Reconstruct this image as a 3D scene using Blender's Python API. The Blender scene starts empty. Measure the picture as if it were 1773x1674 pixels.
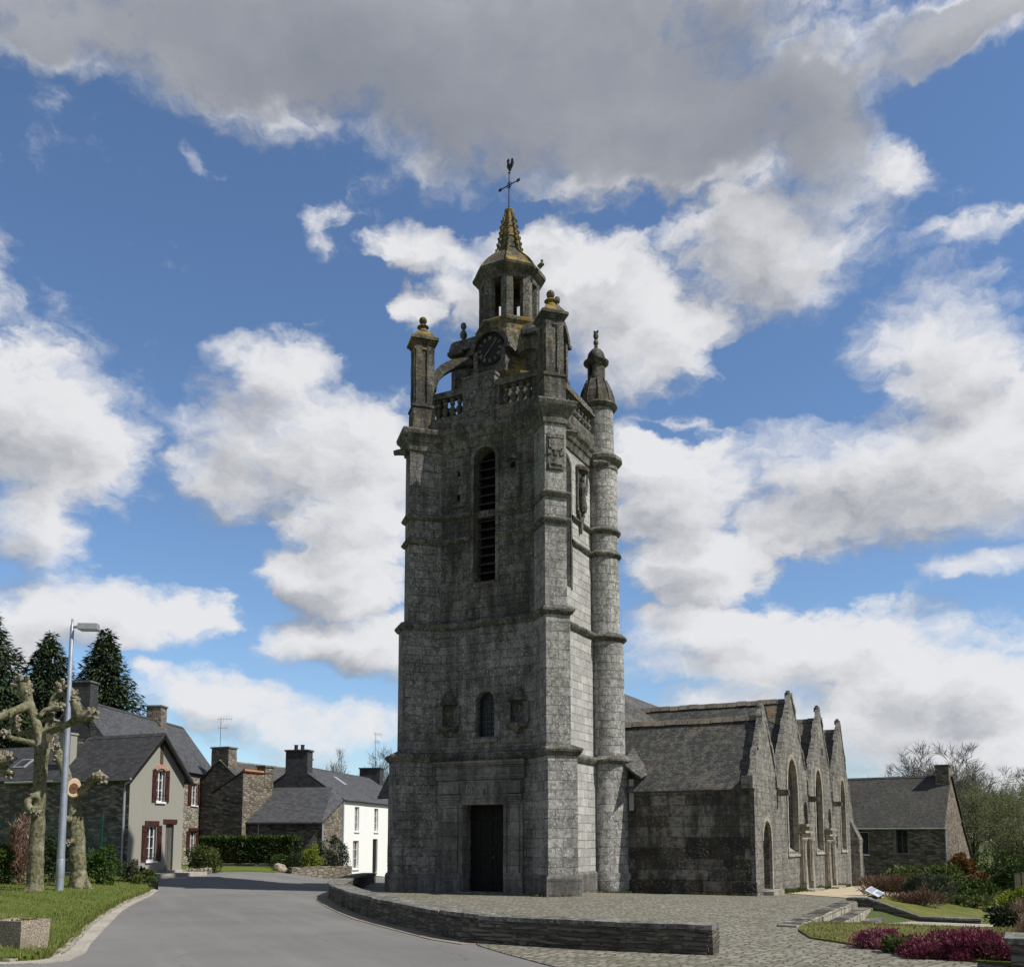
import bpy, bmesh, math, random
from mathutils import Vector, Matrix, noise as mnoise
from mathutils.geometry import tessellate_polygon
R = math.radians
PI = math.pi
sc = bpy.context.scene
COL = sc.collection

# ------------------------------------------------------------------ camera
cam_d = bpy.data.cameras.new('camera')
cam = bpy.data.objects.new('camera', cam_d)
COL.objects.link(cam)
cam_d.sensor_width = 36.0
cam_d.lens = 33.807
cam_d.shift_y = 0.24817
cam_d.clip_end = 3000
cam.location = (0, 0, 1.6)
cam.rotation_euler = (R(96.0), 0, 0)
sc.camera = cam

# ------------------------------------------------------------------ view, sun
sc.view_settings.view_transform = 'Standard'
sc.view_settings.look = 'None'
sc.view_settings.exposure = 0.0
sc.view_settings.gamma = 1.0
SUN_AZ, SUN_EL = -21.0, 50.0        # angle from +X, elevation
sun_d = bpy.data.lights.new('sun', 'SUN')
sun_d.energy = 5.0
sun_d.angle = R(0.5)
sun_d.color = (1.0, 0.955, 0.88)
sun = bpy.data.objects.new('sun', sun_d)
COL.objects.link(sun)
sdir = Vector((math.cos(R(SUN_EL))*math.cos(R(SUN_AZ)), math.cos(R(SUN_EL))*math.sin(R(SUN_AZ)), math.sin(R(SUN_EL))))
sun.rotation_euler = sdir.to_track_quat('Z', 'Y').to_euler()
sun.location = (60, -30, 80)


# ------------------------------------------------------------------ node helper
class NT:
    def __init__(s, tree):
        s.t = tree
        s.L = tree.links

    def __call__(s, typ, _out=0, _p=None, **inp):
        n = s.t.nodes.new(typ)
        for k, v in (_p or {}).items():
            setattr(n, k, v)
        for k, v in inp.items():
            key = int(k[1:]) if k[0] == 'i' and k[1:].isdigit() else k.replace('_', ' ')
            sock = n.inputs[key]
            if isinstance(v, bpy.types.NodeSocket):
                s.L.new(v, sock)
            else:
                if isinstance(v, (tuple, list)) and len(v) == 3 and sock.type == 'RGBA':
                    v = (*v, 1)
                sock.default_value = v
        return n.outputs[_out] if _out is not None else n

    def math(s, op, a, b=0.0, c=0.0, clamp=False):
        return s('ShaderNodeMath', 0, {'operation': op, 'use_clamp': clamp}, i0=a, i1=b, i2=c)

    def vmath(s, op, a, b=(0, 0, 0), c=(0, 0, 0)):
        o = 1 if op in ('DOT_PRODUCT', 'LENGTH') else 0
        return s('ShaderNodeVectorMath', o, {'operation': op}, i0=a, i1=b, i2=c)

    def mix(s, f, a, b, bt='MIX'):
        n = s.t.nodes.new('ShaderNodeMix')
        n.data_type = 'RGBA'
        n.blend_type = bt
        for idx, v in ((0, f), (6, a), (7, b)):
            if isinstance(v, bpy.types.NodeSocket):
                s.L.new(v, n.inputs[idx])
            elif idx == 0:
                n.inputs[0].default_value = v
            else:
                n.inputs[idx].default_value = (*v, 1)
        return n.outputs[2]

    def ramp(s, v, lo, hi, a=0.0, b=1.0):
        return s('ShaderNodeMapRange', 0, {'interpolation_type': 'SMOOTHSTEP'}, i0=v, i1=lo, i2=hi, i3=a, i4=b)

    def noise(s, vec, scale, detail=4, rough=0.6, out=0, dist=0.0):
        return s('ShaderNodeTexNoise', out, Vector=vec, Scale=scale, Detail=detail, Roughness=rough, Distortion=dist)


# ------------------------------------------------------------------ world: sky with clouds
CLOUDS = [(-0.089, 0.722, 0.507, 0.076, 1), (0.105, 0.67, 0.299, 0.064, 1), (0.276, 0.558, 0.118, 0.065, 0.9), (0.339, 0.65, 0.075, 0.079, 0.95), (-0.366, 0.69, 0.188, 0.043, 0.9), (-0.506, 0.677, 0.085, 0.033, 0.9), (0.458, 0.686, 0.116, 0.03, 0.9), (0.40, 0.61, 0.05, 0.045, 0.5), (0.059, 0.545, 0.152, 0.049, 1), (0.14, 0.497, 0.093, 0.056, 1), (-0.09, 0.573, 0.057, 0.029, 0.9), (-0.105, 0.519, 0.038, 0.03, 0.5), (-0.467, 0.376, 0.09, 0.085, 1), (-0.473, 0.294, 0.054, 0.041, 0.8), (-0.25, 0.457, 0.065, 0.041, 0.9), (-0.219, 0.397, 0.131, 0.064, 1), (-0.283, 0.364, 0.075, 0.043, 0.9), (-0.164, 0.335, 0.084, 0.079, 0.8), (-0.18, 0.265, 0.077, 0.037, 1), (-0.167, 0.202, 0.101, 0.041, 0.9), (-0.403, 0.216, 0.104, 0.041, 1), (-0.473, 0.199, 0.053, 0.042, 0.9), (-0.298, 0.133, 0.083, 0.029, 0.9), (-0.195, 0.107, 0.128, 0.035, 0.7), (-0.343, 0.159, 0.032, 0.017, 0.6), (0.174, 0.362, 0.096, 0.061, 1), (0.203, 0.287, 0.089, 0.046, 1), (0.45, 0.45, 0.10, 0.075, 0.7), (0.45, 0.345, 0.15, 0.075, 0.95), (0.36, 0.36, 0.13, 0.07, 0.8), (0.47, 0.25, 0.07, 0.022, 0.8), (0.30, 0.31, 0.10, 0.05, 0.6), (0.292, 0.185, 0.184, 0.046, 0.9), (0.224, 0.211, 0.116, 0.041, 0.8), (0.434, 0.137, 0.13, 0.06, 0.9), (0.273, 0.116, 0.16, 0.05, 0.95), (0.47, 0.085, 0.17, 0.05, 0.85), (0.47, 0.535, 0.075, 0.022, 0.35), (-0.205, 0.578, 0.036, 0.028, 0.30), (-0.324, 0.612, 0.028, 0.016, 0.28), (-0.582, 0.465, 0.089, 0.132, 0.7), (0.585, 0.325, 0.087, 0.143, 0.7)]

GAPS = [(-0.023, 0.602, 0.096, 0.012, 0.55), (0.104, 0.581, 0.069, 0.016, 0.6), (0.269, 0.455, 0.044, 0.043, 1.0), (-0.152, 0.506, 0.031, 0.065, 0.9), (0.175, 0.41, 0.073, 0.012, 0.6), (-0.277, 0.553, 0.094, 0.052, 0.6), (0.46, 0.63, 0.057, 0.028, 0.6), (0.323, 0.423, 0.062, 0.015, 0.4)]


def make_world():
    w = bpy.data.worlds.new('World')
    sc.world = w
    w.use_nodes = True
    t = w.node_tree
    t.nodes.clear()
    # group: cloud field in (azimuth, elevation)
    g = bpy.data.node_groups.new('cloud_field', 'ShaderNodeTree')
    g.interface.new_socket('p', in_out='INPUT', socket_type='NodeSocketVector')
    g.interface.new_socket('f', in_out='OUTPUT', socket_type='NodeSocketFloat')
    gi = g.nodes.new('NodeGroupInput')
    go = g.nodes.new('NodeGroupOutput')
    G = NT(g)
    acc = None
    for (a, e, ra, re, wt) in CLOUDS:
        q = G.vmath('MULTIPLY_ADD', gi.outputs[0], (1/ra, 1/re, 0), (-a/ra, -e/re, 0))
        d = G.vmath('DOT_PRODUCT', q, q)
        v = G.math('SUBTRACT', wt, d)
        acc = v if acc is None else G.math('SMOOTH_MAX', acc, v, 0.25)
    acc = G.math('MAXIMUM', acc, -0.55)
    for (a, e, ra, re, wt) in GAPS:
        q = G.vmath('MULTIPLY_ADD', gi.outputs[0], (1/ra, 1/re, 0), (-a/ra, -e/re, 0))
        v = G.math('MAXIMUM', G.math('SUBTRACT', 1.0, G.vmath('DOT_PRODUCT', q, q)), 0.0)
        acc = G.math('SUBTRACT', acc, G.math('MULTIPLY', v, wt*1.3))
    G.L.new(acc, go.inputs[0])
    N = NT(t)
    tc = N('ShaderNodeTexCoord', 0)
    sep = N('ShaderNodeSeparateXYZ', None, i0=tc)
    az = N.math('ARCTAN2', sep.outputs[0], sep.outputs[1])
    el = N.math('ARCSINE', sep.outputs[2])
    p = N('ShaderNodeCombineXYZ', 0, i0=az, i1=el)
    pn = N.vmath('MULTIPLY', p, (1, 1.5, 1))
    wv = N.vmath('SUBTRACT', N.noise(pn, 6.5, 3, 0.5, out=1), (0.5, 0.5, 0.5))
    pw = N.vmath('ADD', p, N.vmath('MULTIPLY', wv, (0.11, 0.075, 0)))
    wv2 = N.vmath('SUBTRACT', N.noise(pn, 26.0, 6, 0.6, out=1), (0.5, 0.5, 0.5))
    pw = N.vmath('ADD', pw, N.vmath('MULTIPLY', wv2, (0.05, 0.036, 0)))

    def field(pos):
        n = t.nodes.new('ShaderNodeGroup')
        n.node_tree = g
        N.L.new(pos, n.inputs[0])
        return n.outputs[0]
    pq = N.vmath('ADD', pn, N.vmath('MULTIPLY', wv2, (0.05, 0.05, 0)))
    nz = N.noise(pq, 9.0, 14, 0.6)
    nzs = N.math('SUBTRACT', nz, 0.5)
    # away from the photographed part of the sky clouds come from the noise alone
    away = N.ramp(N.math('ABSOLUTE', az), 0.62, 0.9)
    hi = N.ramp(el, 0.82, 1.0)
    away = N.math('MAXIMUM', away, hi)
    big = N.math('SUBTRACT', N.math('MULTIPLY', N.noise(tc, 2.2, 6, 0.6), 3.2), 1.25)
    f0 = field(pw)
    F = N('ShaderNodeMix', 0, None, i0=away, i2=f0, i3=big)
    nf = N.math('SUBTRACT', N.noise(pq, 36.0, 8, 0.62), 0.5)
    D = N.math('ADD', F, N.math('ADD', N.math('MULTIPLY', nzs, 2.0), N.math('MULTIPLY', nf, 0.7)))
    soft = N.ramp(N.noise(pn, 4.0, 3, 0.5), 0.35, 0.65, 0.30, 1.05)
    dens = N.ramp(D, -0.38, soft)
    # soft light from the upper right
    f1 = field(N.vmath('ADD', pw, (0.022, 0.03, 0)))
    nz1 = N.noise(N.vmath('ADD', pq, (0.016, 0.03, 0)), 9.0, 6, 0.6)
    dl = N.math('ADD', N.math('MULTIPLY', N.math('SUBTRACT', f0, f1), 0.55), N.math('MULTIPLY', N.math('SUBTRACT', nz, nz1), 1.25))
    core = N.ramp(D, 0.25, 1.5)
    lit = N.math('SUBTRACT', N.math('ADD', 0.76, dl), N.math('MULTIPLY', core, 0.36))
    top = N.ramp(el, 0.5, 0.66)                     # the great cloud overhead is seen from below
    under = N.math('MULTIPLY', top, N.ramp(F, 0.15, 0.6))
    lit = N('ShaderNodeMix', 0, None, i0=N.math('MULTIPLY', under, 0.8), i2=lit, i3=0.16)
    lit = N.math('ADD', lit, N.math('MULTIPLY', N.math('SUBTRACT', N.noise(pn, 3.0, 4, 0.5), 0.5), 0.45))
    lit = N.ramp(lit, 0.05, 0.95)
    lit = N.math('MULTIPLY', lit, N.math('SUBTRACT', 1.0, N.math('MULTIPLY', away, 0.75)))
    base = N.mix(away, (0.285, 0.31, 0.365), (0.15, 0.165, 0.20))      # grey underside overhead; out of view an added dark cloud cuts the fill
    ccol = N.mix(lit, base, (0.98, 0.98, 1.0))
    sky = N('ShaderNodeTexSky', 0, {'sky_type': 'NISHITA', 'sun_disc': False, 'sun_elevation': R(SUN_EL),
                                    'sun_rotation': R(90 - SUN_AZ), 'altitude': 100, 'air_density': 1.0,
                                    'dust_density': 0.2, 'ozone_density': 2.0})
    sky = N.mix(1.0, sky, (0.86, 0.98, 1.10), 'MULTIPLY')
    bg1 = N('ShaderNodeBackground', 0, None, Color=sky, Strength=0.125)
    bg2 = N('ShaderNodeBackground', 0, None, Color=ccol, Strength=0.83)
    dens = N.math('MULTIPLY', dens, 0.97)
    dens = N.math('MULTIPLY', dens, N.ramp(el, -0.02, 0.02))
    ms = N('ShaderNodeMixShader', 0, None, i0=dens, i1=bg1, i2=bg2)
    out = t.nodes.new('ShaderNodeOutputWorld')
    N.L.new(ms, out.inputs[0])
    w.cycles.sampling_method = 'MANUAL'
    w.cycles.sample_map_resolution = 512


make_world()

# ------------------------------------------------------------------ materials
MAT = {}


def newmat(name):
    m = bpy.data.materials.new(name)
    m.use_nodes = True
    m.node_tree.nodes.clear()
    MAT[name] = m
    return m, NT(m.node_tree)


def finish(m, N, color, rough=0.9, bump=None, bstr=0.5, bdist=0.02, metal=0.0, spec=0.3, trans=None, normal=None):
    b = N('ShaderNodeBsdfPrincipled', None, None, Base_Color=color, Roughness=rough, Metallic=metal)
    b.inputs['Specular IOR Level'].default_value = spec
    if bump is not None:
        nb = N('ShaderNodeBump', 0, None, Strength=bstr, Distance=bdist, Height=bump)
        N.L.new(nb, b.inputs['Normal'])
    sh = b.outputs[0]
    if trans:
        tr = N('ShaderNodeBsdfTranslucent', 0, None, Color=color)
        sh = N('ShaderNodeMixShader', 0, None, i0=trans, i1=sh, i2=tr)
    o = m.node_tree.nodes.new('ShaderNodeOutputMaterial')
    N.L.new(sh, o.inputs[0])
    return m


def plain(name, col, rough=0.7, metal=0.0, var=0.25, scale=6.0, spec=0.3, bstr=0.15):
    m, N = newmat(name)
    oc = N('ShaderNodeTexCoord', 3)
    n = N.noise(oc, scale, 6, 0.6)
    k = N.ramp(n, 0.3, 0.7, 1 - var, 1 + var)
    c = N.mix(1.0, tuple(col), N('ShaderNodeCombineXYZ', 0, None, i0=k, i1=k, i2=k), 'MULTIPLY')
    return finish(m, N, c, rough, n, bstr, 0.01, metal, spec)


def granite(name, base=(0.29, 0.285, 0.265), bw=0.62, bh=0.31, dark=0.45, lichen=0.4, tint=(0.3, 0.2, 0.06), tinted=0.0, joint=0.45, bumps=0.9, speck=1.0, blockvar=0.2):
    """lichen-covered ashlar: blocks of uneven tone, worn joints, black stains, pale spots"""
    m, N = newmat(name)
    uv = N('ShaderNodeUVMap', 0, {'uv_map': 'UVMap'})
    oc = N('ShaderNodeTexCoord', 3)
    wob = N.vmath('SUBTRACT', N.noise(uv, 3.0, 3, 0.5, out=1), (0.5, 0.5, 0.5))
    uvw = N.vmath('ADD', uv, N.vmath('MULTIPLY', wob, (0.05, 0.035, 0)))
    br = N('ShaderNodeTexBrick', None, {'offset': 0.42, 'squash': 0.8, 'squash_frequency': 3}, Vector=uvw,
           Color1=(0, 0, 0), Color2=(1, 1, 1), Mortar=(0.5, 0.5, 0.5), Scale=1.0, Mortar_Size=0.011,
           Mortar_Smooth=0.25, Bias=0.0, Brick_Width=bw, Row_Height=bh)
    blk = br.outputs[0]
    jn = br.outputs[1]
    jn = N.math('MULTIPLY', jn, N.ramp(N.noise(oc, 1.1, 4, 0.6), 0.35, 0.6, 0.35, 1.0))
    n1 = N.noise(oc, 0.55, 6, 0.65)          # broad stains
    n2 = N.noise(oc, 7.0, 8, 0.72)           # mottling
    n3 = N.noise(oc, 17.0, 5, 0.65)          # lichen speckle
    n4 = N.noise(N.vmath('MULTIPLY', oc, (2.2, 2.2, 0.35)), 1.6, 5, 0.6)   # run-off streaks
    k = N.ramp(blk, 0.0, 1.0, 1-blockvar, 1+blockvar)
    c = N.mix(1.0, base, N('ShaderNodeCombineXYZ', 0, None, i0=k, i1=k, i2=k), 'MULTIPLY')
    d = tuple(x*0.23 for x in base)
    li = (min(1, base[0]*1.9), min(1, base[1]*1.92), min(1, base[2]*1.85))
    c = N.mix(N.math('MULTIPLY', N.ramp(n2, 0.43, 0.62), 0.72*speck), c, d)
    c = N.mix(N.math('MULTIPLY', N.ramp(n3, 0.55, 0.62), 0.85*speck*min(1.15, lichen/0.4)), c, li)
    st = N.math('MULTIPLY', N.ramp(N.math('ADD', N.math('MULTIPLY', n1, 0.5), N.math('MULTIPLY', n4, 0.5)), 0.44, 0.58), dark)
    c = N.mix(st, c, (0.03, 0.03, 0.028))
    n5 = N.noise(oc, 2.6, 7, 0.7)
    c = N.mix(N.math('MULTIPLY', N.ramp(n5, 0.56, 0.68), 0.55*lichen), c, (0.42, 0.42, 0.38))
    if tinted:
        c = N.mix(N.math('MULTIPLY', N.ramp(N.noise(oc, 1.8, 7, 0.7), 0.47, 0.62), tinted), c, tint)
    c = N.mix(N.math('MULTIPLY', jn, joint), c, (0.035, 0.034, 0.03))
    h = N.math('SUBTRACT', N.math('ADD', N.math('MULTIPLY', n2, 0.7), N.math('ADD', N.math('MULTIPLY', blk, 0.15), N.math('MULTIPLY', n3, 0.3))), N.math('MULTIPLY', jn, 0.7))
    return finish(m, N, c, 0.95, h, bumps, 0.03, 0, 0.15)


def rubble(name, c1=(0.2, 0.18, 0.15), c2=(0.36, 0.32, 0.25), scale=(2.6, 7.5), mortar=(0.2, 0.18, 0.15), bumps=0.8):
    """coursed schist rubble: flat irregular stones"""
    m, N = newmat(name)
    uv = N('ShaderNodeUVMap', 0, {'uv_map': 'UVMap'})
    wob = N.vmath('SUBTRACT', N.noise(uv, 2.5, 4, 0.6, out=1), (0.5, 0.5, 0.5))
    uvw = N.vmath('MULTIPLY', N.vmath('ADD', uv, N.vmath('MULTIPLY', wob, (0.2, 0.08, 0))), (scale[0], scale[1], 1))
    v1 = N('ShaderNodeTexVoronoi', None, {'feature': 'F1', 'voronoi_dimensions': '2D'}, Vector=uvw, Scale=1.0)
    v2 = N('ShaderNodeTexVoronoi', None, {'feature': 'DISTANCE_TO_EDGE', 'voronoi_dimensions': '2D'}, Vector=uvw, Scale=1.0)
    edge = N.ramp(v2.outputs[0], 0.03, 0.14, 1, 0)
    sepc = N('ShaderNodeSeparateColor', None, None, i0=v1.outputs[1])
    n = N.noise(uv, 9.0, 6, 0.7)
    c = N.mix(sepc.outputs[0], c1, c2)
    c = N.mix(N.ramp(sepc.outputs[1], 0.6, 0.95, 0, 0.6), c, tuple(x*0.4 for x in c1))
    c = N.mix(N.ramp(n, 0.55, 0.75, 0, 0.5), c, tuple(min(1, x*1.35) for x in c2))
    c = N.mix(N.math('MULTIPLY', edge, 0.75), c, tuple(x*0.45 for x in mortar))
    big = N.noise(uv, 0.5, 4, 0.6)
    c = N.mix(N.ramp(big, 0.5, 0.72, 0, 0.45), c, tuple(x*0.35 for x in c1))
    h = N.math('ADD', N.math('MULTIPLY', edge, -1.0), N.math('MULTIPLY', n, 0.5))
    return finish(m, N, c, 0.95, h, bumps, 0.03, 0, 0.15)


def slate(name, base=(0.075, 0.078, 0.085), lichen=0.0, w=0.22, h=0.13, orange=0.0, bumps=0.6):
    m, N = newmat(name)
    uv = N('ShaderNodeUVMap', 0, {'uv_map': 'UVMap'})
    oc = N('ShaderNodeTexCoord', 3)
    wob = N.vmath('SUBTRACT', N.noise(uv, 5.0, 3, 0.5, out=1), (0.5, 0.5, 0.5))
    uvw = N.vmath('ADD', uv, N.vmath('MULTIPLY', wob, (0.05, 0.025, 0)))
    br = N('ShaderNodeTexBrick', None, {'offset': 0.5}, Vector=uvw, Color1=(0, 0, 0), Color2=(1, 1, 1), Mortar=(0.5, 0.5, 0.5),
           Scale=1.0, Mortar_Size=0.008, Mortar_Smooth=0.2, Bias=0.0, Brick_Width=w, Row_Height=h)
    k = N.ramp(br.outputs[0], 0, 1, 0.72, 1.3)
    c = N.mix(1.0, base, N('ShaderNodeCombineXYZ', 0, None, i0=k, i1=k, i2=k), 'MULTIPLY')
    n = N.noise(oc, 5.0, 7, 0.72)
    n1 = N.noise(oc, 0.6, 5, 0.6)
    if lichen:
        c = N.mix(N.math('MULTIPLY', N.ramp(N.math('ADD', N.math('MULTIPLY', n, 0.7), N.math('MULTIPLY', n1, 0.3)), 0.45, 0.62), lichen), c, (0.21, 0.21, 0.185))
        c = N.mix(N.math('MULTIPLY', N.ramp(N.noise(oc, 22, 4, 0.6), 0.58, 0.68), lichen), c, (0.4, 0.4, 0.36))
    else:
        c = N.mix(N.ramp(n1, 0.4, 0.7, 0, 0.25), c, tuple(x*1.5 for x in base))
    if orange:
        c = N.mix(N.math('MULTIPLY', N.ramp(N.noise(oc, 1.2, 6, 0.7), 0.52, 0.66), orange), c, (0.30, 0.15, 0.04))
    c = N.mix(N.math('MULTIPLY', br.outputs[1], 0.6), c, (0.015, 0.015, 0.015))
    hh = N.math('SUBTRACT', N.math('ADD', N.math('MULTIPLY', br.outputs[0], 0.5), N.math('MULTIPLY', n, 0.4)), br.outputs[1])
    return finish(m, N, c, 0.72, hh, bumps, 0.015, 0, 0.3)


def render_wall(name, base, dirt=0.3, dcol=(0.2, 0.19, 0.16), rough=0.9):
    m, N = newmat(name)
    oc = N('ShaderNodeTexCoord', 3)
    n = N.noise(oc, 0.8, 7, 0.65)
    n2 = N.noise(N.vmath('MULTIPLY', oc, (3, 3, 0.4)), 1.5, 5, 0.6)
    f = N.noise(oc, 60, 3, 0.6)
    c = N.mix(N.math('MULTIPLY', N.ramp(N.math('ADD', N.math('MULTIPLY', n, .5), N.math('MULTIPLY', n2, .5)), 0.45, 0.65), dirt), base, dcol)
    return finish(m, N, c, rough, f, 0.25, 0.01, 0, 0.2)


def leaves(name, a, b, c, trans=0.25, rough=0.65):
    """foliage: every leaf or sprig gets its own tone"""
    m, N = newmat(name)
    rnd = N('ShaderNodeNewGeometry', 8)
    oc = N('ShaderNodeTexCoord', 3)
    n = N.noise(oc, 1.3, 3, 0.5)
    col = N.mix(rnd, a, b)
    col = N.mix(N.ramp(N.math('ADD', N.math('MULTIPLY', rnd, 0.3), N.math('MULTIPLY', n, 0.7)), 0.42, 0.66), col, c)
    return finish(m, N, col, rough, None, trans=trans, spec=0.25)


def ground_mat(name, cols, s1, s2, bstr=0.5, fine=60, bdist=0.02):
    m, N = newmat(name)
    oc = N('ShaderNodeTexCoord', 3)
    a = N.noise(oc, s1, 6, 0.6)
    b = N.noise(oc, s2, 8, 0.7)
    f = N.noise(oc, fine, 4, 0.7)
    c = N.mix(N.ramp(a, 0.35, 0.65), cols[0], cols[1])
    c = N.mix(N.ramp(b, 0.5, 0.7, 0, 0.8), c, cols[2])
    if 'lawn' in name:
        c = N.mix(N.ramp(N.noise(oc, 1.5, 7, 0.75), 0.57, 0.7, 0, 0.6), c, (0.20, 0.17, 0.09))
    k = N.ramp(f, 0.3, 0.7, 0.72, 1.28)
    c = N.mix(1.0, c, N('ShaderNodeCombineXYZ', 0, None, i0=k, i1=k, i2=k), 'MULTIPLY')
    return finish(m, N, c, 0.95, f, bstr, bdist, 0, 0.15)


def cobble(name, c1=(0.15, 0.14, 0.11), c2=(0.30, 0.285, 0.235), size=(0.19, 0.13)):
    m, N = newmat(name)
    oc = N('ShaderNodeTexCoord', 3)
    r = N('ShaderNodeVectorRotate', 0, {'rotation_type': 'Z_AXIS'}, Vector=oc, Angle=R(38))
    wob = N.vmath('SUBTRACT', N.noise(r, 0.9, 3, 0.5, out=1), (0.5, 0.5, 0.5))
    v = N.vmath('ADD', r, N.vmath('MULTIPLY', wob, (0.5, 0.35, 0)))
    br = N('ShaderNodeTexBrick', None, {'offset': 0.5, 'squash': 0.8, 'squash_frequency': 2}, Vector=v, Color1=(0, 0, 0), Color2=(1, 1, 1),
           Mortar=(0.5, 0.5, 0.5), Scale=1.0, Mortar_Size=0.016, Mortar_Smooth=0.6, Bias=0.0, Brick_Width=size[0], Row_Height=size[1])
    c = N.mix(br.outputs[0], c1, c2)
    n = N.noise(oc, 14, 6, 0.7)
    b = N.noise(oc, 0.45, 6, 0.65)
    c = N.mix(N.ramp(n, 0.5, 0.72, 0, 0.6), c, tuple(x*1.3 for x in c2))
    c = N.mix(N.math('MULTIPLY', br.outputs[1], 0.8), c, (0.06, 0.055, 0.04))
    moss = N.math('MULTIPLY', N.ramp(b, 0.46, 0.64), N.ramp(N.noise(oc, 5, 5, 0.7), 0.4, 0.62))
    c = N.mix(N.math('MULTIPLY', moss, 0.5), c, (0.12, 0.125, 0.055))
    h = N.math('SUBTRACT', N.math('ADD', N.math('MULTIPLY', br.outputs[0], 0.3), N.math('MULTIPLY', n, 0.4)), br.outputs[1])
    return finish(m, N, c, 0.9, h, 0.9, 0.03, 0, 0.2)


granite('granite', (0.345, 0.338, 0.322), dark=0.34, lichen=0.42, speck=0.85, blockvar=0.2, joint=0.6, bh=0.27, bw=0.55)
granite('granite_sunlit', (0.44, 0.433, 0.415), dark=0.12, lichen=0.35, bw=0.6, bh=0.26, speck=0.4, blockvar=0.17, joint=0.6)  # sunlit brightness of the south wall put into the base colour
granite('granite_west_shade', (0.25, 0.241, 0.227), dark=0.52, lichen=0.5, speck=0.9, blockvar=0.22, joint=0.6, bh=0.27, bw=0.58, tinted=0.12, tint=(0.12, 0.095, 0.06))  # west-face shade lowered into the base colour, along with real black lichen
granite('granite_stain_shade', (0.17, 0.161, 0.148), blockvar=0.25, joint=0.6, dark=0.68, lichen=0.42, tinted=0.15, tint=(0.16, 0.12, 0.06))  # black stain of the tower top; west belfry shade is in the colour too
granite('granite_top', (0.16, 0.153, 0.138), dark=0.72, lichen=0.5, tinted=0.3, tint=(0.2, 0.16, 0.06), bw=0.5, bh=0.26)
granite('granite_gold', (0.19, 0.175, 0.12), dark=0.6, lichen=0.35, tinted=0.85, tint=(0.33, 0.22, 0.05), bw=0.4, bh=0.2)
granite('granite_trim', (0.21, 0.205, 0.185), dark=0.5, lichen=0.55, bw=0.8, bh=2.0, joint=0.3)
granite('granite_string', (0.18, 0.175, 0.155), dark=0.65, lichen=0.55, bw=0.8, bh=2.0, joint=0.3, tinted=0.2, tint=(0.13, 0.13, 0.05))
granite('granite_portal', (0.225, 0.217, 0.2), dark=0.5, lichen=0.22, bw=0.9, bh=0.42, speck=0.6)
granite('granite_carved', (0.19, 0.183, 0.17), dark=0.5, lichen=0.4, bw=9, bh=9, joint=0.0)
granite('granite_aisle', (0.15, 0.143, 0.128), bw=1.15, bh=0.33, blockvar=0.75, dark=0.8, lichen=0.35, tinted=0.1)
granite('granite_gable', (0.215, 0.207, 0.19), bw=0.40, bh=0.19, dark=0.42, lichen=0.95, joint=0.35, tinted=0.15, tint=(0.38, 0.32, 0.22))
granite('granite_pale', (0.36, 0.33, 0.275), dark=0.12, lichen=0.2, bw=0.5, bh=0.3, speck=0.5)
rubble('wall_stone', (0.085, 0.08, 0.068), (0.20, 0.185, 0.155), (1.9, 15.0))
rubble('schist_pale', (0.26, 0.23, 0.18), (0.46, 0.42, 0.34), (2.6, 7.0))
rubble('schist_dark', (0.09, 0.084, 0.075), (0.27, 0.25, 0.22), (2.8, 9.0))
rubble('schist_mixed', (0.12, 0.10, 0.078), (0.34, 0.29, 0.23), (2.6, 8.0))
rubble('schist_brown', (0.17, 0.145, 0.115), (0.32, 0.28, 0.22), (3.2, 7.5))
rubble('edging_stone', (0.34, 0.3, 0.24), (0.62, 0.57, 0.48), (4.0, 5.0))
slate('slate', (0.07, 0.072, 0.078))
slate('slate_dark', (0.05, 0.05, 0.052))
slate('slate_old', (0.058, 0.056, 0.05), lichen=0.3, w=0.17, h=0.09, bumps=0.4)
slate('slate_church', (0.052, 0.052, 0.050), lichen=0.55, w=0.15, h=0.075, orange=0.10, bumps=0.4)
slate('slate_gold', (0.12, 0.10, 0.07), lichen=0.3, w=0.2, h=0.10, orange=0.95)
slate('ridge_tile', (0.17, 0.15, 0.12), lichen=0.6, w=0.35, h=0.6, orange=0.35)
plain('orange_tile', (0.42, 0.17, 0.07), 0.85, scale=14)
render_wall('stucco', (0.30, 0.295, 0.26), 0.5, (0.3, 0.28, 0.22))
render_wall('white_paint', (0.82, 0.82, 0.80), 0.10, (0.6, 0.6, 0.56))
render_wall('concrete', (0.40, 0.37, 0.32), 0.5, (0.24, 0.22, 0.18))
plain('white_frame', (0.8, 0.8, 0.8), 0.5, var=0.06)
plain('red_shutter', (0.06, 0.02, 0.017), 0.6, var=0.25, scale=9)
plain('brick_pink', (0.45, 0.26, 0.2), 0.9, scale=14)
plain('wood_dark', (0.008, 0.007, 0.006), 0.7, var=0.4, scale=8)
plain('wood_brown', (0.09, 0.06, 0.035), 0.75, var=0.35, scale=8)
plain('wood_door', (0.10, 0.10, 0.09), 0.7, var=0.2, scale=8)
plain('dark_void', (0.006, 0.006, 0.006), 0.9, var=0.1)
plain('iron', (0.05, 0.05, 0.052), 0.55, 0.6, var=0.3, scale=12)
plain('iron_green', (0.012, 0.05, 0.04), 0.5, 0.1, var=0.2)
plain('galvanised', (0.42, 0.46, 0.55), 0.45, 0.55, var=0.12, scale=5)
plain('lamp_grey', (0.30, 0.31, 0.33), 0.5, 0.2, var=0.1)
plain('zinc', (0.40, 0.43, 0.47), 0.5, 0.4, var=0.15)
plain('soil', (0.09, 0.06, 0.04), 1.0, var=0.4, scale=9, bstr=0.6)
plain('clay_pot', (0.25, 0.12, 0.07), 0.9, var=0.3)
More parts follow.
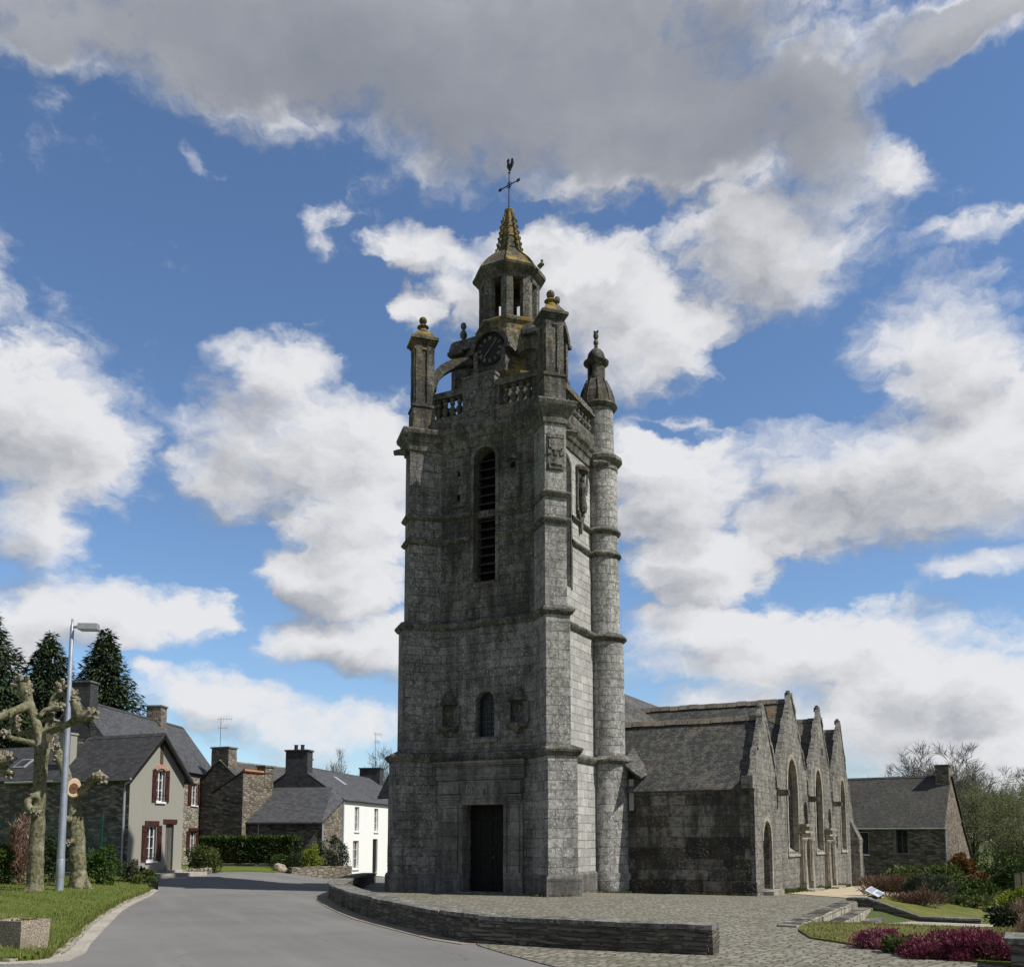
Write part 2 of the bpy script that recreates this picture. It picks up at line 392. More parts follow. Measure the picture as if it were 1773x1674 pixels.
plain('gilt', (0.24, 0.21, 0.16), 0.7, var=0.35, scale=30)
plain('clock_black', (0.012, 0.012, 0.012), 0.55, 0.0, var=0.4, scale=10)
plain('sign_white', (0.58, 0.61, 0.68), 0.4, var=0.04)
plain('sign_print', (0.25, 0.28, 0.36), 0.5, var=0.2, scale=40)
plain('petal_white', (0.8, 0.78, 0.7), 0.7, var=0.1)
plain('petal_yellow', (0.7, 0.42, 0.03), 0.7, var=0.1)
plain('boulder', (0.34, 0.29, 0.23), 0.95, var=0.5, scale=5, bstr=0.8)


def bark_mat(name, a, b, c, sc1=7.0):
    m, N = newmat(name)
    oc = N('ShaderNodeTexCoord', 3)
    n = N.noise(oc, sc1, 6, 0.65)
    n2 = N.noise(oc, 2.2, 5, 0.65)
    fl = N.noise(N.vmath('MULTIPLY', oc, (1, 1, 0.35)), 32.0, 5, 0.7)
    n = N.math('ADD', N.math('MULTIPLY', n, 0.6), N.math('MULTIPLY', fl, 0.4))
    col = N.mix(N.ramp(n, 0.4, 0.62), a, b)
    col = N.mix(N.ramp(n2, 0.5, 0.66, 0, 0.8), col, c)
    return finish(m, N, col, 0.95, n, 0.8, 0.03, 0, 0.1)


bark_mat('bark_mossy', (0.07, 0.068, 0.04), (0.23, 0.22, 0.135), (0.31, 0.29, 0.22), 12.0)
bark_mat('bark_knuckle', (0.10, 0.085, 0.06), (0.46, 0.42, 0.34), (0.22, 0.2, 0.13), 16)
bark_mat('bark_cut', (0.55, 0.40, 0.27), (0.66, 0.52, 0.38), (0.5, 0.33, 0.22), 9)
bark_mat('bark_heart', (0.16, 0.08, 0.045), (0.09, 0.05, 0.03), (0.25, 0.13, 0.07), 9)
bark_mat('bark_grey', (0.12, 0.11, 0.095), (0.19, 0.175, 0.15), (0.15, 0.145, 0.11))
bark_mat('bark_dark', (0.035, 0.03, 0.024), (0.07, 0.06, 0.045), (0.05, 0.05, 0.03))
leaves('conifer_leaf', (0.016, 0.032, 0.016), (0.045, 0.075, 0.032), (0.07, 0.09, 0.036), 0.15)
leaves('hedge_leaf', (0.025, 0.055, 0.012), (0.055, 0.095, 0.018), (0.075, 0.10, 0.02), 0.2)
leaves('laurel_leaf', (0.03, 0.07, 0.014), (0.065, 0.125, 0.025), (0.09, 0.14, 0.03), 0.2)
leaves('dark_leaf', (0.012, 0.026, 0.01), (0.03, 0.052, 0.018), (0.04, 0.06, 0.02), 0.15)
leaves('lime_leaf', (0.14, 0.20, 0.02), (0.25, 0.30, 0.04), (0.30, 0.33, 0.05), 0.3)
leaves('spring_leaf', (0.13, 0.155, 0.06), (0.21, 0.23, 0.10), (0.18, 0.18, 0.10), 0.4)
leaves('bright_leaf', (0.04, 0.07, 0.018), (0.10, 0.14, 0.035), (0.14, 0.16, 0.05), 0.3)
leaves('sage_leaf', (0.045, 0.06, 0.035), (0.085, 0.10, 0.06), (0.10, 0.11, 0.07), 0.2)
leaves('rust_leaf', (0.06, 0.035, 0.012), (0.17, 0.075, 0.018), (0.20, 0.105, 0.03), 0.2)
leaves('heather_leaf', (0.10, 0.02, 0.035), (0.24, 0.045, 0.095), (0.32, 0.10, 0.15), 0.2)
leaves('heather_pale', (0.2, 0.05, 0.08), (0.33, 0.11, 0.15), (0.3, 0.13, 0.16), 0.2)
leaves('pink_twig', (0.20, 0.12, 0.09), (0.34, 0.2, 0.15), (0.3, 0.22, 0.17), 0.2)
leaves('brown_twig', (0.10, 0.055, 0.035), (0.20, 0.115, 0.075), (0.17, 0.12, 0.08), 0.1)
leaves('grass_blade', (0.11, 0.15, 0.028), (0.20, 0.24, 0.055), (0.27, 0.27, 0.09), 0.35)
leaves('grass_dry', (0.13, 0.15, 0.035), (0.22, 0.22, 0.07), (0.30, 0.26, 0.11), 0.3)
def asphalt():
    m, N = newmat('asphalt')
    oc = N('ShaderNodeTexCoord', 3)
    a = N.noise(oc, 0.22, 6, 0.6)
    b = N.noise(N.vmath('MULTIPLY', N('ShaderNodeVectorRotate', 0, {'rotation_type': 'Z_AXIS'}, Vector=oc, Angle=R(-25)), (1.6, 0.14, 1)), 0.9, 6, 0.65)
    f = N.noise(oc, 110, 3, 0.7)
    g2 = N.noise(oc, 9, 7, 0.75)
    c = N.mix(N.ramp(a, 0.35, 0.65), (0.158, 0.155, 0.15), (0.193, 0.19, 0.182))
    c = N.mix(N.ramp(b, 0.45, 0.7, 0, 0.55), c, (0.22, 0.216, 0.204))
    c = N.mix(N.ramp(g2, 0.55, 0.75, 0, 0.5), c, (0.125, 0.122, 0.117))
    k = N.ramp(f, 0.3, 0.7, 0.74, 1.26)
    c = N.mix(1.0, c, N('ShaderNodeCombineXYZ', 0, None, i0=k, i1=k, i2=k), 'MULTIPLY')
    w = N.vmath('ADD', oc, N.vmath('MULTIPLY', N.noise(oc, 1.3, 5, 0.7, out=1), (0.9, 0.9, 0)))
    v = N('ShaderNodeTexVoronoi', 0, {'feature': 'DISTANCE_TO_EDGE', 'voronoi_dimensions': '2D'}, Vector=w, Scale=0.33)
    cr_ = N.math('MULTIPLY', N.ramp(v, 0.0, 0.009, 1, 0), N.ramp(N.noise(oc, 0.5, 3, 0.5), 0.5, 0.62))
    c = N.mix(N.math('MULTIPLY', cr_, 0.55), c, (0.09, 0.088, 0.08))
    finish(m, N, c, 0.95, N.math('SUBTRACT', f, cr_), 0.4, 0.006, 0, 0.15)


asphalt()
ground_mat('grit', [(0.24, 0.21, 0.165), (0.30, 0.265, 0.21), (0.16, 0.14, 0.10)], 0.8, 4, 0.6, 50)
ground_mat('gravel', [(0.34, 0.31, 0.27), (0.42, 0.39, 0.34), (0.25, 0.23, 0.19)], 0.8, 6, 0.8, 40)
ground_mat('sandy', [(0.42, 0.34, 0.23), (0.5, 0.42, 0.3), (0.34, 0.29, 0.2)], 0.8, 6, 0.6, 40)
ground_mat('lawn_green', [(0.10, 0.145, 0.025), (0.14, 0.18, 0.035), (0.19, 0.20, 0.055)], 0.7, 3.5, 1.0, 55, 0.04)
ground_mat('lawn_mixed', [(0.10, 0.14, 0.025), (0.20, 0.19, 0.06), (0.30, 0.24, 0.10)], 0.4, 2.2, 1.0, 55, 0.04)
ground_mat('meadow', [(0.06, 0.085, 0.025), (0.09, 0.11, 0.035), (0.10, 0.09, 0.05)], 0.06, 0.5, 0.6, 20)
cobble('cobbles')


def glass_mat():
    m, N = newmat('glass_dark')
    oc = N('ShaderNodeTexCoord', 3)
    n = N.noise(oc, 1.3, 3, 0.5)
    c = N.mix(N.ramp(n, 0.4, 0.6), (0.012, 0.014, 0.017), (0.04, 0.042, 0.045))
    finish(m, N, c, 0.12, n, 0.04, 0.02, 0, 0.6)


glass_mat()


# leaded church glass
def leaded():
    m, N = newmat('leaded_glass')
    uv = N('ShaderNodeUVMap', 0, {'uv_map': 'UVMap'})
    br = N('ShaderNodeTexBrick', None, {'offset': 0.0}, Vector=uv, Color1=(0.02, 0.022, 0.028), Color2=(0.05, 0.052, 0.062), Mortar=(0.01, 0.01, 0.01),
           Scale=1.0, Mortar_Size=0.012, Mortar_Smooth=0.1, Brick_Width=0.11, Row_Height=0.09)
    finish(m, N, br.outputs[0], 0.3, br.outputs[1], 0.3, 0.01, 0, 0.5)


leaded()


# ------------------------------------------------------------------ mesh helpers
class MB:
    def __init__(s):
        s.v = []
        s.f = []

    def poly(s, pts):
        i = len(s.v)
        s.v += [tuple(p) for p in pts]
        s.f.append(tuple(range(i, i+len(pts))))

    def box(s, x0, x1, y0, y1, z0, z1, top=None):
        """axis aligned box; top=(dx,dy) shrinks the upper face"""
        dx, dy = top or (0, 0)
        a = [(x0, y0, z0), (x1, y0, z0), (x1, y1, z0), (x0, y1, z0)]
        b = [(x0+dx, y0+dy, z1), (x1-dx, y0+dy, z1), (x1-dx, y1-dy, z1), (x0+dx, y1-dy, z1)]
        s.hull(a, b)

    def hull(s, a, b):
        i = len(s.v)
        n = len(a)
        s.v += [tuple(p) for p in a] + [tuple(p) for p in b]
        s.f.append(tuple(i+k for k in reversed(range(n))))
        s.f.append(tuple(i+n+k for k in range(n)))
        for k in range(n):
            k2 = (k+1) % n
            s.f.append((i+k, i+k2, i+n+k2, i+n+k))

    def obox(s, c, size, rz=0.0, axes=None):
        c = Vector(c)
        if axes is None:
            ax = Vector((math.cos(rz), math.sin(rz), 0))
            ay = Vector((-math.sin(rz), math.cos(rz), 0))
            azz = Vector((0, 0, 1))
        else:
            ax, ay, azz = axes
        hx, hy, hz = [q/2 for q in size]
        a = [c+ax*sx*hx+ay*sy*hy-azz*hz for sx, sy in ((-1, -1), (1, -1), (1, 1), (-1, 1))]
        b = [p+azz*2*hz for p in a]
        s.hull(a, b)

    def bar(s, p0, p1, w, d=None, up=(0, 0, 1)):
        p0, p1 = Vector(p0), Vector(p1)
        az = (p1-p0).normalized()
        up = Vector(up)
        if abs(az.dot(up)) > 0.98:
            up = Vector((1, 0, 0))
        ax = az.cross(up).normalized()
        ay = ax.cross(az)
        s.obox((p0+p1)/2, (w, d or w, (p1-p0).length), axes=(ax, ay, az))

    def prism(s, pts, z0, z1):
        s.hull([(x, y, z0) for x, y in pts], [(x, y, z1) for x, y in pts])

    def extr(s, pts, vec):
        vec = Vector(vec)
        s.hull([Vector(p) for p in pts], [Vector(p)+vec for p in pts])

    def lathe(s, cx, cy, prof, n=16, a0=0.0, a1=2*PI, scx=1.0):
        i = len(s.v)
        full = abs(a1-a0-2*PI) < 1e-6
        m = n if full else n+1
        for (r, z) in prof:
            for k in range(m):
                a = a0+(a1-a0)*k/n
                s.v.append((cx+r*math.cos(a)*scx, cy+r*math.sin(a), z))
        for j in range(len(prof)-1):
            for k in range(n):
                k2 = (k+1) % m
                s.f.append((i+j*m+k, i+j*m+k2, i+(j+1)*m+k2, i+(j+1)*m+k))
        if prof[0][0] > 1e-4:
            s.f.append(tuple(i+k for k in reversed(range(m))))
        if prof[-1][0] > 1e-4:
            s.f.append(tuple(i+(len(prof)-1)*m+k for k in range(m)))

    def tube(s, pts, rad, n=8, cap=True):
        pts = [Vector(p) for p in pts]
        i = len(s.v)
        up = Vector((0.13, 0.21, 0.97))
        for j, p in enumerate(pts):
            t = (pts[min(j+1, len(pts)-1)]-pts[max(j-1, 0)]).normalized()
            ref = up if abs(t.dot(up)) < 0.95 else Vector((1, 0, 0.1))
            ax = t.cross(ref).normalized()
            ay = t.cross(ax)
            r = rad[j] if isinstance(rad, (list, tuple)) else rad
            for k in range(n):
                a = 2*PI*k/n
                s.v.append(tuple(p+(ax*math.cos(a)+ay*math.sin(a))*r))
        for j in range(len(pts)-1):
            for k in range(n):
                k2 = (k+1) % n
                s.f.append((i+j*n+k, i+j*n+k2, i+(j+1)*n+k2, i+(j+1)*n+k))
        if cap:
            s.f.append(tuple(i+k for k in reversed(range(n))))
            s.f.append(tuple(i+(len(pts)-1)*n+k for k in range(n)))

    def wall(s, o, u, outline, holes=(), depth=0.3, thick=0.0):
        """flat wall in the plane (u, z) at o; holes get reveals of the given depth; thick adds a back"""
        o = Vector(o)
        u = Vector(u).normalized()
        nrm = Vector((u.y, -u.x, 0))       # outward when walking along u with the outside on the right

        def P(q, d=0.0):
            return o+u*q[0]+Vector((0, 0, q[1]))-nrm*d
        loops = [list(outline)]+[list(h) for h in holes]
        flat = [q for lp in loops for q in lp]
        tri = tessellate_polygon([[Vector((q[0], q[1], 0)) for q in lp] for lp in loops])
        i = len(s.v)
        s.v += [tuple(P(q)) for q in flat]
        s.f += [tuple(i+k for k in t) for t in tri]
        for lp in loops[1:]:
            for a, b in zip(lp, lp[1:]+lp[:1]):
                s.poly([P(a), P(b), P(b, depth), P(a, depth)])
        if thick:
            lp = loops[0]
            for a, b in zip(lp, lp[1:]+lp[:1]):
                s.poly([P(a), P(b), P(b, thick), P(a, thick)])
            j = len(s.v)
            s.v += [tuple(P(q, thick)) for q in flat]
            s.f += [tuple(j+k for k in t) for t in tri]

    def sweep(s, path, prof, closed=True):
        """profile (out, z) swept along a plan path with mitred corners, outside on the right"""
        n = len(path)
        P = [Vector((p[0], p[1])) for p in path]
        dirs = []
        for k in range(n):
            a = P[k]-P[k-1]
            b = P[(k+1) % n]-P[k]
            if not closed and k == 0:
                a = b
            if not closed and k == n-1:
                b = a
            a.normalize()
            b.normalize()
            na, nb = Vector((a.y, -a.x)), Vector((b.y, -b.x))
            mm = na+nb
            dirs.append(mm/max(0.35, mm.dot(na)))
        i = len(s.v)
        m = len(prof)
        for k in range(n):
            for (d, z) in prof:
                s.v.append((P[k].x+dirs[k].x*d, P[k].y+dirs[k].y*d, z))
        for k in range(n if closed else n-1):
            k2 = (k+1) % n
            for j in range(m-1):
                s.f.append((i+k*m+j, i+k2*m+j, i+k2*m+j+1, i+k*m+j+1))

    def done(s, name, mat, parent=None, smooth=False, jitter=0.0, sub=0.0, seed=0, bevel=0.0):
        me = bpy.data.meshes.new(name)
        bm = bmesh.new()
        vs = [bm.verts.new(p) for p in s.v]
        for f in s.f:
            try:
                bm.faces.new([vs[k] for k in f])
            except ValueError:
                pass
        if sub:
            for _ in range(5):
                es = [e for e in bm.edges if e.calc_length() > sub]
                if not es:
                    break
                bmesh.ops.subdivide_edges(bm, edges=es, cuts=1)
        if jitter:
            bmesh.ops.remove_doubles(bm, verts=bm.verts[:], dist=0.0008)
        bmesh.ops.recalc_face_normals(bm, faces=bm.faces[:])
        uvl = bm.loops.layers.uv.new('UVMap')
        for f in bm.faces:
            n = f.normal
            if abs(n.z) > 0.94:
                t, b = Vector((1, 0, 0)), Vector((0, 1, 0))
            else:
                t = Vector((-n.y, n.x, 0)).normalized()
                b = n.cross(t)
            for lp in f.loops:
                co = lp.vert.co
                lp[uvl].uv = (co.dot(t), co.dot(b) if b.z >= 0 else -co.dot(b))
            f.smooth = smooth
        if jitter:
            for v in bm.verts:
                q = v.co*2.7+Vector((seed*7.3, 1.7, 3.1))
                v.co += mnoise.noise_vector(q)*jitter+mnoise.noise_vector(q*4.1)*jitter*0.5
        bm.to_mesh(me)
        bm.free()
        me.materials.append(MAT[mat])
        o = bpy.data.objects.new(name, me)
        COL.objects.link(o)
        if parent is not None:
            o.parent = parent
        if smooth:
            try:
                me.set_sharp_from_angle(angle=R(40))
            except Exception:
                pass
        return o


def arch(x0, x1, z0, zs, rise=None, n=12):
    """outline of an opening with a round (or stilted) head"""
    cx, r = (x0+x1)/2, (x1-x0)/2
    rise = rise or r
    pts = [(x0, z0), (x1, z0)]
    for k in range(n+1):
        a = PI*k/n
        pts.append((cx+r*math.cos(a), zs+rise*math.sin(a)))
    return pts


def rect(x0, x1, z0, z1):
    return [(x0, z0), (x1, z0), (x1, z1), (x0, z1)]


def tag(o, label=None, cat=None, group=None, kind=None):
    if label:
        o['label'] = label
    if cat:
        o['category'] = cat
    if group:
        o['group'] = group
    if kind:
        o['kind'] = kind
    return o


def thing(name, label, cat, loc=(0, 0, 0), rz=0.0, group=None):
    o = bpy.data.objects.new(name, None)
    o.empty_display_size = 0.3
    COL.objects.link(o)
    o.location = loc
    o.rotation_euler = (0, 0, rz)
    return tag(o, label, cat, group)


def copy_tree(o, parent=None):
    c = o.copy()
    COL.objects.link(c)
    if parent is not None:
        c.parent = parent
    for ch in [x for x in o.children]:
        copy_tree(ch, c)
    return c


# ------------------------------------------------------------------ terrain
CX, CY, TH = 1.157, 27.83, R(27)
CSN, CCS = math.sin(TH), math.cos(TH)


def to_loc(x, y):
    dx, dy = x-CX, y-CY
    return dx*CCS-dy*CSN, dx*CSN+dy*CCS


def to_world(X, Y):
    return CX+X*CCS+Y*CSN, CY-X*CSN+Y*CCS


def ss(a, b, x):
    t = min(1, max(0, (x-a)/(b-a)))
    return t*t*(3-2*t)


def plane_z(x, y):
    X, Y = to_loc(x, y)
    return -0.028*max(0.0, min(Y, 80.0))


def gz(x, y):
    """height of the ground"""
    X, Y = to_loc(x, y)
    z = -0.028*max(0.0, min(Y, 80.0))
    if Y < 1.0:
        z -= 0.48*ss(-7.2, 0.2, Y)*ss(8.05, 8.3, X)
    else:
        z -= 0.48*ss(8.3, 10.5+min(4, (Y-1)*0.3), X)
    lf = ss(-8.0, -12.0, x)*ss(29, 37, y)
    z = z*(1-lf)+lf*(0.09+0.10*ss(36, 52, y))
    return z


def sheet(name, poly, mat, dz=0.0, step=1.0, zf=None, kind='structure'):
    zf = zf or gz
    me = bpy.data.meshes.new(name)
    bm = bmesh.new()
    pts = [Vector((p[0], p[1], 0)) for p in poly]
    vs = [bm.verts.new(p) for p in pts]
    for t in tessellate_polygon([pts]):
        try:
            bm.faces.new([vs[k] for k in t])
        except ValueError:
            pass
    xs = [p[0] for p in poly]
    ys = [p[1] for p in poly]
    for axis, lo, hi in ((0, min(xs), max(xs)), (1, min(ys), max(ys))):
        k = math.floor(lo/step)*step
        while k < hi:
            co = Vector((k, 0, 0)) if axis == 0 else Vector((0, k, 0))
            no = Vector((1, 0, 0)) if axis == 0 else Vector((0, 1, 0))
            bmesh.ops.bisect_plane(bm, geom=bm.verts[:]+bm.edges[:]+bm.faces[:], plane_co=co, plane_no=no)
            k += step
    for v in bm.verts:
        v.co.z = zf(v.co.x, v.co.y)+dz
    bmesh.ops.recalc_face_normals(bm, faces=bm.faces[:])
    for f in bm.faces:
        if f.normal.z < 0:
            f.normal_flip()
    edge = [e for e in bm.edges if len(e.link_faces) == 1]
    ex = bmesh.ops.extrude_edge_only(bm, edges=edge)
    for g_ in ex['geom']:
        if isinstance(g_, bmesh.types.BMVert):
            g_.co.z -= 0.15
    bm.to_mesh(me)
    bm.free()
    me.materials.append(MAT[mat])
    o = bpy.data.objects.new(name, me)
    COL.objects.link(o)
    return tag(o, kind=kind)

# ================================================================== GROUND
def far_grid():
    xs = [-900, -500, -300, -200, -140, -100, -80, -60] + [-50+2*i for i in range(51)] + [60, 80, 100, 140, 200, 300, 500, 900]
    ys = [-60, -30, -15] + [-8+1.5*i for i in range(60)] + [90, 100, 120, 150, 200, 300, 500, 900, 1600]
    me = bpy.data.meshes.new('ground')
    v = [(x, y, gz(x, y)-0.09) for y in ys for x in xs]
    n = len(xs)
    f = [(j*n+i, j*n+i+1, (j+1)*n+i+1, (j+1)*n+i) for j in range(len(ys)-1) for i in range(n-1)]
    me.from_pydata(v, [], f)
    me.materials.append(MAT['meadow'])
    o = bpy.data.objects.new('ground', me)
    COL.objects.link(o)
    tag(o, kind='structure')


far_grid()

KERB_IN = [(-6.64, 12.74), (-6.28, 12.9), (-6.2, 13.14), (-6.92, 15.33), (-7.55, 17.0), (-8.17, 18.93), (-9.2, 22.28), (-9.87, 24.78), (-10.4, 27.34), (-11.3, 30.4)]
KERB_OUT = [(-6.63, 12.5), (-6.1, 12.62), (-5.85, 12.95), (-6.0, 13.77), (-6.42, 14.89), (-7.25, 17.35), (-8.75, 21.9), (-9.6, 25.0), (-10.15, 27.37), (-11.1, 30.5)]
WALL_OUT = [(2.76, 13.44), (1.36, 14.0), (0.38, 14.55), (-0.45, 15.0), (-1.0, 15.75), (-1.46, 16.7), (-2.11, 18.05), (-2.87, 19.69), (-3.6, 21.7), (-4.25, 23.7), (-4.75, 25.4), (-5.1, 27.0), (-5.25, 28.6), (-5.3, 30.4), (-5.5, 33.0), (-5.9, 36.2), (-6.2, 41.0)]


def left_bank(x, y):
    return gz(x, y)+0.05


# road
road = [(-6.63, 12.4)]+KERB_OUT[1:]+[(-12.2, 33.5), (-13.3, 36.6), (-13.0, 41.5), (-13.5, 43.0), (-12.0, 44.5), (-10.4, 45.2), (-9.2, 48), (-8.0, 54), (-7.5, 62), (-5.0, 62), (-5.2, 41), (-4.6, 30), (-3.8, 25), (-2.0, 19.4), (-0.6, 15.6), (-0.45, 14.6), (0.53, 12.3), (1.6, 9.0), (2.6, 4), (3.2, -12), (-14, -12), (-14, 8.0), (-11.5, 11.0)]
sheet('road', road, 'asphalt', 0.0, 1.5)
# pale grit along the foot of the low wall and the worn kerb strip by the lawn
strip = [(x-0.32, y-0.12) for x, y in WALL_OUT[3:14]]+[(x+0.1, y+0.05) for x, y in reversed(WALL_OUT[3:14])]
sheet('kerb_strip', strip, 'grit', 0.012, 1.0)
gut = KERB_OUT+list(reversed([(x-0.12, y+0.02) for x, y in KERB_IN]))
sheet('kerb_strip', gut, 'gravel', 0.014, 1.0)
# cobbled square: front part and church side in one
cob = [(0.53, 12.3), (-0.1, 13.7), (-0.5, 14.7), (-0.62, 15.4)] + [(x+0.2, y+0.1) for x, y in WALL_OUT[4:14]] + [(-5.2, 33), (-5.6, 37), (-5.9, 41.5)]
cob += [to_world(X, Y) for X, Y in ((-9.0, 16.0), (-9, 30), (12, 30), (9.0, 26.0), (8.6, 12), (8.2, 3.0), (8.2, 0.6), (8.2, -3), (8.2, -7.2), (8.35, -8.0), (8.75, -9.2))]
cob += [(5.24, 14.2), (5.6, 13.3), (6.2, 12.3), (7.5, 9.5), (9, 4), (9, -12), (3.2, -12), (2.6, 4), (1.6, 9.0)]


def cob_z(x, y):
    X, Y = to_loc(x, y)
    return plane_z(x, y) if X < 8.22 else gz(x, y)


sheet('paved_square', cob, 'cobbles', 0.013, 1.0, zf=plane_z)
# sandy path along the south side of the church
sheet('path', [to_world(X, Y) for X, Y in ((5.0, 7.5), (8.1, 3.2), (8.6, 10), (9, 24), (5.2, 25))], 'sandy', 0.03, 1.0, zf=plane_z)


# left lawn, a bank rising from the kerb
def bank_z(x, y):
    d = 9
    for (ax, ay), (bx, by) in zip(KERB_IN, KERB_IN[1:]):
        vx, vy = bx-ax, by-ay
        t = min(1, max(0, ((x-ax)*vx+(y-ay)*vy)/(vx*vx+vy*vy)))
        d = min(d, math.hypot(x-ax-vx*t, y-ay-vy*t))
    return 0.05+0.20*ss(0, 2.6, d)*ss(14, 22, y)+0.05*ss(0, 0.5, d)+0.04*mnoise.noise((x*0.5, y*0.5, 0))+0.012*mnoise.noise((x*2.5, y*2.5, 0))


lawn = KERB_IN+[(-12.6, 33.0), (-14.2, 36.3), (-20, 40), (-34, 40), (-34, 22), (-24, 14), (-10, 12.0)]
sheet('lawn', lawn, 'lawn_green', 0.0, 0.5, zf=bank_z)
# verge beside the cottages at the back left
sheet('lawn', [(-14.6, 42.2), (-10.9, 44.6), (-11.2, 50.5), (-19, 52.5), (-18, 47)], 'lawn_green', 0.03, 1.0)


# garden on the right
def gard_z(x, y):
    return gz(x, y)+0.02*mnoise.noise((x*0.7, y*0.7, 2))


garden = [to_world(X, Y) for X, Y in ((8.75, -9.2), (8.35, -8.0), (8.23, -7.2), (8.23, 1.0), (8.35, 6), (9.0, 26), (12, 30), (40, 45), (46, 10), (30, -8))]+[(12, 5), (7.6, 9.5), (6.3, 12.3), (5.65, 13.3)]
sheet('lawn', garden, 'lawn_mixed', 0.035, 0.8, zf=gard_z)
sheet('path', [to_world(X, Y) for X, Y in ((8.95, -0.9), (12.6, -1.5), (12.9, 0.5), (8.95, 0.68))], 'gravel', 0.075, 0.8)

# ================================================================== CHURCH
church = thing('church', 'grey granite church with a tall clock tower, lantern spire and four pointed side gables', 'church', (CX, CY, 0), -TH)
LT = 4.5
S2 = math.sqrt(2)
STG = [dict(s=0.0, bw=0.89, q=dict(SW=0.88, NW=0.90, NE=0.9), z0=-0.5, z1=4.12), dict(s=0.07, bw=0.75, q=dict(SW=0.57, NW=0.66, NE=0.6), z0=4.12, z1=8.12), dict(s=0.13, bw=0.68, q=dict(SW=0.42, NW=0.50, NE=0.45), z0=8.12, z1=14.25)]
CORN = {'NW': ((-LT, 0), (0, -1), (1, 0)), 'SW': ((0, 0), (1, 0), (0, 1)), 'SE': ((0, LT), (0, 1), (-1, 0)), 'NE': ((-LT, LT), (-1, 0), (0, -1))}


def corner_pts(key, st):
    c, a, b = [Vector(q) for q in CORN[key]]
    s, bw, q = st['s'], st['bw'], st['q'].get(key, 0.5)
    d = (a-b)/S2
    t = (a+b)/S2
    if key == 'SE':
        return [c-d*s*S2]
    k = q+bw/2+s*S2
    E = c+d*q
    return [E-t*bw/2-d*k, E-t*bw/2, E+t*bw/2, E+t*bw/2-d*k]


def plan(st):
    return [p for key in ('NW', 'SW', 'SE', 'NE') for p in corner_pts(key, st)]


# --- tower walls with their openings
NICHE_L = arch(-3.72, -3.3, 4.98, 5.72)
NICHE_R = arch(-1.36, -0.94, 4.98, 5.72)
W_HOLES = [
    [rect(-2.92, -1.5, -0.05, 2.64)],
    [arch(-2.58, -1.93, 4.66, 5.74), NICHE_L, NICHE_R],
    [arch(-2.70, -1.93, 9.5, 13.42), arch(-3.33, -3.2, 13.0, 13.12), arch(-1.42, -1.27, 12.95, 13.08), rect(-3.33, -3.2, 12.2, 12.4)],
]
S_HOLES = [[], [], [arch(1.02, 1.76, 9.4, 13.2)]]
for k, st in enumerate(STG):
    s = st['s']
    nw, sw, ne = corner_pts('NW', st), corner_pts('SW', st), corner_pts('NE', st)
    m_ = MB()
    m_.wall((0, s, 0), (1, 0, 0), rect(nw[3].x, sw[0].x, st['z0'], st['z1']), W_HOLES[k], 0.42 if k < 2 else 0.5)
    tag(m_.done('west_wall', 'granite_stain_shade' if k == 2 else 'granite_west_shade', church), ('dark west wall with the portal', 'dark west wall with niches', 'stained, shade-toned west wall of the belfry storey')[k])
    m_ = MB()
    m_.wall((-s, 0, 0), (0, 1, 0), rect(sw[3].y, LT-s, st['z0'], st['z1']), S_HOLES[k], 0.45)
    m_.wall((0, LT-s, 0), (-1, 0, 0), rect(s, -ne[0].x, st['z0'], st['z1']))
    m_.wall((-LT+s, 0, 0), (0, -1, 0), rect(-ne[3].y, -nw[0].y, st['z0'], st['z1']))
    m_.done('tower_wall', 'granite_sunlit', church)

for key in ('SW', 'NW', 'NE'):
    m_ = MB()
    for k, st in enumerate(STG):
        c = corner_pts(key, st)
        for a, b in zip(c, c[1:]):
            u = (b-a)
            m_.wall((a.x, a.y, 0), (u.x, u.y, 0), rect(0, u.length, st['z0'], st['z1']))
        # weathered cap over the step
        m_.poly([(p.x, p.y, st['z1']) for p in c])
    m_.done('buttress', 'granite' if key == 'SW' else 'granite_west_shade', church)


def string_course(paths, prof, name='string_course', mat='granite_string', closed=True, seed=0):
    m_ = MB()
    for pth in paths:
        m_.sweep(pth, prof, closed)
    return m_.done(name, mat, church, jitter=0.016, sub=0.35, seed=seed)


_p0 = plan(STG[0])
string_course([[Vector((-1.42, 0))]+_p0[4:]+_p0[:4]+[Vector((-3.0, 0))]], [(0.0, -0.45), (0.075, -0.45), (0.075, 0.50), (0.05, 0.55), (0.0, 0.60)], 'plinth', 'granite_portal', False)
string_course([plan(STG[0])], [(0.0, 3.93), (0.05, 3.96), (0.11, 4.06), (0.125, 4.12), (0.10, 4.16), (-0.30, 4.36)], seed=1)
string_course([plan(STG[1])], [(0.0, 8.04), (0.05, 8.07), (0.11, 8.16), (0.125, 8.22), (0.10, 8.26), (-0.18, 8.40)], seed=2)
s3 = STG[2]['s']
P3 = plan(STG[2])
nw3, sw3, se3, ne3 = [corner_pts(k, STG[2]) for k in ('NW', 'SW', 'SE', 'NE')]
segA = [Vector((-1.86, s3))]+sw3+[Vector((-s3, 0.98))]
segB = [Vector((-s3, 1.80))]+se3+ne3+nw3+[Vector((-2.77, s3))]
for i, z in enumerate((10.93, 11.72)):
    string_course([segA, segB], [(0.0, z-0.12), (0.04, z-0.1), (0.10, z-0.03), (0.115, z+0.02), (0.0, z+0.11)], closed=False, seed=3+i)
string_course([P3], [(0.0, 13.84), (0.05, 13.88), (0.07, 14.04), (0.10, 14.12), (0.13, 14.14), (0.17, 14.26), (0.25, 14.36), (0.28, 14.47), (0.27, 14.51), (0.03, 14.57), (-0.5, 14.59)], 'cornice', 'granite_string', seed=6)
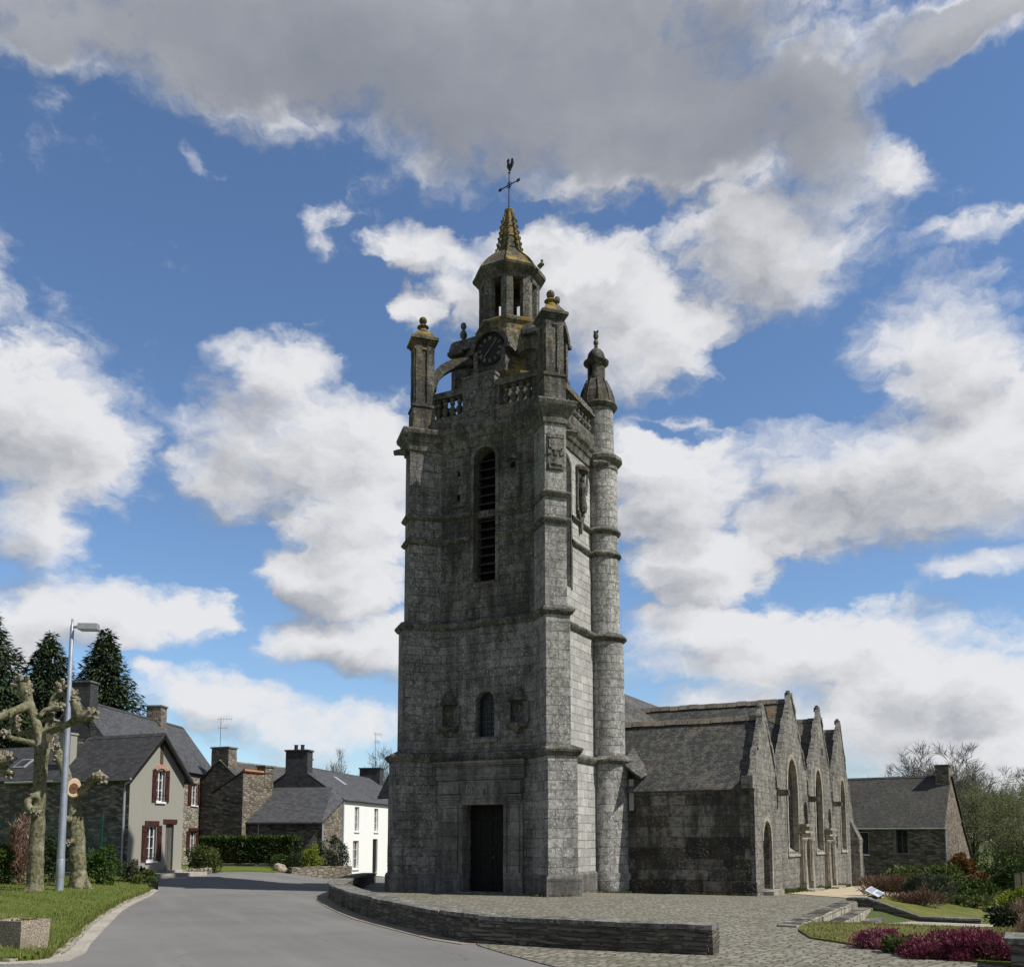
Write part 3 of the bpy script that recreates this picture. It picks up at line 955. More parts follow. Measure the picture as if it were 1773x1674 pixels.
m_ = MB()
m_.box(-4.2, -0.3, 0.3, 4.2, 14.42, 14.57)
m_.done('tower_deck', 'granite_top', church)

# --- west portal
m_ = MB()
for x0, x1 in ((-3.78, -2.98), (-1.44, -0.90)):
    m_.box(x0, x1, -0.09, 0.02, -0.4, 3.62)
    m_.box(x0+0.16, x1-0.10, -0.15, -0.085, 0.62, 2.62)
    m_.box(x0-0.02, x1+0.04, -0.21, -0.01, -0.4, 0.56)
    m_.box(x0+0.02, x1-0.0, -0.18, -0.01, 0.56, 0.62)
    for i in range(4):
        m_.box(x0+0.10-0.02*i, x1-0.04+0.02*i, -0.16-0.025*i, -0.02, 2.64+0.07*i, 2.70+0.07*i)
    m_.box(x0+0.10, x1-0.04, -0.17, -0.02, 2.94, 3.3)
m_.box(-3.02, -2.90, -0.14, 0.3, -0.4, 2.64)
m_.box(-1.52, -1.42, -0.14, 0.3, -0.4, 2.64)
m_.box(-3.02, -1.42, -0.11, 0.3, 2.62, 3.38)
for i, (d, z0, z1) in enumerate(((0.13, 3.38, 3.44), (0.17, 3.44, 3.5), (0.10, 3.5, 3.74), (0.15, 3.74, 3.8), (0.2, 3.8, 3.86), (0.25, 3.86, 3.93))):
    m_.box(-3.80-d*0.4, -0.88+d*0.4, -d-0.02, 0.02, z0, z1)
m_.done('portal_surround', 'granite_portal', church, jitter=0.006, sub=0.5)
m_ = MB()
for cx in (-2.68, -1.74):
    for rr, dd in ((0.17, 0.15), (0.10, 0.19)):
        pts = [(cx+rr*math.cos(a*PI/10)*0.72, -dd, 3.03+rr*1.45*math.sin(a*PI/10)) for a in range(20)]
        m_.extr(pts, (0, 0.06, 0))
m_.obox((-2.2, -0.13, 3.0), (0.34, 0.08, 0.36))
m_.obox((-2.2, -0.18, 2.98), (0.16, 0.1, 0.2))
for x0, x1, z0, z1 in ((-2.98, -1.46, 3.30, 3.34), (-2.98, -1.46, 2.72, 2.76), (-2.42, -2.39, 2.74, 3.32), (-2.01, -1.98, 2.74, 3.32)):
    m_.box(x0, x1, -0.14, -0.1, z0, z1)
m_.done('carved_lintel', 'granite_portal', church, jitter=0.006, sub=0.08)
m_ = MB()
for i in range(8):
    x = -2.95+i*0.19
    m_.box(x, x+0.183, 0.40, 0.46, -0.3, 2.7)
for x0, x1, z0, z1 in ((-2.95, -1.45, 0.3, 0.42), (-2.95, -1.45, 1.25, 1.37), (-2.95, -1.45, 2.2, 2.32), (-2.24, -2.16, -0.2, 2.66)):
    m_.box(x0, x1, 0.37, 0.42, z0, z1)
dr = m_.done('portal_door', 'wood_dark', church)
m_ = MB()
m_.lathe(0, 0, [(0.0, 0.0), (0.05, 0.01), (0.05, 0.02), (0.0, 0.03)], 10)
hd = m_.done('door_knob', 'iron', dr)
hd.rotation_euler = (R(90), 0, 0)
hd.location = (-2.1, 0.37, 1.05)
m_ = MB()
m_.box(-3.0, -1.42, -0.28, 0.5, -0.3, 0.035)
m_.done('door_step', 'granite_portal', church, jitter=0.008, sub=0.3)

# --- lower west window, niches
m_ = MB()
m_.wall((0, 0.36, 0), (1, 0, 0), arch(-2.62, -1.89, 4.6, 5.76))
m_.done('leaded_window', 'leaded_glass', church)
m_ = MB()
for i in range(5):
    x = -2.52+i*0.135
    m_.tube([(x, 0.24, 4.66), (x, 0.24, 6.0)], 0.011, 4)
for i in range(8):
    z = 4.78+i*0.155
    m_.tube([(-2.58, 0.245, z), (-1.93, 0.245, z)], 0.010, 4)
m_.done('window_grille', 'iron', church)
m_ = MB()
m_.box(-2.72, -1.80, -0.02, 0.12, 4.50, 4.655)
m_.done('window_sill', 'granite_portal', church, jitter=0.006, sub=0.3)
for cx, kx in ((-3.51, 0), (-1.15, 1)):
    m_ = MB()
    m_.wall((0, 0.07+0.13, 0), (1, 0, 0), arch(cx-0.24, cx+0.24, 4.9, 5.7))
    m_.box(cx-0.4, cx-0.21, -0.005, 0.1, 5.02, 5.66)
    m_.box(cx+0.21, cx+0.4, -0.005, 0.1, 5.02, 5.66)
    nch = m_.done('niche', 'granite_carved', church)
    m_ = MB()
    m_.lathe(cx, 0.07, [(0.05, 4.72), (0.13, 4.76), (0.22, 4.84), (0.30, 4.88), (0.36, 4.92), (0.36, 5.0), (0.0, 5.0)], 14, PI, 2*PI)
    m_.done('niche_bracket', 'granite_string', nch, jitter=0.012, sub=0.12)
    m_ = MB()
    m_.lathe(cx, 0.07, [(0.30, 5.70), (0.32, 5.76), (0.26, 5.80), (0.22, 5.95), (0.13, 6.07), (0.0, 6.12)], 12, PI, 2*PI)
    m_.done('niche_canopy', 'granite_string', nch, jitter=0.01, sub=0.12)
    m_ = MB()
    m_.box(cx-0.50, cx+0.46, 0.03, 0.1, 4.44, 4.68)
    m_.done('niche_panel', 'granite_portal', nch, jitter=0.006, sub=0.3)

# --- belfry windows with stone louvres
def belfry(face, x0, x1, z0, zs, depth, back):
    m_ = MB()
    if face == 'W':
        m_.wall((0, back, 0), (1, 0, 0), arch(x0-0.03, x1+0.03, z0-0.05, zs))
    else:
        m_.wall((-back, 0, 0), (0, 1, 0), arch(x0-0.03, x1+0.03, z0-0.05, zs))
    w = m_.done('belfry_window', 'dark_void', church)
    m_ = MB()
    n = 15
    for i in range(n):
        z = z0+0.12+(zs-z0+0.25)*i/n
        if face == 'W':
            m_.extr([(x0, back-0.26, z-0.09), (x0, back-0.24, z-0.06), (x0, back-0.02, z+0.06), (x0, back-0.02, z+0.02)], (x1-x0, 0, 0))
        else:
            m_.extr([(-back+0.26, x0, z-0.09), (-back+0.24, x0, z-0.06), (-back+0.02, x0, z+0.06), (-back+0.02, x0, z+0.02)], (0, x1-x0, 0))
    m_.done('louvre', 'slate_old', w)
    m_ = MB()
    zt = 11.7
    if face == 'W':
        m_.box(x0-0.01, x1+0.01, back-0.34, back-0.02, zt-0.1, zt+0.12)
    else:
        m_.box(-back+0.02, -back+0.3, x0-0.01, x1+0.01, zt-0.1, zt+0.12)
    m_.done('transom', 'granite_top', w, jitter=0.006, sub=0.3)
    m_ = MB()
    for o_, hw in ((0.03, 0.11),):
        xi0, xi1 = x0-hw, x1+hw
        inner = arch(x0, x1, z0, zs, n=14)
        outer = arch(xi0, xi1, z0-0.02, zs, n=14)
        for (a, b, c, d) in zip(inner[1:], inner[2:]+inner[:1], outer[2:]+outer[:1], outer[1:]):
            if a == inner[-1]:
                pass
            if face == 'W':
                m_.extr([(q[0], s3-o_, q[1]) for q in (a, b, c, d)], (0, o_+0.02, 0))
            else:
                m_.extr([(-s3+o_, q[0], q[1]) for q in (a, b, c, d)], (-o_-0.02, 0, 0))
    m_.done('window_surround', 'granite_string', w)


belfry('W', -2.70, -1.93, 9.5, 13.42, 0.5, s3+0.5)
belfry('S', 1.02, 1.76, 9.4, 13.2, 0.45, s3+0.45)
# little recesses beside the belfry window
for q in (rect(-3.4, -3.1, 12.1, 13.3), rect(-1.5, -1.2, 12.8, 13.3)):
    m_ = MB()
    m_.wall((0, s3+0.2, 0), (1, 0, 0), q)
    m_.done('putlog_hole', 'dark_void', church)
for q in ((-1.62, -1.08, 12.0, 12.75), (-3.5, -3.02, 11.98, 12.1)):
    m_ = MB()
    m_.box(q[0], q[1], s3-0.03, s3+0.01, q[2], q[3])
    m_.done('carved_panel', 'granite_string', church, jitter=0.008, sub=0.2)
m_ = MB()
m_.lathe(-1.34, s3+0.02, [(0.2, 13.2), (0.22, 13.3), (0.15, 13.42), (0, 13.46)], 10, PI, 2*PI)
m_.done('carved_hood', 'granite_string', church, jitter=0.008, sub=0.2)
# statue on a bracket on the south face, crest on the corner
m_ = MB()
Yc = 2.5
m_.box(-s3, -s3+0.10, Yc-0.26, Yc+0.26, 11.95, 12.05)
m_.extr([(-s3, Yc-0.2, 11.95), (-s3, Yc+0.2, 11.95), (-s3, Yc, 11.35)], (0.1, 0, 0))
m_.box(-s3-0.02, -s3+0.08, Yc-0.30, Yc-0.22, 12.05, 13.5)
m_.box(-s3-0.02, -s3+0.08, Yc+0.22, Yc+0.30, 12.05, 13.5)
m_.lathe(-s3+0.12, Yc, [(0.12, 12.05), (0.15, 12.2), (0.10, 12.6), (0.15, 12.85), (0.10, 13.0), (0.05, 13.03), (0.085, 13.1), (0.08, 13.2), (0.0, 13.26)], 10)
m_.lathe(-s3, Yc, [(0.30, 13.4), (0.32, 13.5), (0.2, 13.62), (0.0, 13.68)], 10, -PI/2, PI/2)
m_.done('saint_statue', 'granite_string', church, jitter=0.014, sub=0.12)
m_ = MB()
cSW = corner_pts('SW', STG[2])
ec = (cSW[1]+cSW[2])/2
dSW = Vector((1, -1)).normalized()
tSW = Vector((1, 1)).normalized()


def on_sw(a, out):
    p = ec+tSW*a+dSW*out
    return (p.x, p.y)


for a, z, w, h in ((0, 13.2, 0.30, 0.34), (-0.18, 13.22, 0.08, 0.26), (0.18, 13.22, 0.08, 0.26), (0, 13.43, 0.46, 0.05), (0, 12.98, 0.1, 0.2), (-0.2, 12.95, 0.12, 0.12), (0.2, 12.95, 0.12, 0.12), (0, 12.62, 0.42, 0.04), (0, 12.48, 0.42, 0.04), (-0.2, 12.55, 0.04, 0.12), (0.2, 12.55, 0.04, 0.12)):
    p = on_sw(a, 0.015)
    m_.obox((p[0], p[1], z), (0.09, w, h), R(-45))
p = on_sw(0, 0.0)
m_.obox((p[0], p[1], 12.98), (0.05, 0.54, 1.1), R(-45))
m_.done('carved_crest', 'granite_string', church, jitter=0.012, sub=0.1)
# water spouts under the cornice
for (x, y, ax) in ((-4.75, -0.35, R(225)), (0.15, 0.55, R(0)), (0.1, 3.2, R(0))):
    m_ = MB()
    m_.tube([(x, y, 13.92), (x+0.35*math.cos(ax), y+0.35*math.sin(ax), 13.86), (x+0.55*math.cos(ax), y+0.55*math.sin(ax), 13.8)], [0.12, 0.10, 0.08], 7)
    m_.done('water_spout', 'granite_string', church, jitter=0.02, sub=0.12)

# --- stair turret on the south-east corner
TX, TY = 0.26, 3.95
prof = [(0.69, -0.5), (0.69, 0.5), (0.63, 0.58), (0.63, 3.98), (0.575, 4.3), (0.575, 7.95), (0.55, 8.3), (0.55, 10.85), (0.54, 11.05), (0.54, 14.1), (0.52, 14.4), (0.51, 16.05)]


def tshift(z):
    """every stage of the turret sits a little further in over the wall"""
    return -0.08*ss(3.9, 4.4, z)-0.12*ss(7.9, 8.5, z)-0.09*ss(14.0, 14.5, z)


m_ = MB()
m_.lathe(TX, TY, prof, 32)
m_.v = [(x+tshift(z), y, z) for x, y, z in m_.v]
m_.done('stair_turret', 'granite', church, smooth=True)
for i, (z, r, d) in enumerate(((4.1, 0.63, 0.12), (8.12, 0.575, 0.12), (10.93, 0.55, 0.1), (11.72, 0.54, 0.1))):
    m_ = MB()
    m_.lathe(TX+tshift(z-0.1), TY, [(r-0.02, z-0.14), (r+0.04, z-0.1), (r+d, z-0.02), (r+d, z+0.03), (r-0.03, z+0.16)], 32)
    m_.done('turret_ring', 'granite_string', church, jitter=0.012, sub=0.3, seed=i)
m_ = MB()
m_.lathe(TX-0.21, TY, [(0.52, 13.80), (0.57, 13.86), (0.57, 14.0), (0.66, 14.08), (0.72, 14.16), (0.72, 14.26), (0.65, 14.32), (0.48, 14.42)], 32)
m_.done('turret_ring', 'granite_string', church, jitter=0.012, sub=0.3, seed=9)
m_ = MB()
m_.lathe(TX-0.30, TY, [(0.49, 16.0), (0.60, 16.05), (0.67, 16.14), (0.64, 16.2), (0.5, 16.24)], 32)
m_.done('turret_ring', 'granite_string', church, jitter=0.012, sub=0.3, seed=10)
m_ = MB()
m_.lathe(TX-0.32, TY, [(0.62, 16.2), (0.595, 16.4), (0.53, 16.65), (0.43, 16.9), (0.335, 17.08), (0.30, 17.12)], 10, R(10), R(370))
for k in range(10):
    a = R(10+36*k)
    rib = [(0.635, 16.2), (0.61, 16.4), (0.545, 16.65), (0.445, 16.9), (0.345, 17.1)]
    m_.tube([(TX-0.34+r*math.cos(a), TY+r*math.sin(a), z) for r, z in rib], 0.022, 5)
dm = m_.done('turret_dome', 'granite_top', church)
m_ = MB()
m_.lathe(TX-0.34, TY, [(0.30, 17.08), (0.30, 17.14), (0.30, 17.16), (0.30, 17.62), (0.34, 17.66), (0.43, 17.74), (0.44, 17.79), (0.33, 17.84), (0.30, 17.86), (0.31, 17.95), (0.27, 18.1), (0.18, 18.22), (0.08, 18.3), (0.05, 18.34)], 20)
m_.done('turret_lantern', 'granite_top', church, smooth=True)
m_ = MB()
a = R(-105)
m_.obox((TX-0.34+0.287*math.cos(a), TY+0.287*math.sin(a), 17.40), (0.06, 0.09, 0.34), a)
m_.done('slit_window', 'dark_void', church)
m_ = MB()
m_.lathe(TX-0.34, TY, [(0.05, 18.3), (0.07, 18.36), (0.05, 18.4), (0.09, 18.48), (0.085, 18.55), (0.045, 18.62), (0.07, 18.66), (0.095, 18.74), (0.08, 18.83), (0.03, 18.87), (0.05, 18.9), (0.0, 18.93)], 10)
m_.obox((TX-0.40, TY, 18.9), (0.05, 0.04, 0.1), 0.4)
m_.obox((TX-0.34+0.07, TY, 18.9), (0.05, 0.04, 0.08), -0.4)
m_.done('finial', 'granite_string', church, smooth=True)

# --- balustrade between the corner pinnacles
bal = MB()
bal.lathe(0, 0, [(0.10, 0), (0.10, 0.06), (0.06, 0.09), (0.075, 0.14), (0.125, 0.26), (0.12, 0.34), (0.06, 0.44), (0.055, 0.48), (0.085, 0.56), (0.08, 0.62), (0.055, 0.67), (0.10, 0.7), (0.10, 0.76)], 10)
bal0 = None


def baluster(x, y, z):
    global bal0
    if bal0 is None:
        bal0 = bal.done('baluster', 'granite_top', church, smooth=True)
        o = bal0
    else:
        o = bal0.copy()
        COL.objects.link(o)
    o.location = (x, y, z)
    o.scale = (1.0, 1.0, 0.85)
    o.rotation_euler = (0, 0, random.Random(x*9+y).uniform(0, 3))


ZB, ZR = 14.98, 15.62
m_ = MB()
for x0, x1 in ((-4.15, -3.03), (-1.88, -0.35)):
    m_.box(x0, x1, -0.02, 0.30, 14.40, ZB)
    m_.box(x0, x1, -0.06, 0.32, ZR, ZR+0.10)
    m_.box(x0, x1, -0.02, 0.28, ZR+0.10, ZR+0.22)
m_.box(-0.30, 0.02, 0.35, 3.5, 14.40, ZB)
m_.box(-0.32, 0.06, 0.35, 3.6, ZR, ZR+0.10)
m_.box(-0.28, 0.02, 0.35, 3.6, ZR+0.10, ZR+0.22)
m_.box(-4.5, -4.2, 0.5, 4.1, 14.40, ZB)
m_.box(-4.5, -4.2, 0.5, 4.1, ZR, ZR+0.22)
m_.box(-4.0, -0.4, 4.2, 4.5, 14.40, ZB)
m_.box(-4.0, -0.4, 4.2, 4.5, ZR, ZR+0.22)
m_.box(-1.92, -1.74, -0.02, 0.26, ZB, ZR)
m_.box(-0.62, -0.40, -0.02, 0.26, ZB, ZR)
m_.done('balustrade_rail', 'granite_top', church, jitter=0.012, sub=0.3)
for x in (-4.02, -3.76, -3.50, -3.24, -1.56, -1.30, -1.04, -0.78):
    baluster(x, 0.13, ZB)
for i in range(10):
    baluster(-0.14, 0.72+i*0.285, ZB)
for i in range(10):
    baluster(-4.35, 0.75+i*0.34, ZB)
for i in range(9):
    baluster(-3.7+i*0.36, 4.35, ZB)
m_ = MB()
m_.box(-3.03, -1.88, -0.06, 0.22, 14.40, 16.06)
m_.box(-3.06, -1.85, -0.075, 0.23, 16.03, 16.12)
rr = random.Random(4)
for i in range(26):
    a = rr.uniform(-0.42, 0.42)
    z = rr.uniform(14.75, 15.8)
    m_.obox((-2.45+a, -0.07, z), (rr.uniform(.05, .2), 0.06, rr.uniform(.05, .2)), 0)
pts = [(-2.30+0.26*math.cos(q*PI/9), -0.11, 15.2+0.32*math.sin(q*PI/9)) for q in range(18)]
m_.extr(pts, (0, 0.06, 0))
m_.done('heraldic_panel', 'granite_carved', church, jitter=0.014, sub=0.14)

# --- corner pinnacles with ball finials, flying arches to the octagon
LX, LY = -2.50, 2.15
for key in ('SW', 'NW', 'NE'):
    c, a, b = [Vector(q) for q in CORN[key]]
    d = (a-b)/S2
    p = c+d*0.06
    rz = math.atan2(d.y, d.x)
    m_ = MB()
    dz = {'SW': 0.70, 'NW': 1.02, 'NE': 0.9}[key]
    m_.obox((p.x, p.y, 14.90), (0.72, 0.68, 0.90), rz)
    m_.obox((p.x, p.y, 15.38), (0.78, 0.74, 0.07), rz)
    m_.obox((p.x, p.y, 15.44), (0.70, 0.66, 0.06), rz)
    zt_ = 16.57+dz
    hh = zt_-15.42
    m_.obox((p.x, p.y, 15.42+hh/2), (0.58, 0.54, hh), rz)
    for sgn in (-1, 1):                                    # raised strips leave a groove down each face
        q = Vector((-d.y, d.x))
        for off in (-0.18, 0.18):
            cc = p+q*sgn*0.28+d*off
            m_.obox((cc.x, cc.y, 15.42+hh/2), (0.2, 0.06, hh-0.12), rz)
            cc = p+d*sgn*0.30+q*off
            m_.obox((cc.x, cc.y, 15.42+hh/2), (0.06, 0.19, hh-0.12), rz)
    pn = m_.done('pinnacle', 'granite_top', church, jitter=0.010, sub=0.25, seed=3)
    m_ = MB()
    for w, z, h in ((0.66, 16.32, 0.07), (0.62, 16.40, 0.10), (0.68, 16.50, 0.06), (0.76, 16.56, 0.07), (0.88, 16.64, 0.09)):
        m_.obox((p.x, p.y, z+dz), (w, w-0.04, h), rz)
    m_.done('pinnacle_cornice', 'granite_gold' if key != 'SW' else 'granite_string', pn, jitter=0.010, sub=0.25)
    m_ = MB()
    m_.lathe(p.x, p.y, [(0.50, 16.68+dz), (0.46, 16.78+dz), (0.36, 16.90+dz), (0.24, 16.97+dz), (0.20, 16.99+dz)], 4, rz+PI/4, rz+PI/4+2*PI)
    m_.lathe(p.x, p.y, [(0.19, 16.97+dz), (0.18, 17.04+dz), (0.12, 17.12+dz), (0.20, 17.18+dz), (0.17, 17.22+dz), (0.07, 17.28+dz), (0.07, 17.31+dz)], 10)
    m_.lathe(p.x, p.y, [(0.0, 17.27+dz)]+[(0.13*math.sin(PI*k/8), 17.41+dz-0.13*math.cos(PI*k/8)) for k in range(1, 8)]+[(0.0, 17.54+dz)], 12)
    m_.done('pinnacle_cap', 'granite_gold', pn, jitter=0.008, sub=0.2)
    # flying arch
    q0 = p-d*0.24
    q1 = Vector((LX, LY))+d*0.95
    vec = (q1-q0)
    L_ = vec.length
    vec.normalize()
    side = Vector((-vec.y, vec.x))
    m_ = MB()
    n = 12
    outer, inner = [], []
    for k in range(n+1):
        th = PI/2*k/n
        outer.append((L_*(1-math.cos(th)), 16.30+1.15*math.sin(th)))
        inner.append((0.2+(L_-0.2)*(1-math.cos(th)), 16.05+1.15*math.sin(th)))
    for k in range(n):
        quad = [outer[k], outer[k+1], inner[k+1], inner[k]]
        m_.extr([(q0.x+vec.x*u-side.x*0.14, q0.y+vec.y*u-side.y*0.14, z) for u, z in quad], (side.x*0.28, side.y*0.28, 0))
    m_.done('flying_arch', 'granite_top', church, jitter=0.008, sub=0.3)

# --- octagonal clock stage
A8 = (R(22.5), R(22.5)+2*PI)
m_ = MB()
m_.lathe(LX, LY, [(1.62, 14.4), (1.62, 14.9), (1.52, 15.0), (1.52, 16.2), (1.6, 16.26)], 8, *A8)
m_.done('octagon_base', 'granite_top', church)
m_ = MB()
m_.lathe(LX, LY, [(1.55, 16.22), (1.66, 16.30), (1.72, 16.42), (1.72, 16.50), (1.15, 16.72)], 8, *A8)
m_.done('string_course', 'granite_gold', church, jitter=0.012, sub=0.3)
m_ = MB()
m_.lathe(LX, LY, [(1.10, 16.6), (1.10, 18.1), (1.06, 18.2), (1.06, 18.45), (1.12, 18.5)], 8, *A8)
m_.done('octagon_stage', 'granite_gold', church)
for k, (dx, dy) in enumerate(((0, -1), (1, 0), (0, 1), (-1, 0))):
    dv, tv = Vector((dx, dy, 0)), Vector((-dy, dx, 0))
    C0 = Vector((LX, LY, 0))
    out = 1.30 if k in (0, 2) else 1.80
    m_ = MB()
    o_ = C0+dv*out
    up_ = 0.0 if k == 0 else 0.6
    body = [(-0.56, 16.55)]+[(0.56, 16.55)]+[(0.56*math.cos(PI*q/12), 17.35+up_+0.6*math.sin(PI*q/12)) for q in range(13)]
    m_.extr([o_+tv*a_+Vector((0, 0, z)) for a_, z in body], -dv*(out-0.85))
    for sg in (-1, 1):
        m_.obox(o_+tv*0.5*sg+dv*0.03+Vector((0, 0, 16.95+up_/2)), (0.16, 0.16, 0.8+up_), math.atan2(tv.y, tv.x))
        m_.obox(o_+tv*0.52*sg+dv*0.03+Vector((0, 0, 16.62)), (0.24, 0.24, 0.14), math.atan2(tv.y, tv.x))
    ad = m_.done('gablet', 'granite_stain_shade', church, jitter=0.01, sub=0.25)
    m_ = MB()
    n = 14
    for q in range(n):
        t0, t1 = PI*(0.02+0.96*q/n), PI*(0.02+0.96*(q+1)/n)
        quad = [(r_*math.cos(t), 17.33+up_+r_*1.03*math.sin(t)) for r_, t in ((0.58, t0), (0.58, t1), (0.72, t1), (0.72, t0))]
        m_.extr([o_+dv*0.14+tv*a_+Vector((0, 0, z)) for a_, z in quad], -dv*(out-0.7))
    for sg in (-1, 1):
        m_.obox(o_+tv*0.66*sg-dv*0.12+Vector((0, 0, 17.33+up_)), (0.22, 0.58, 0.12), math.atan2(tv.y, tv.x))
    m_.done('hood', 'granite_stain_shade', ad, jitter=0.01, sub=0.2)
    m_ = MB()
    ux, uy = (o_-dv*0.02).x, (o_-dv*0.02).y
    m_.lathe(ux, uy, [(r_, z_+up_) for r_, z_ in [(0.13, 18.02), (0.11, 18.12), (0.05, 18.16), (0.05, 18.2), (0.12, 18.28), (0.13, 18.36), (0.10, 18.46), (0.05, 18.52), (0.05, 18.56), (0.09, 18.6), (0.105, 18.68), (0.08, 18.77), (0.0, 18.8)]], 10)
    if k != 0:
        m_.done('urn_finial', 'granite_string', ad, smooth=True)
    # clock on the west gablet
    if k == 0:
        yc, zc = o_.y-0.03, 17.36
        m_ = MB()
        m_.lathe(0, 0, [(0.50, 0.0), (0.52, 0.03), (0.52, 0.06), (0.47, 0.07), (0.46, 0.05), (0.0, 0.05)], 40)
        ck = m_.done('clock', 'clock_black', church)
        ck.rotation_euler = (R(90), 0, 0)
        ck.location = (LX, yc+0.02, zc)
        NUM = ['XII', 'I', 'II', 'III', 'IIII', 'V', 'VI', 'VII', 'VIII', 'IX', 'X', 'XI']
        m_ = MB()
        for h, s_ in enumerate(NUM):
            ang = PI/2-h*PI/6
            cw = {'I': 0.028, 'V': 0.06, 'X': 0.06}
            tot = sum(cw[ch] for ch in s_)
            u0 = -tot/2
            er, et = Vector((math.cos(ang), math.sin(ang), 0)), Vector((math.sin(ang), -math.cos(ang), 0))
            for ch in s_:
                uc = u0+cw[ch]/2
                u0 += cw[ch]
                lo, hi = er*0.315, er*0.435
                zz = Vector((0, 0, 0.062))
                if ch == 'I':
                    m_.bar(lo+et*uc+zz, hi+et*uc+zz, 0.016, 0.012)
                elif ch == 'V':
                    m_.bar(hi+et*(uc-0.024)+zz, lo+et*uc+zz, 0.014, 0.012)
                    m_.bar(hi+et*(uc+0.024)+zz, lo+et*uc+zz, 0.014, 0.012)
                else:
                    m_.bar(hi+et*(uc-0.024)+zz, lo+et*(uc+0.024)+zz, 0.014, 0.012)
                    m_.bar(hi+et*(uc+0.024)+zz, lo+et*(uc-0.024)+zz, 0.014, 0.012)
        m_.done('clock_numerals', 'gilt', ck)
        for ang, ln, wd in ((R(48), 0.40, 0.022), (R(228), 0.30, 0.03)):
            m_ = MB()
            m_.bar((-0.05*math.cos(ang), -0.05*math.sin(ang), 0.08), (ln*math.cos(ang), ln*math.sin(ang), 0.08), wd, 0.01)
            m_.done('clock_hand', 'gilt', ck)

# --- open lantern
m_ = MB()
m_.lathe(LX, LY, [(1.05, 18.42), (1.14, 18.50), (1.16, 18.58), (1.14, 18.62), (0.98, 18.66)], 8, *A8)
m_.done('lantern_sill', 'granite_gold', church, jitter=0.010, sub=0.3)
RL = 1.03


def oct_v(k, r):
    a = R(22.5+45*k)
    return Vector((LX+r*math.cos(a), LY+r*math.sin(a)))


for k in range(8):
    v = oct_v(k, RL)
    a, b = (oct_v(k-1, RL)-v).normalized(), (oct_v(k+1, RL)-v).normalized()
    inw = (Vector((LX, LY))-v).normalized()
    m_ = MB()
    m_.prism([v, v+b*0.215, v+b*0.215+inw*0.17, v+inw*0.25, v+a*0.215+inw*0.17, v+a*0.215], 18.62, 20.14)
    m_.done('lantern_pillar', 'granite_top', church, jitter=0.006, sub=0.3, seed=k)
m_ = MB()
m_.lathe(LX, LY, [(0.62, 20.5), (0.62, 20.05), (1.03, 20.05), (1.05, 20.2), (1.12, 20.26), (1.24, 20.38), (1.26, 20.46), (1.22, 20.50)], 8, *A8)
m_.done('lantern_cornice', 'granite_top', church, jitter=0.008, sub=0.3)
m_ = MB()
m_.lathe(LX, LY, [(1.22, 20.48), (1.10, 20.62), (0.98, 20.78), (0.85, 20.93), (0.68, 21.1), (0.52, 21.26), (0.44, 21.36), (0.42, 21.44)], 8, *A8)
for k in range(8):
    m_.tube([(*oct_v(k, r), z) for r, z in ((1.21, 20.5), (1.0, 20.79), (0.86, 20.94), (0.69, 21.11), (0.53, 21.27), (0.43, 21.44))], 0.035, 5)
lr = m_.done('lantern_roof', 'granite_gold', church)
m_ = MB()
m_.tube([(LX+1.2, LY-0.2, 20.48), (LX+1.35, LY-0.22, 20.56), (LX+1.33, LY-0.22, 20.68)], [0.09, 0.08, 0.05], 6)
m_.done('water_spout', 'granite_string', church, jitter=0.01, sub=0.1)
m_ = MB()
m_.lathe(LX, LY, [(0.42, 21.40), (0.36, 21.7), (0.30, 22.1), (0.22, 22.5), (0.145, 22.88), (0.16, 22.92), (0.17, 22.98), (0.12, 23.03), (0.0, 23.05)], 8, *A8)
for k in range(8):
    m_.tube([(*oct_v(k, r+0.015), z) for r, z in ((0.42, 21.4), (0.30, 22.1), (0.145, 22.88))], [0.04, 0.032, 0.02], 5)
    for j in range(6):
        z = 21.55+j*0.21
        r = 0.42-(z-21.4)*0.186
        v = oct_v(k, r+0.05)
        m_.obox((v.x, v.y, z), (0.075, 0.06, 0.07), R(22.5+45*k))
for z in (21.46, 21.9, 22.3):
    r = 0.42-(z-21.4)*0.186
    m_.lathe(LX, LY, [(r, z-0.03), (r+0.04, z), (r, z+0.03)], 8, *A8)
m_.done('spire', 'granite_gold', church, jitter=0.008, sub=0.3)
# cross and weathercock (cross arms seen at an angle)
m_ = MB()
m_.tube([(LX, LY, 22.9), (LX, LY, 24.45)], [0.035, 0.022], 7)
m_.lathe(LX, LY, [(0.0, 23.0), (0.06, 23.04), (0.06, 23.1), (0.0, 23.14)], 8)
ca, sa_ = math.cos(R(-12)), math.sin(R(-12))
m_.tube([(LX-0.43*ca, LY-0.43*sa_, 23.93), (LX+0.43*ca, LY+0.43*sa_, 23.93)], 0.02, 6)
for sg in (-1, 1):
    m_.obox((LX+sg*0.43*ca, LY+sg*0.43*sa_, 23.93), (0.07, 0.03, 0.09), R(-12))
    m_.obox((LX+sg*0.36*ca, LY+sg*0.36*sa_, 23.93), (0.03, 0.03, 0.12), R(-12))
ring = [(LX+0.1*ca*math.cos(q*PI/6), LY+0.1*sa_*math.cos(q*PI/6), 23.93+0.1*math.sin(q*PI/6)) for q in range(13)]
m_.tube(ring, 0.014, 5)
m_.lathe(LX, LY, [(0, 24.33), (0.05, 24.37), (0, 24.42)], 8)
cr = m_.done('cross', 'iron', church)
m_ = MB()
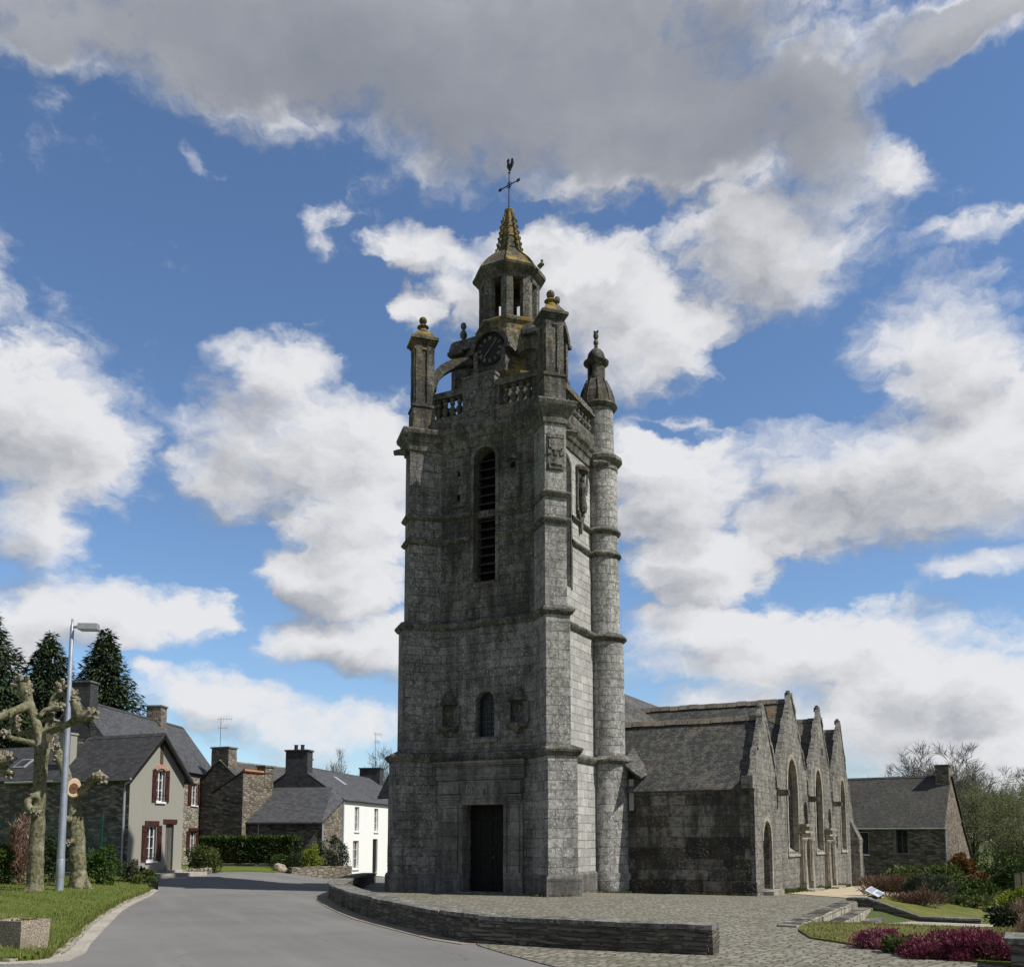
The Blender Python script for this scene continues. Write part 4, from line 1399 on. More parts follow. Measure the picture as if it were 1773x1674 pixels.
ck_ = [(0.0, 0.0), (0.05, 0.02), (0.10, 0.10), (0.15, 0.14), (0.20, 0.26), (0.19, 0.38), (0.13, 0.43), (0.10, 0.36), (0.08, 0.26), (0.03, 0.22), (-0.02, 0.27), (-0.03, 0.37), (-0.01, 0.43), (-0.05, 0.47), (-0.09, 0.43), (-0.14, 0.40), (-0.10, 0.37), (-0.11, 0.27), (-0.12, 0.18), (-0.08, 0.09)]
m_.extr([(LX+a*0.85*ca+0.01, LY+a*0.85*sa_-0.03, 24.44+z) for a, z in ck_], (0.0, 0.07, 0))
m_.tube([(LX, LY, 24.4), (LX, LY, 24.47)], 0.02, 5)
m_.done('weathercock', 'iron', cr)

# --- nave and aisles
NX = 4.92                       # plane of the four south gables
m_ = MB()
m_.wall((0.3, 3.9, 0), (1, 0, 0), rect(0, NX-0.3, -0.8, 3.3))
m_.wall((-8.35, 3.9, 0), (1, 0, 0), rect(0, 3.7, -0.8, 3.3))
m_.wall((-8.35, 25.2, 0), (0, -1, 0), rect(0, 21.3, -1.5, 3.4))
m_.wall((NX, 25.2, 0), (-1, 0, 0), rect(0, 13.27, -1.5, 3.4))
m_.done('aisle_wall', 'granite_aisle', church)
m_ = MB()
m_.box(0.9, NX+0.03, 3.80, 3.93, -0.8, 0.32)
m_.done('plinth', 'granite_aisle', church, jitter=0.015, sub=0.5)
GAB = [(3.9, -1.2), (25.2, -1.6), (25.2, 2.35), (24.6, 3.2), (21.75, 7.02), (18.95, 3.75), (18.85, 3.75), (16.2, 6.95), (13.1, 3.55), (13.0, 3.55), (10.15, 6.75), (7.3, 3.52), (7.2, 3.52), (5.5, 5.70), (3.9, 3.45)]
D1 = arch(4.98, 6.16, 0.02, 1.55, 0.62)
D2 = rect(11.15, 12.25, -0.25, 1.6)
D3 = rect(16.6, 17.7, -0.38, 1.5)
WN = [arch(8.95, 10.75, 1.15, 3.45, 1.0), arch(14.5, 16.1, 1.15, 3.45, 0.95), arch(21.1, 22.6, 1.15, 3.4, 0.95)]
NI = [arch(11.95, 12.75, 2.15, 2.62), arch(17.6, 18.4, 2.05, 2.5)]
m_ = MB()
m_.wall((NX, 0, 0), (0, 1, 0), GAB, [D1, D2, D3]+WN+NI+[rect(19.6, 20.0, 1.2, 1.75), arch(16.45, 16.75, 5.1, 5.3)], 0.38, 0.13)
m_.done('gable_wall', 'granite_gable', church)
# coping stones along the gable rakes, kneelers and finials
m_ = MB()
rk = random.Random(5)
for (ya, za, yb, zb) in ((3.75, 3.32, 5.5, 5.78), (5.5, 5.78, 7.25, 3.6), (7.25, 3.6, 10.15, 6.82), (10.15, 6.82, 13.05, 3.62), (13.05, 3.62, 16.2, 7.02), (16.2, 7.02, 18.9, 3.82), (18.9, 3.82, 21.75, 7.08), (21.75, 7.08, 25.3, 2.4)):
    L_ = math.hypot(yb-ya, zb-za)
    n = int(L_/0.42)
    for k in range(n):
        t0, t1 = k/n, (k+0.97)/n
        off = rk.uniform(-0.02, 0.025)
        p0 = Vector((NX-0.07+off, ya+(yb-ya)*t0, za+(zb-za)*t0))
        p1 = Vector((NX-0.07+off, ya+(yb-ya)*t1, za+(zb-za)*t1))
        m_.bar(p0, p1, 0.18+rk.uniform(-.02, .02), 0.15+rk.uniform(-.02, .03), up=(0, -(zb-za)/L_*0+0.0, 1) if False else (0, -(zb-za), (yb-ya)))
m_.done('coping', 'granite_gable', church, jitter=0.012, sub=0.4)
for y, z in ((10.15, 6.85), (16.2, 7.05), (21.75, 7.1), (5.5, 5.75)):
    m_ = MB()
    m_.lathe(NX-0.10, y, [(0.13, z-0.14), (0.12, z+0.04), (0.07, z+0.07), (0.08, z+0.11), (0.0, z+0.14)] if y > 6 else [(0.14, z-0.1), (0.13, z+0.08), (0.05, z+0.18), (0.0, z+0.2)], 8)
    m_.done('gable_finial', 'granite_string', church, jitter=0.012, sub=0.12)
for y in (3.78, 7.25, 13.05, 18.9):
    m_ = MB()
    m_.box(NX-0.3, NX+0.05, y-0.24, y+0.24, 3.12 if y < 4 else 3.3, 3.5 if y < 4 else 3.68)
    m_.done('kneeler', 'granite_gable', church, jitter=0.015, sub=0.25)


def roof(name, quads, mat, t=0.07, parent=None):
    m_ = MB()
    for q in quads:
        q = [Vector(p) for p in q]
        n = (q[1]-q[0]).cross(q[2]-q[0]).normalized()
        if n.z < 0:
            n = -n
        m_.extr([p-n*t for p in q], n*t)
    return m_.done(name, mat, parent or church, jitter=0.012, sub=0.8)


X1 = NX-0.12
# west aisle roof, its ridge and the roofs of the other gables running back to the nave
r1 = roof('roof', [[(0.55, 3.70, 3.10), (X1, 3.70, 3.10), (X1, 5.45, 5.46), (-0.6, 5.45, 5.46)], [(X1, 5.45, 5.46), (-0.6, 5.45, 5.46), (-0.6, 7.25, 3.36), (X1, 7.25, 3.36)]], 'slate_church')
r2 = roof('roof', [[(-2.2, 7.25, 3.36), (X1, 7.25, 3.36), (X1, 10.15, 6.58), (-2.2, 10.15, 6.58)], [(X1, 10.15, 6.58), (-2.2, 10.15, 6.58), (-2.2, 13.05, 3.4), (X1, 13.05, 3.4)]], 'slate_church')
r3 = roof('roof', [[(-2.2, 13.05, 3.4), (X1, 13.05, 3.4), (X1, 16.2, 6.55), (-2.2, 16.2, 6.55)], [(X1, 16.2, 6.55), (-2.2, 16.2, 6.55), (-2.2, 18.9, 3.6), (X1, 18.9, 3.6)]], 'slate_church')
r4 = roof('roof', [[(-2.2, 18.9, 3.6), (X1, 18.9, 3.6), (X1, 21.75, 6.65), (-2.2, 21.75, 6.65)], [(X1, 21.75, 6.65), (-2.2, 21.75, 6.65), (-2.2, 25.35, 2.6), (X1, 25.35, 2.6)]], 'slate_church')
roof('roof', [[(-2.25, 8.8, 7.62), (-2.25, 25.2, 7.62), (2.6, 25.2, 4.2), (2.6, 9.6, 4.2)], [(-2.25, 8.8, 7.62), (-2.25, 25.2, 7.62), (-8.7, 25.2, 3.1), (-8.7, 8.8, 3.1)], [(-2.25, 8.8, 7.62), (2.6, 9.6, 4.2), (2.0, 5.4, 4.2), (-2.25, 5.4, 5.5)]], 'slate_church')
roof('roof', [[(-4.9, 3.70, 3.10), (-8.7, 3.70, 3.10), (-8.7, 5.45, 5.3), (-4.9, 5.45, 5.3)], [(-8.7, 5.45, 5.3), (-4.9, 5.45, 5.3), (-4.9, 8.9, 3.3), (-8.7, 8.9, 3.3)]], 'slate_church')
# little roof tucked between the turret and the aisle
roof('roof', [[(0.75, 3.72, 4.05), (1.5, 3.5, 3.52), (1.5, 4.3, 3.7), (0.85, 4.6, 4.6)]], 'slate_church', 0.06)
m_ = MB()
m_.box(0.95, 1.10, 3.84, 3.95, 2.5, 3.5)
m_.done('rendered_patch', 'stucco', church)
# ridge tiles with rusty lichen below them
for (x0, y, z, pr) in ((-0.6, 5.45, 5.48, r1), (-2.2, 10.15, 6.62, r2), (-2.2, 16.2, 6.58, r3), (-2.2, 21.75, 6.68, r4)):
    m_ = MB()
    n = int((X1-x0)/0.36)
    for k in range(n):
        xa = x0+(X1-x0)*k/n
        xb = x0+(X1-x0)*(k+0.94)/n
        dz = rk.uniform(-.015, .02)
        m_.extr([(xa, y-0.15, z-0.13+dz), (xa, y-0.05, z+0.05+dz), (xa, y+0.05, z+0.05+dz), (xa, y+0.15, z-0.13+dz), (xa, y, z-0.02+dz)], (xb-xa, 0, 0))
    m_.done('ridge_tile', 'ridge_tile', pr)
for (y0, z0, y1, z1, pr, w) in ((9.45, 5.80, 10.1, 6.52, r2, 0.55), (15.3, 5.65, 16.15, 6.50, r3, 0.75), (19.6, 4.35, 21.7, 6.60, r4, 0.75)):
    m_ = MB()
    off = Vector((0, -(z1-z0), (y1-y0))).normalized()*0.018
    m_.poly([Vector((X1-w, y0, z0))+off, Vector((X1-0.02, y0-0.25, z0-0.26))+off, Vector((X1-0.02, y1, z1))+off, Vector((X1-w*1.5, y1, z1))+off])
    m_.done('lichen_patch', 'slate_gold', pr)
# stone gargoyle spouts in the valleys
for y in (7.3, 13.1, 18.95):
    m_ = MB()
    m_.hull([(NX-0.1, y-0.13, 3.02), (NX-0.1, y+0.13, 3.02), (NX-0.1, y+0.13, 3.26), (NX-0.1, y-0.13, 3.26)], [(NX+0.38, y-0.1, 3.04), (NX+0.38, y+0.1, 3.04), (NX+0.38, y+0.1, 3.22), (NX+0.38, y-0.1, 3.22)])
    m_.done('water_spout', 'granite_string', church, jitter=0.015, sub=0.2)
# tall windows with tracery
for (a0, a1, zs, rise) in ((8.95, 10.75, 3.45, 1.0), (14.5, 16.1, 3.45, 0.95), (21.1, 22.6, 3.4, 0.95)):
    m_ = MB()
    m_.wall((NX-0.34, 0, 0), (0, 1, 0), arch(a0-0.03, a1+0.03, 1.1, zs, rise+0.02))
    wn = m_.done('window', 'leaded_glass', church)
    m_ = MB()
    w = a1-a0
    for f in (1/3, 2/3):
        m_.box(NX-0.36, NX-0.22, a0+w*f-0.05, a0+w*f+0.05, 1.1, zs+0.3)
    for f0, f1 in ((0, 1/3), (1/3, 2/3), (2/3, 1)):
        ya, yb = a0+w*f0, a0+w*f1
        pts = [(NX-0.30, (ya+yb)/2+(yb-ya)/2*math.cos(PI*q/8), zs-0.1+(yb-ya)*0.8*math.sin(PI*q/8)) for q in range(9)]
        m_.tube(pts, 0.045, 6)
    pts = [(NX-0.30, (a0+a1)/2+0.3*math.cos(PI*q/6), zs+0.55+0.25*math.sin(PI*q/6)) for q in range(13)]
    m_.tube(pts, 0.04, 6)
    m_.done('tracery', 'granite_carved', wn)
    m_ = MB()
    inner = arch(a0+0.02, a1-0.02, 1.1, zs, rise, 14)
    outer = arch(a0-0.16, a1+0.16, 1.02, zs, rise+0.16, 14)
    for (a, b, c, d) in list(zip(inner[1:], inner[2:]+inner[:1], outer[2:]+outer[:1], outer[1:])):
        m_.extr([(NX+0.03, q[0], q[1]) for q in (a, b, c, d)], (-0.2, 0, 0))
    m_.extr([(NX+0.05, a0-0.18, 0.98), (NX+0.05, a1+0.18, 0.98), (NX-0.3, a1+0.05, 1.22), (NX-0.3, a0-0.05, 1.22)], (0, 0, 0.06))
    m_.done('window_surround', 'granite_pale', wn, jitter=0.008, sub=0.3)
# south doors
for q in (arch(4.95, 6.19, -0.1, 1.55, 0.64), rect(11.1, 12.3, -0.4, 1.65), rect(16.55, 17.75, -0.5, 1.55)):
    m_ = MB()
    m_.wall((NX-0.36, 0, 0), (0, 1, 0), q)
    m_.done('door', 'wood_brown', church)
m_ = MB()
inner = arch(4.99, 6.15, -0.1, 1.55, 0.62, 14)
outer = arch(4.86, 6.28, -0.1, 1.55, 0.76, 14)
for (a, b, c, d) in list(zip(inner[1:], inner[2:]+inner[:1], outer[2:]+outer[:1], outer[1:]))[:-1]:
    m_.extr([(NX+0.02, q[0], q[1]) for q in (a, b, c, d)], (-0.1, 0, 0))
m_.box(NX-0.3, NX+0.32, 4.8, 6.4, -0.5, 0.0)
m_.done('door_surround', 'granite_pale', church, jitter=0.01, sub=0.3)
for (y0, y1, zb, zt, ny) in ((11.15, 12.25, -0.25, 1.6, 12.35), (16.6, 17.7, -0.38, 1.5, 18.0)):
    m_ = MB()
    for ya, yb in ((y0-0.30, y0), (y1, y1+0.30)):
        m_.box(NX-0.05, NX+0.14, ya, yb, zb-0.5, zt)
        m_.box(NX-0.05, NX+0.24, ya-0.04, yb+0.04, zb-0.5, zb+0.3)
        m_.lathe(NX+0.16, (ya+yb)/2, [(0.10, zb+0.3), (0.085, zb+0.9), (0.075, zt-0.15), (0.11, zt-0.05), (0.11, zt)], 10)
    m_.box(NX-0.05, NX+0.12, y0-0.3, y1+0.3, zt, zt+0.22)
    m_.box(NX-0.05, NX+0.26, y0-0.36, y1+0.36, zt+0.22, zt+0.30)
    m_.box(NX-0.05, NX+0.10, y0-0.22, y1+0.22, zt+0.30, zt+0.46)
    m_.box(NX-0.05, NX+0.30, y0-0.40, y1+0.40, zt+0.46, zt+0.54)
    m_.box(NX-0.2, NX+0.55, y0-0.5, y1+0.4, zb-0.6, zb+0.02)
    m_.done('door_surround', 'granite_pale', church, jitter=0.008, sub=0.4)
    m_ = MB()
    m_.wall((NX-0.36, 0, 0), (0, 1, 0), arch(ny-0.42, ny+0.42, zt+0.5, zt+1.05, 0.42))
    m_.lathe(NX-0.16, ny, [(0.12, zt+0.56), (0.14, zt+0.7), (0.09, zt+0.95), (0.11, zt+1.05), (0.04, zt+1.1), (0.07, zt+1.17), (0.0, zt+1.28)], 9)
    m_.done('niche', 'granite_carved', church)
# end buttress and the low wall that runs from it
m_ = MB()
m_.extr([(NX-0.02, 24.1, -1.8), (NX+0.42, 24.1, -1.8), (NX+0.42, 24.1, 1.55), (NX-0.02, 24.1, 2.55)], (0, 1.1, 0))
m_.done('buttress', 'granite_gable', church, jitter=0.03, sub=0.5)

# ================================================================== LOW WALLS, STEPS, GARDEN STRUCTURES
def lift(mb_, f=plane_z):
    mb_.v = [(x, y, z+f(x, y)) for x, y, z in mb_.v]


def dens_path(p, step=0.5):
    out = [p[0]]
    for a, b in zip(p, p[1:]):
        L_ = math.dist(a, b)
        n = max(1, int(L_/step))
        out += [(a[0]+(b[0]-a[0])*k/n, a[1]+(b[1]-a[1])*k/n) for k in range(1, n+1)]
    return out


def smooth_path(p, it=2):
    for _ in range(it):
        q = [p[0]]
        for a, b in zip(p, p[1:]):
            q += [(a[0]*.75+b[0]*.25, a[1]*.75+b[1]*.25), (a[0]*.25+b[0]*.75, a[1]*.25+b[1]*.75)]
        p = q+[p[-1]]
    return p


WP = [WALL_OUT[0]]+smooth_path(WALL_OUT[1:], 2)
WPR = dens_path(list(reversed(WP)), 0.45)
lw = thing('low_stone_wall', 'low dark dry-stone wall with flat coping curving round the cobbled square in front of the tower', 'stone wall')
m_ = MB()
m_.sweep(WPR, [(0.0, -0.3), (0.0, 0.36), (-0.46, 0.36), (-0.46, -0.3)], False)
a, b = Vector(WPR[-1]), Vector(WPR[-2])
d = (a-b).normalized()
nrm = Vector((d.y, -d.x))
m_.poly([(a.x, a.y, -0.3), (a.x, a.y, 0.36), (a.x-nrm.x*0.46, a.y-nrm.y*0.46, 0.36), (a.x-nrm.x*0.46, a.y-nrm.y*0.46, -0.3)])
lift(m_)
m_.done('wall', 'wall_stone', lw, jitter=0.03, sub=0.22)
m_ = MB()
rk = random.Random(8)
i = 0
WPS = dens_path(list(reversed(WP)), 0.16)
while i < len(WPS)-2:
    j = min(len(WPS)-1, i+rk.randint(4, 7))
    if len(WPS)-1-j < 4:
        j = len(WPS)-1
    seg = WPS[i:j+1]
    dz = rk.uniform(-0.008, 0.012)
    o1, o2 = rk.uniform(0.015, 0.05), rk.uniform(-0.50, -0.47)
    if len(seg) > 2:
        m_.sweep(seg, [(o1, 0.36+dz), (o1, 0.425+dz), (o2, 0.425+dz), (o2, 0.36+dz), (o1, 0.36+dz)], False)
        for end, nx in ((0, 1), (-1, -2)):
            a, b = Vector(seg[end]), Vector(seg[nx])
            dd = (b-a).normalized()*(1 if end == 0 else -1)
            nr = Vector((dd.y, -dd.x))
            m_.poly([(a.x+nr.x*o1, a.y+nr.y*o1, 0.36+dz), (a.x+nr.x*o1, a.y+nr.y*o1, 0.425+dz), (a.x+nr.x*o2, a.y+nr.y*o2, 0.425+dz), (a.x+nr.x*o2, a.y+nr.y*o2, 0.36+dz)])
    i = j
lift(m_)
m_.done('coping', 'granite_trim', lw, jitter=0.008)
# a rough course of protruding stones on the straight front
m_ = MB()
A_, B_ = Vector(WALL_OUT[0]), Vector(WALL_OUT[3])
dv = (B_-A_)
L_ = dv.length
dv.normalize()
nrm = Vector((-dv.y, dv.x))*-1
if nrm.y > 0:
    nrm = -nrm
ang = math.atan2(dv.y, dv.x)
for row in range(6):
    t = 0
    while t < L_-0.1:
        w = rk.uniform(0.15, 0.6)
        p = A_+dv*(t+w/2)+nrm*rk.uniform(-0.06, -0.035)
        # follow the slightly bent line of the wall
        tt = (t+w/2)/L_
        k = min(2, int(tt*3))
        q = Vector(WALL_OUT[k]).lerp(Vector(WALL_OUT[k+1]), tt*3-k)+nrm*rk.uniform(-0.07, -0.045)
        m_.obox((q.x, q.y, 0.03+row*0.062), (w-0.015, 0.14, 0.052+rk.uniform(-.012, .008)), ang+rk.uniform(-.02, .02))
        t += w
m_.done('facing_stone', 'wall_stone', lw, jitter=0.01, sub=0.2)

st = thing('stone_steps', 'three wide shallow stone steps from the cobbles down to the garden lawn', 'steps', (CX, CY, 0), -TH)
for k, (x0, x1, y0, zt) in enumerate(((7.85, 8.21, -7.3, 0.03), (8.2, 8.56, -5.4, -0.13), (8.55, 8.92, -3.6, -0.29))):
    m_ = MB()
    y = y0
    while y < 0.55:
        w = rk.uniform(0.22, 0.42)
        m_.box(x0, x1+rk.uniform(-0.02, 0.02), y, min(0.6, y+w-0.012), -0.95, zt+rk.uniform(-0.008, 0.008))
        y += w
    sp_ = m_.done('step', 'granite_pale' if k < 2 else 'granite_portal', st, jitter=0.012, sub=0.3)
    m_ = MB()
    m_.box(x0-0.02, x1-0.05, y0+0.02, 0.58, zt-0.1, zt+0.014)
    m_.done('tread', 'granite_aisle', sp_, jitter=0.004, sub=0.3)

gw = thing('garden_wall', 'sloping stone flank wall running down beside the steps on the right', 'stone wall', (CX, CY, 0), -TH)
m_ = MB()
m_.extr([(7.95, 0.72, -1.0), (7.95, 0.72, 0.06), (8.45, 0.72, 0.07), (9.65, 0.72, -0.36), (11.0, 0.72, -0.36), (11.0, 0.72, -1.0)], (0, 0.34, 0))
m_.done('wall', 'wall_stone', gw, jitter=0.02, sub=0.25)
m_ = MB()
for (xa, za, xb, zb) in ((7.92, 0.085, 8.45, 0.095), (8.45, 0.095, 9.65, -0.335), (9.65, -0.335, 11.03, -0.335)):
    n = max(1, int((xb-xa)/0.5))
    for k in range(n):
        t0, t1 = k/n, (k+0.98)/n
        m_.bar((xa+(xb-xa)*t0, 0.89, za+(zb-za)*t0), (xa+(xb-xa)*t1, 0.89, za+(zb-za)*t1), 0.40, 0.05)
m_.done('coping', 'granite_trim', gw, jitter=0.008, sub=0.3)

# information lectern behind the flank wall
sg = thing('information_sign', 'white tilted information lectern on a dark post above the flank wall', 'sign', (*to_world(8.47, 1.95), -0.06), -TH)
m_ = MB()
m_.box(-0.05, 0.05, -0.04, 0.04, -0.5, 0.16)
m_.box(-0.16, 0.16, -0.03, 0.03, 0.10, 0.16)
m_.done('post', 'iron', sg)
ux, uy = Vector((0.86, -0.3, -0.40)).normalized(), Vector((0.15, 0.9, 0.42)).normalized()
uz = ux.cross(uy).normalized()
uy = uz.cross(ux)
m_ = MB()
m_.obox((0, 0, 0.27), (0.40, 0.30, 0.025), axes=(ux, uy, uz))
m_.done('panel', 'sign_white', sg)
m_ = MB()
c = Vector((0, 0, 0.27))+uz*0.015
for k in range(7):
    m_.obox(c+uy*(0.12-0.036*k)+ux*(-0.09), (0.18-0.02*(k % 3), 0.012, 0.004), axes=(ux, uy, uz))
m_.obox(c+ux*0.12+uy*0.03, (0.15, 0.15, 0.004), axes=(ux, uy, uz))
m_.done('print', 'sign_print', sg)

# pillar with flat cap at the right edge, low garden walls beyond
pl = thing('stone_pillar', 'square schist pillar with a flat stone cap at the end of the heather', 'pillar', (6.45, 11.95, -0.06), R(-28))
m_ = MB()
m_.box(-0.32, 0.5, -0.3, 0.45, -0.3, 0.40)
m_.done('pillar', 'wall_stone', pl, jitter=0.025, sub=0.15)
m_ = MB()
m_.box(-0.38, 0.55, -0.35, 0.5, 0.40, 0.47)
m_.done('cap', 'granite_trim', pl, jitter=0.008, sub=0.25)
for nm, lab, x, y, w in (('terrace_wall', 'low stone terrace wall at the right edge of the upper lawn', 12.3, 24.6, 4.0), ('terrace_wall', 'distant low wall in front of the paddock fence', 17.2, 33.5, 3.2)):
    z = gz(x, y)
    t = thing(nm, lab, 'stone wall', (x, y, z), R(-6))
    m_ = MB()
    m_.box(0, w, 0, 0.4, -0.3, 0.24)
    m_.done('wall', 'wall_stone', t, jitter=0.02, sub=0.25)
    m_ = MB()
    m_.box(-0.04, w, -0.03, 0.43, 0.24, 0.30)
    m_.done('coping', 'granite_trim', t, jitter=0.008, sub=0.4)
fz = gz(22.5, 42)
fe = thing('paddock_fence', 'weathered grey paling fence under the trees at the far right', 'fence', (22.0, 42.5, fz), R(-8))
for i in range(11):
    m_ = MB()
    m_.box(i*0.30, i*0.30+0.24, 0, 0.03, 0, 1.1+0.05*(i % 3))
    m_.done('pale', 'bark_grey', fe)
m_ = MB()
m_.box(0, 3.3, 0.03, 0.08, 0.35, 0.43)
m_.box(0, 3.3, 0.03, 0.08, 0.85, 0.93)
m_.done('rail', 'bark_grey', fe)

# ================================================================== HOUSES
def window_unit(par, o, u, w, h, frame='white_frame', shut=None, bars=1, depth=0.14, curtain=False, name='window'):
    """frame, panes and shutters set in the wall plane at o (left bottom corner), u along the wall, outside on the right of u"""
    o, u = Vector(o), Vector(u).normalized()
    nrm = Vector((u.y, -u.x, 0))
    up = Vector((0, 0, 1))
    m_ = MB()
    ax = (u, nrm, up)

    def bx(a0, a1, z0, z1, d0, d1):
        return m_.obox(o+u*(a0+a1)/2+up*(z0+z1)/2+nrm*(d0+d1)/2, (a1-a0, abs(d1-d0), z1-z0), axes=ax)
    f = 0.04
    d0, d1 = -depth-0.03, -depth+0.03
    bx(0, f, 0, h, d0, d1)
    bx(w-f, w, 0, h, d0, d1)
    bx(f, w-f, 0, f, d0, d1)
    bx(f, w-f, h-f, h, d0, d1)
    if bars:
        bx(w/2-0.022, w/2+0.022, f, h-f, d0, d1+0.006)
        for z in (h*0.36, h*0.68):
            bx(f, w/2-0.03, z-0.009, z+0.009, d0, d1-0.01)
            bx(w/2+0.03, w-f, z-0.009, z+0.009, d0, d1-0.01)
    win = m_.done(name, frame, par)
    m_ = MB()
    m_.poly([o+u*a_+up*z-nrm*(depth+0.035) for a_, z in ((-.02, -.02), (w+.02, -.02), (w+.02, h+.02), (-.02, h+.02))])
    m_.done('pane', 'glass_dark', win)
    m_ = MB()
    bx(-0.06, w+0.06, -0.075, -0.003, -0.1, 0.07)
    m_.done('sill', 'granite_portal' if frame != 'white_frame' else 'white_frame', win)
    if shut:
        for sgn in (0, 1):
            m_ = MB()
            a0 = -0.03-w*0.5 if sgn == 0 else w+0.03
            for k in range(4):
                q = w*0.5/4
                bx(a0+q*k, a0+q*(k+1)-0.008, -0.02, h+0.01, 0.012, 0.045)
            for z in (0.15, h-0.25):
                bx(a0+0.02, a0+w*0.5-0.03, z, z+0.09, 0.045, 0.065)
            m_.bar(o+u*(a0+0.04)+up*0.26+nrm*0.055, o+u*(a0+w*0.5-0.05)+up*(h-0.28)+nrm*0.055, 0.02, 0.08, up=u)
            m_.done('shutter', shut, win)
    return win


def gable_poly(W, eave, ridge, base=-0.8, rx=None):
    return [(0, base), (W, base), (W, eave), (rx if rx is not None else W/2, ridge), (0, eave)]


def house_shell(par, W, L_, eave, ridge, wall_mats, roof_mat, holes=None, over=0.18, base=-0.8, ends=0.12, rx=None, roof_from=0.0):
    """front gable y=0, right side x=W, back y=L, left x=0 with wall openings cut; two roof slopes and ridge"""
    holes = holes or {}
    rx = W/2 if rx is None else rx
    for key, o, u, outl in (('front', (0, 0, 0), (1, 0, 0), gable_poly(W, eave, ridge-0.06, base, rx)),
                            ('right', (W, 0, 0), (0, 1, 0), rect(0, L_, base, eave)),
                            ('back', (W, L_, 0), (-1, 0, 0), gable_poly(W, eave, ridge-0.06, base, W-rx)),
                            ('left', (0, L_, 0), (0, -1, 0), rect(0, L_, base, eave))):
        m_ = MB()
        m_.wall(o, u, outl, holes.get(key, []), 0.2)
        m_.done('wall', wall_mats.get(key, wall_mats['all']), par)
    m_ = MB()
    for sx, xe in ((-1, 0.0), (1, W)):
        run = abs(xe-rx)
        k = (ridge-eave)/run
        xo = xe+sx*over
        zo = eave-k*over
        pts = [Vector((xo, -ends, zo)), Vector((xo, L_+ends, zo)), Vector((rx, L_+ends, ridge)), Vector((rx, -ends, ridge))]
        n = Vector((sx*(ridge-eave), 0, run)).normalized()*0.07
        m_.extr([p+n*0.2 for p in pts], n)
    rf = m_.done('roof', roof_mat, par, jitter=0.01, sub=1.2)
    m_ = MB()
    n = int(L_/0.4)
    for q in range(n):
        ya, yb = -ends+(L_+2*ends)*q/n, -ends+(L_+2*ends)*(q+0.96)/n
        m_.extr([(rx-0.16, ya, ridge-0.03), (rx, ya, ridge+0.12), (rx+0.16, ya, ridge-0.03), (rx, ya, ridge+0.04)], (0, yb-ya, 0))
    m_.done('ridge_tile', 'slate_dark' if roof_mat != 'slate_old' else 'ridge_tile', rf)
    return rf


def chimney(par, x, y, sx, sy, z0, z1, mat, cap='granite_trim', pots=0, name='chimney'):
    m_ = MB()
    m_.box(x-sx/2, x+sx/2, y-sy/2, y+sy/2, z0, z1)
    ch = m_.done(name, mat, par, jitter=0.012, sub=0.35)
    m_ = MB()
    m_.box(x-sx/2-0.06, x+sx/2+0.06, y-sy/2-0.06, y+sy/2+0.06, z1, z1+0.09)
    m_.done('cap', cap, ch, jitter=0.006, sub=0.3)
    for k in range(pots):
        m_ = MB()
        px = x+(k-(pots-1)/2)*0.4
        m_.lathe(px, y, [(0.12, z1+0.09), (0.10, z1+0.34), (0.13, z1+0.36), (0.13, z1+0.40), (0.0, z1+0.40)], 10)
        m_.done('chimney_pot', 'iron', ch)
    return ch


def aerial(par, x, y, z0, h, rot=0.3):
    m_ = MB()
    m_.tube([(x, y, z0), (x, y, z0+h)], 0.014, 5)
    for zz, ln in ((h-0.1, 0.9), (h-0.65, 0.6)):
        c_, s_ = math.cos(rot), math.sin(rot)
        m_.tube([(x-0.25*ln*c_, y-0.25*ln*s_, z0+zz), (x+0.75*ln*c_, y+0.75*ln*s_, z0+zz)], 0.009, 4)
        for q in range(6):
            t = -0.2+0.19*q
            m_.tube([(x+t*ln*c_, y+t*ln*s_, z0+zz-0.17), (x+t*ln*c_, y+t*ln*s_, z0+zz+0.17)], 0.006, 4)
    return m_.done('aerial', 'iron', par)


# --- rendered cottage with its gable to the road
GC = 0.15
cot = thing('cottage', 'small cottage with a cream rendered gable, dark red shutters and a slate roof', 'house', (-14.9, 37.5, GC), R(67))
W_, L_ = 3.0, 3.5
e1, r1_ = 4.0, 5.62
cut = [rect(1.0, 1.5, 0.58, 1.98), rect(2.02, 2.48, 0.05, 2.06), rect(1.42, 1.86, 2.95, 4.22)]
house_shell(cot, W_, L_, e1, r1_, {'all': 'schist_dark', 'front': 'stucco', 'right': 'stucco'}, 'slate_dark', {'front': cut}, over=0.26, ends=0.28)
window_unit(cot, (1.0, 0, 0.58), (1, 0, 0), 0.5, 1.40, shut='red_shutter')
window_unit(cot, (1.42, 0, 2.95), (1, 0, 0), 0.44, 1.27, shut='red_shutter')
m_ = MB()
for x in (1.04, 1.46):
    for z in (0.75, 0.85):
        pass
m_.box(0.99, 1.51, -0.03, 0.0, 0.82, 0.84)
m_.box(0.99, 1.51, -0.03, 0.0, 0.70, 0.72)
m_.box(1.41, 1.87, -0.03, 0.0, 3.2, 3.22)
m_.done('window_bar', 'iron', cot)
m_ = MB()
m_.box(0.86, 1.62, -0.035, 0.08, 1.99, 2.17)
m_.box(1.86, 2.64, -0.035, 0.08, 2.07, 2.25)
m_.done('lintel', 'red_shutter', cot)
m_ = MB()
for k in range(7):
    a = PI*(0.2+0.6*k/6)
    m_.obox((1.64+0.34*math.cos(a), -0.01, 4.12+0.26*math.sin(a)), (0.1, 0.07, 0.17), axes=(Vector((math.sin(a), 0, -math.cos(a))), Vector((0, 1, 0)), Vector((math.cos(a), 0, math.sin(a)))))
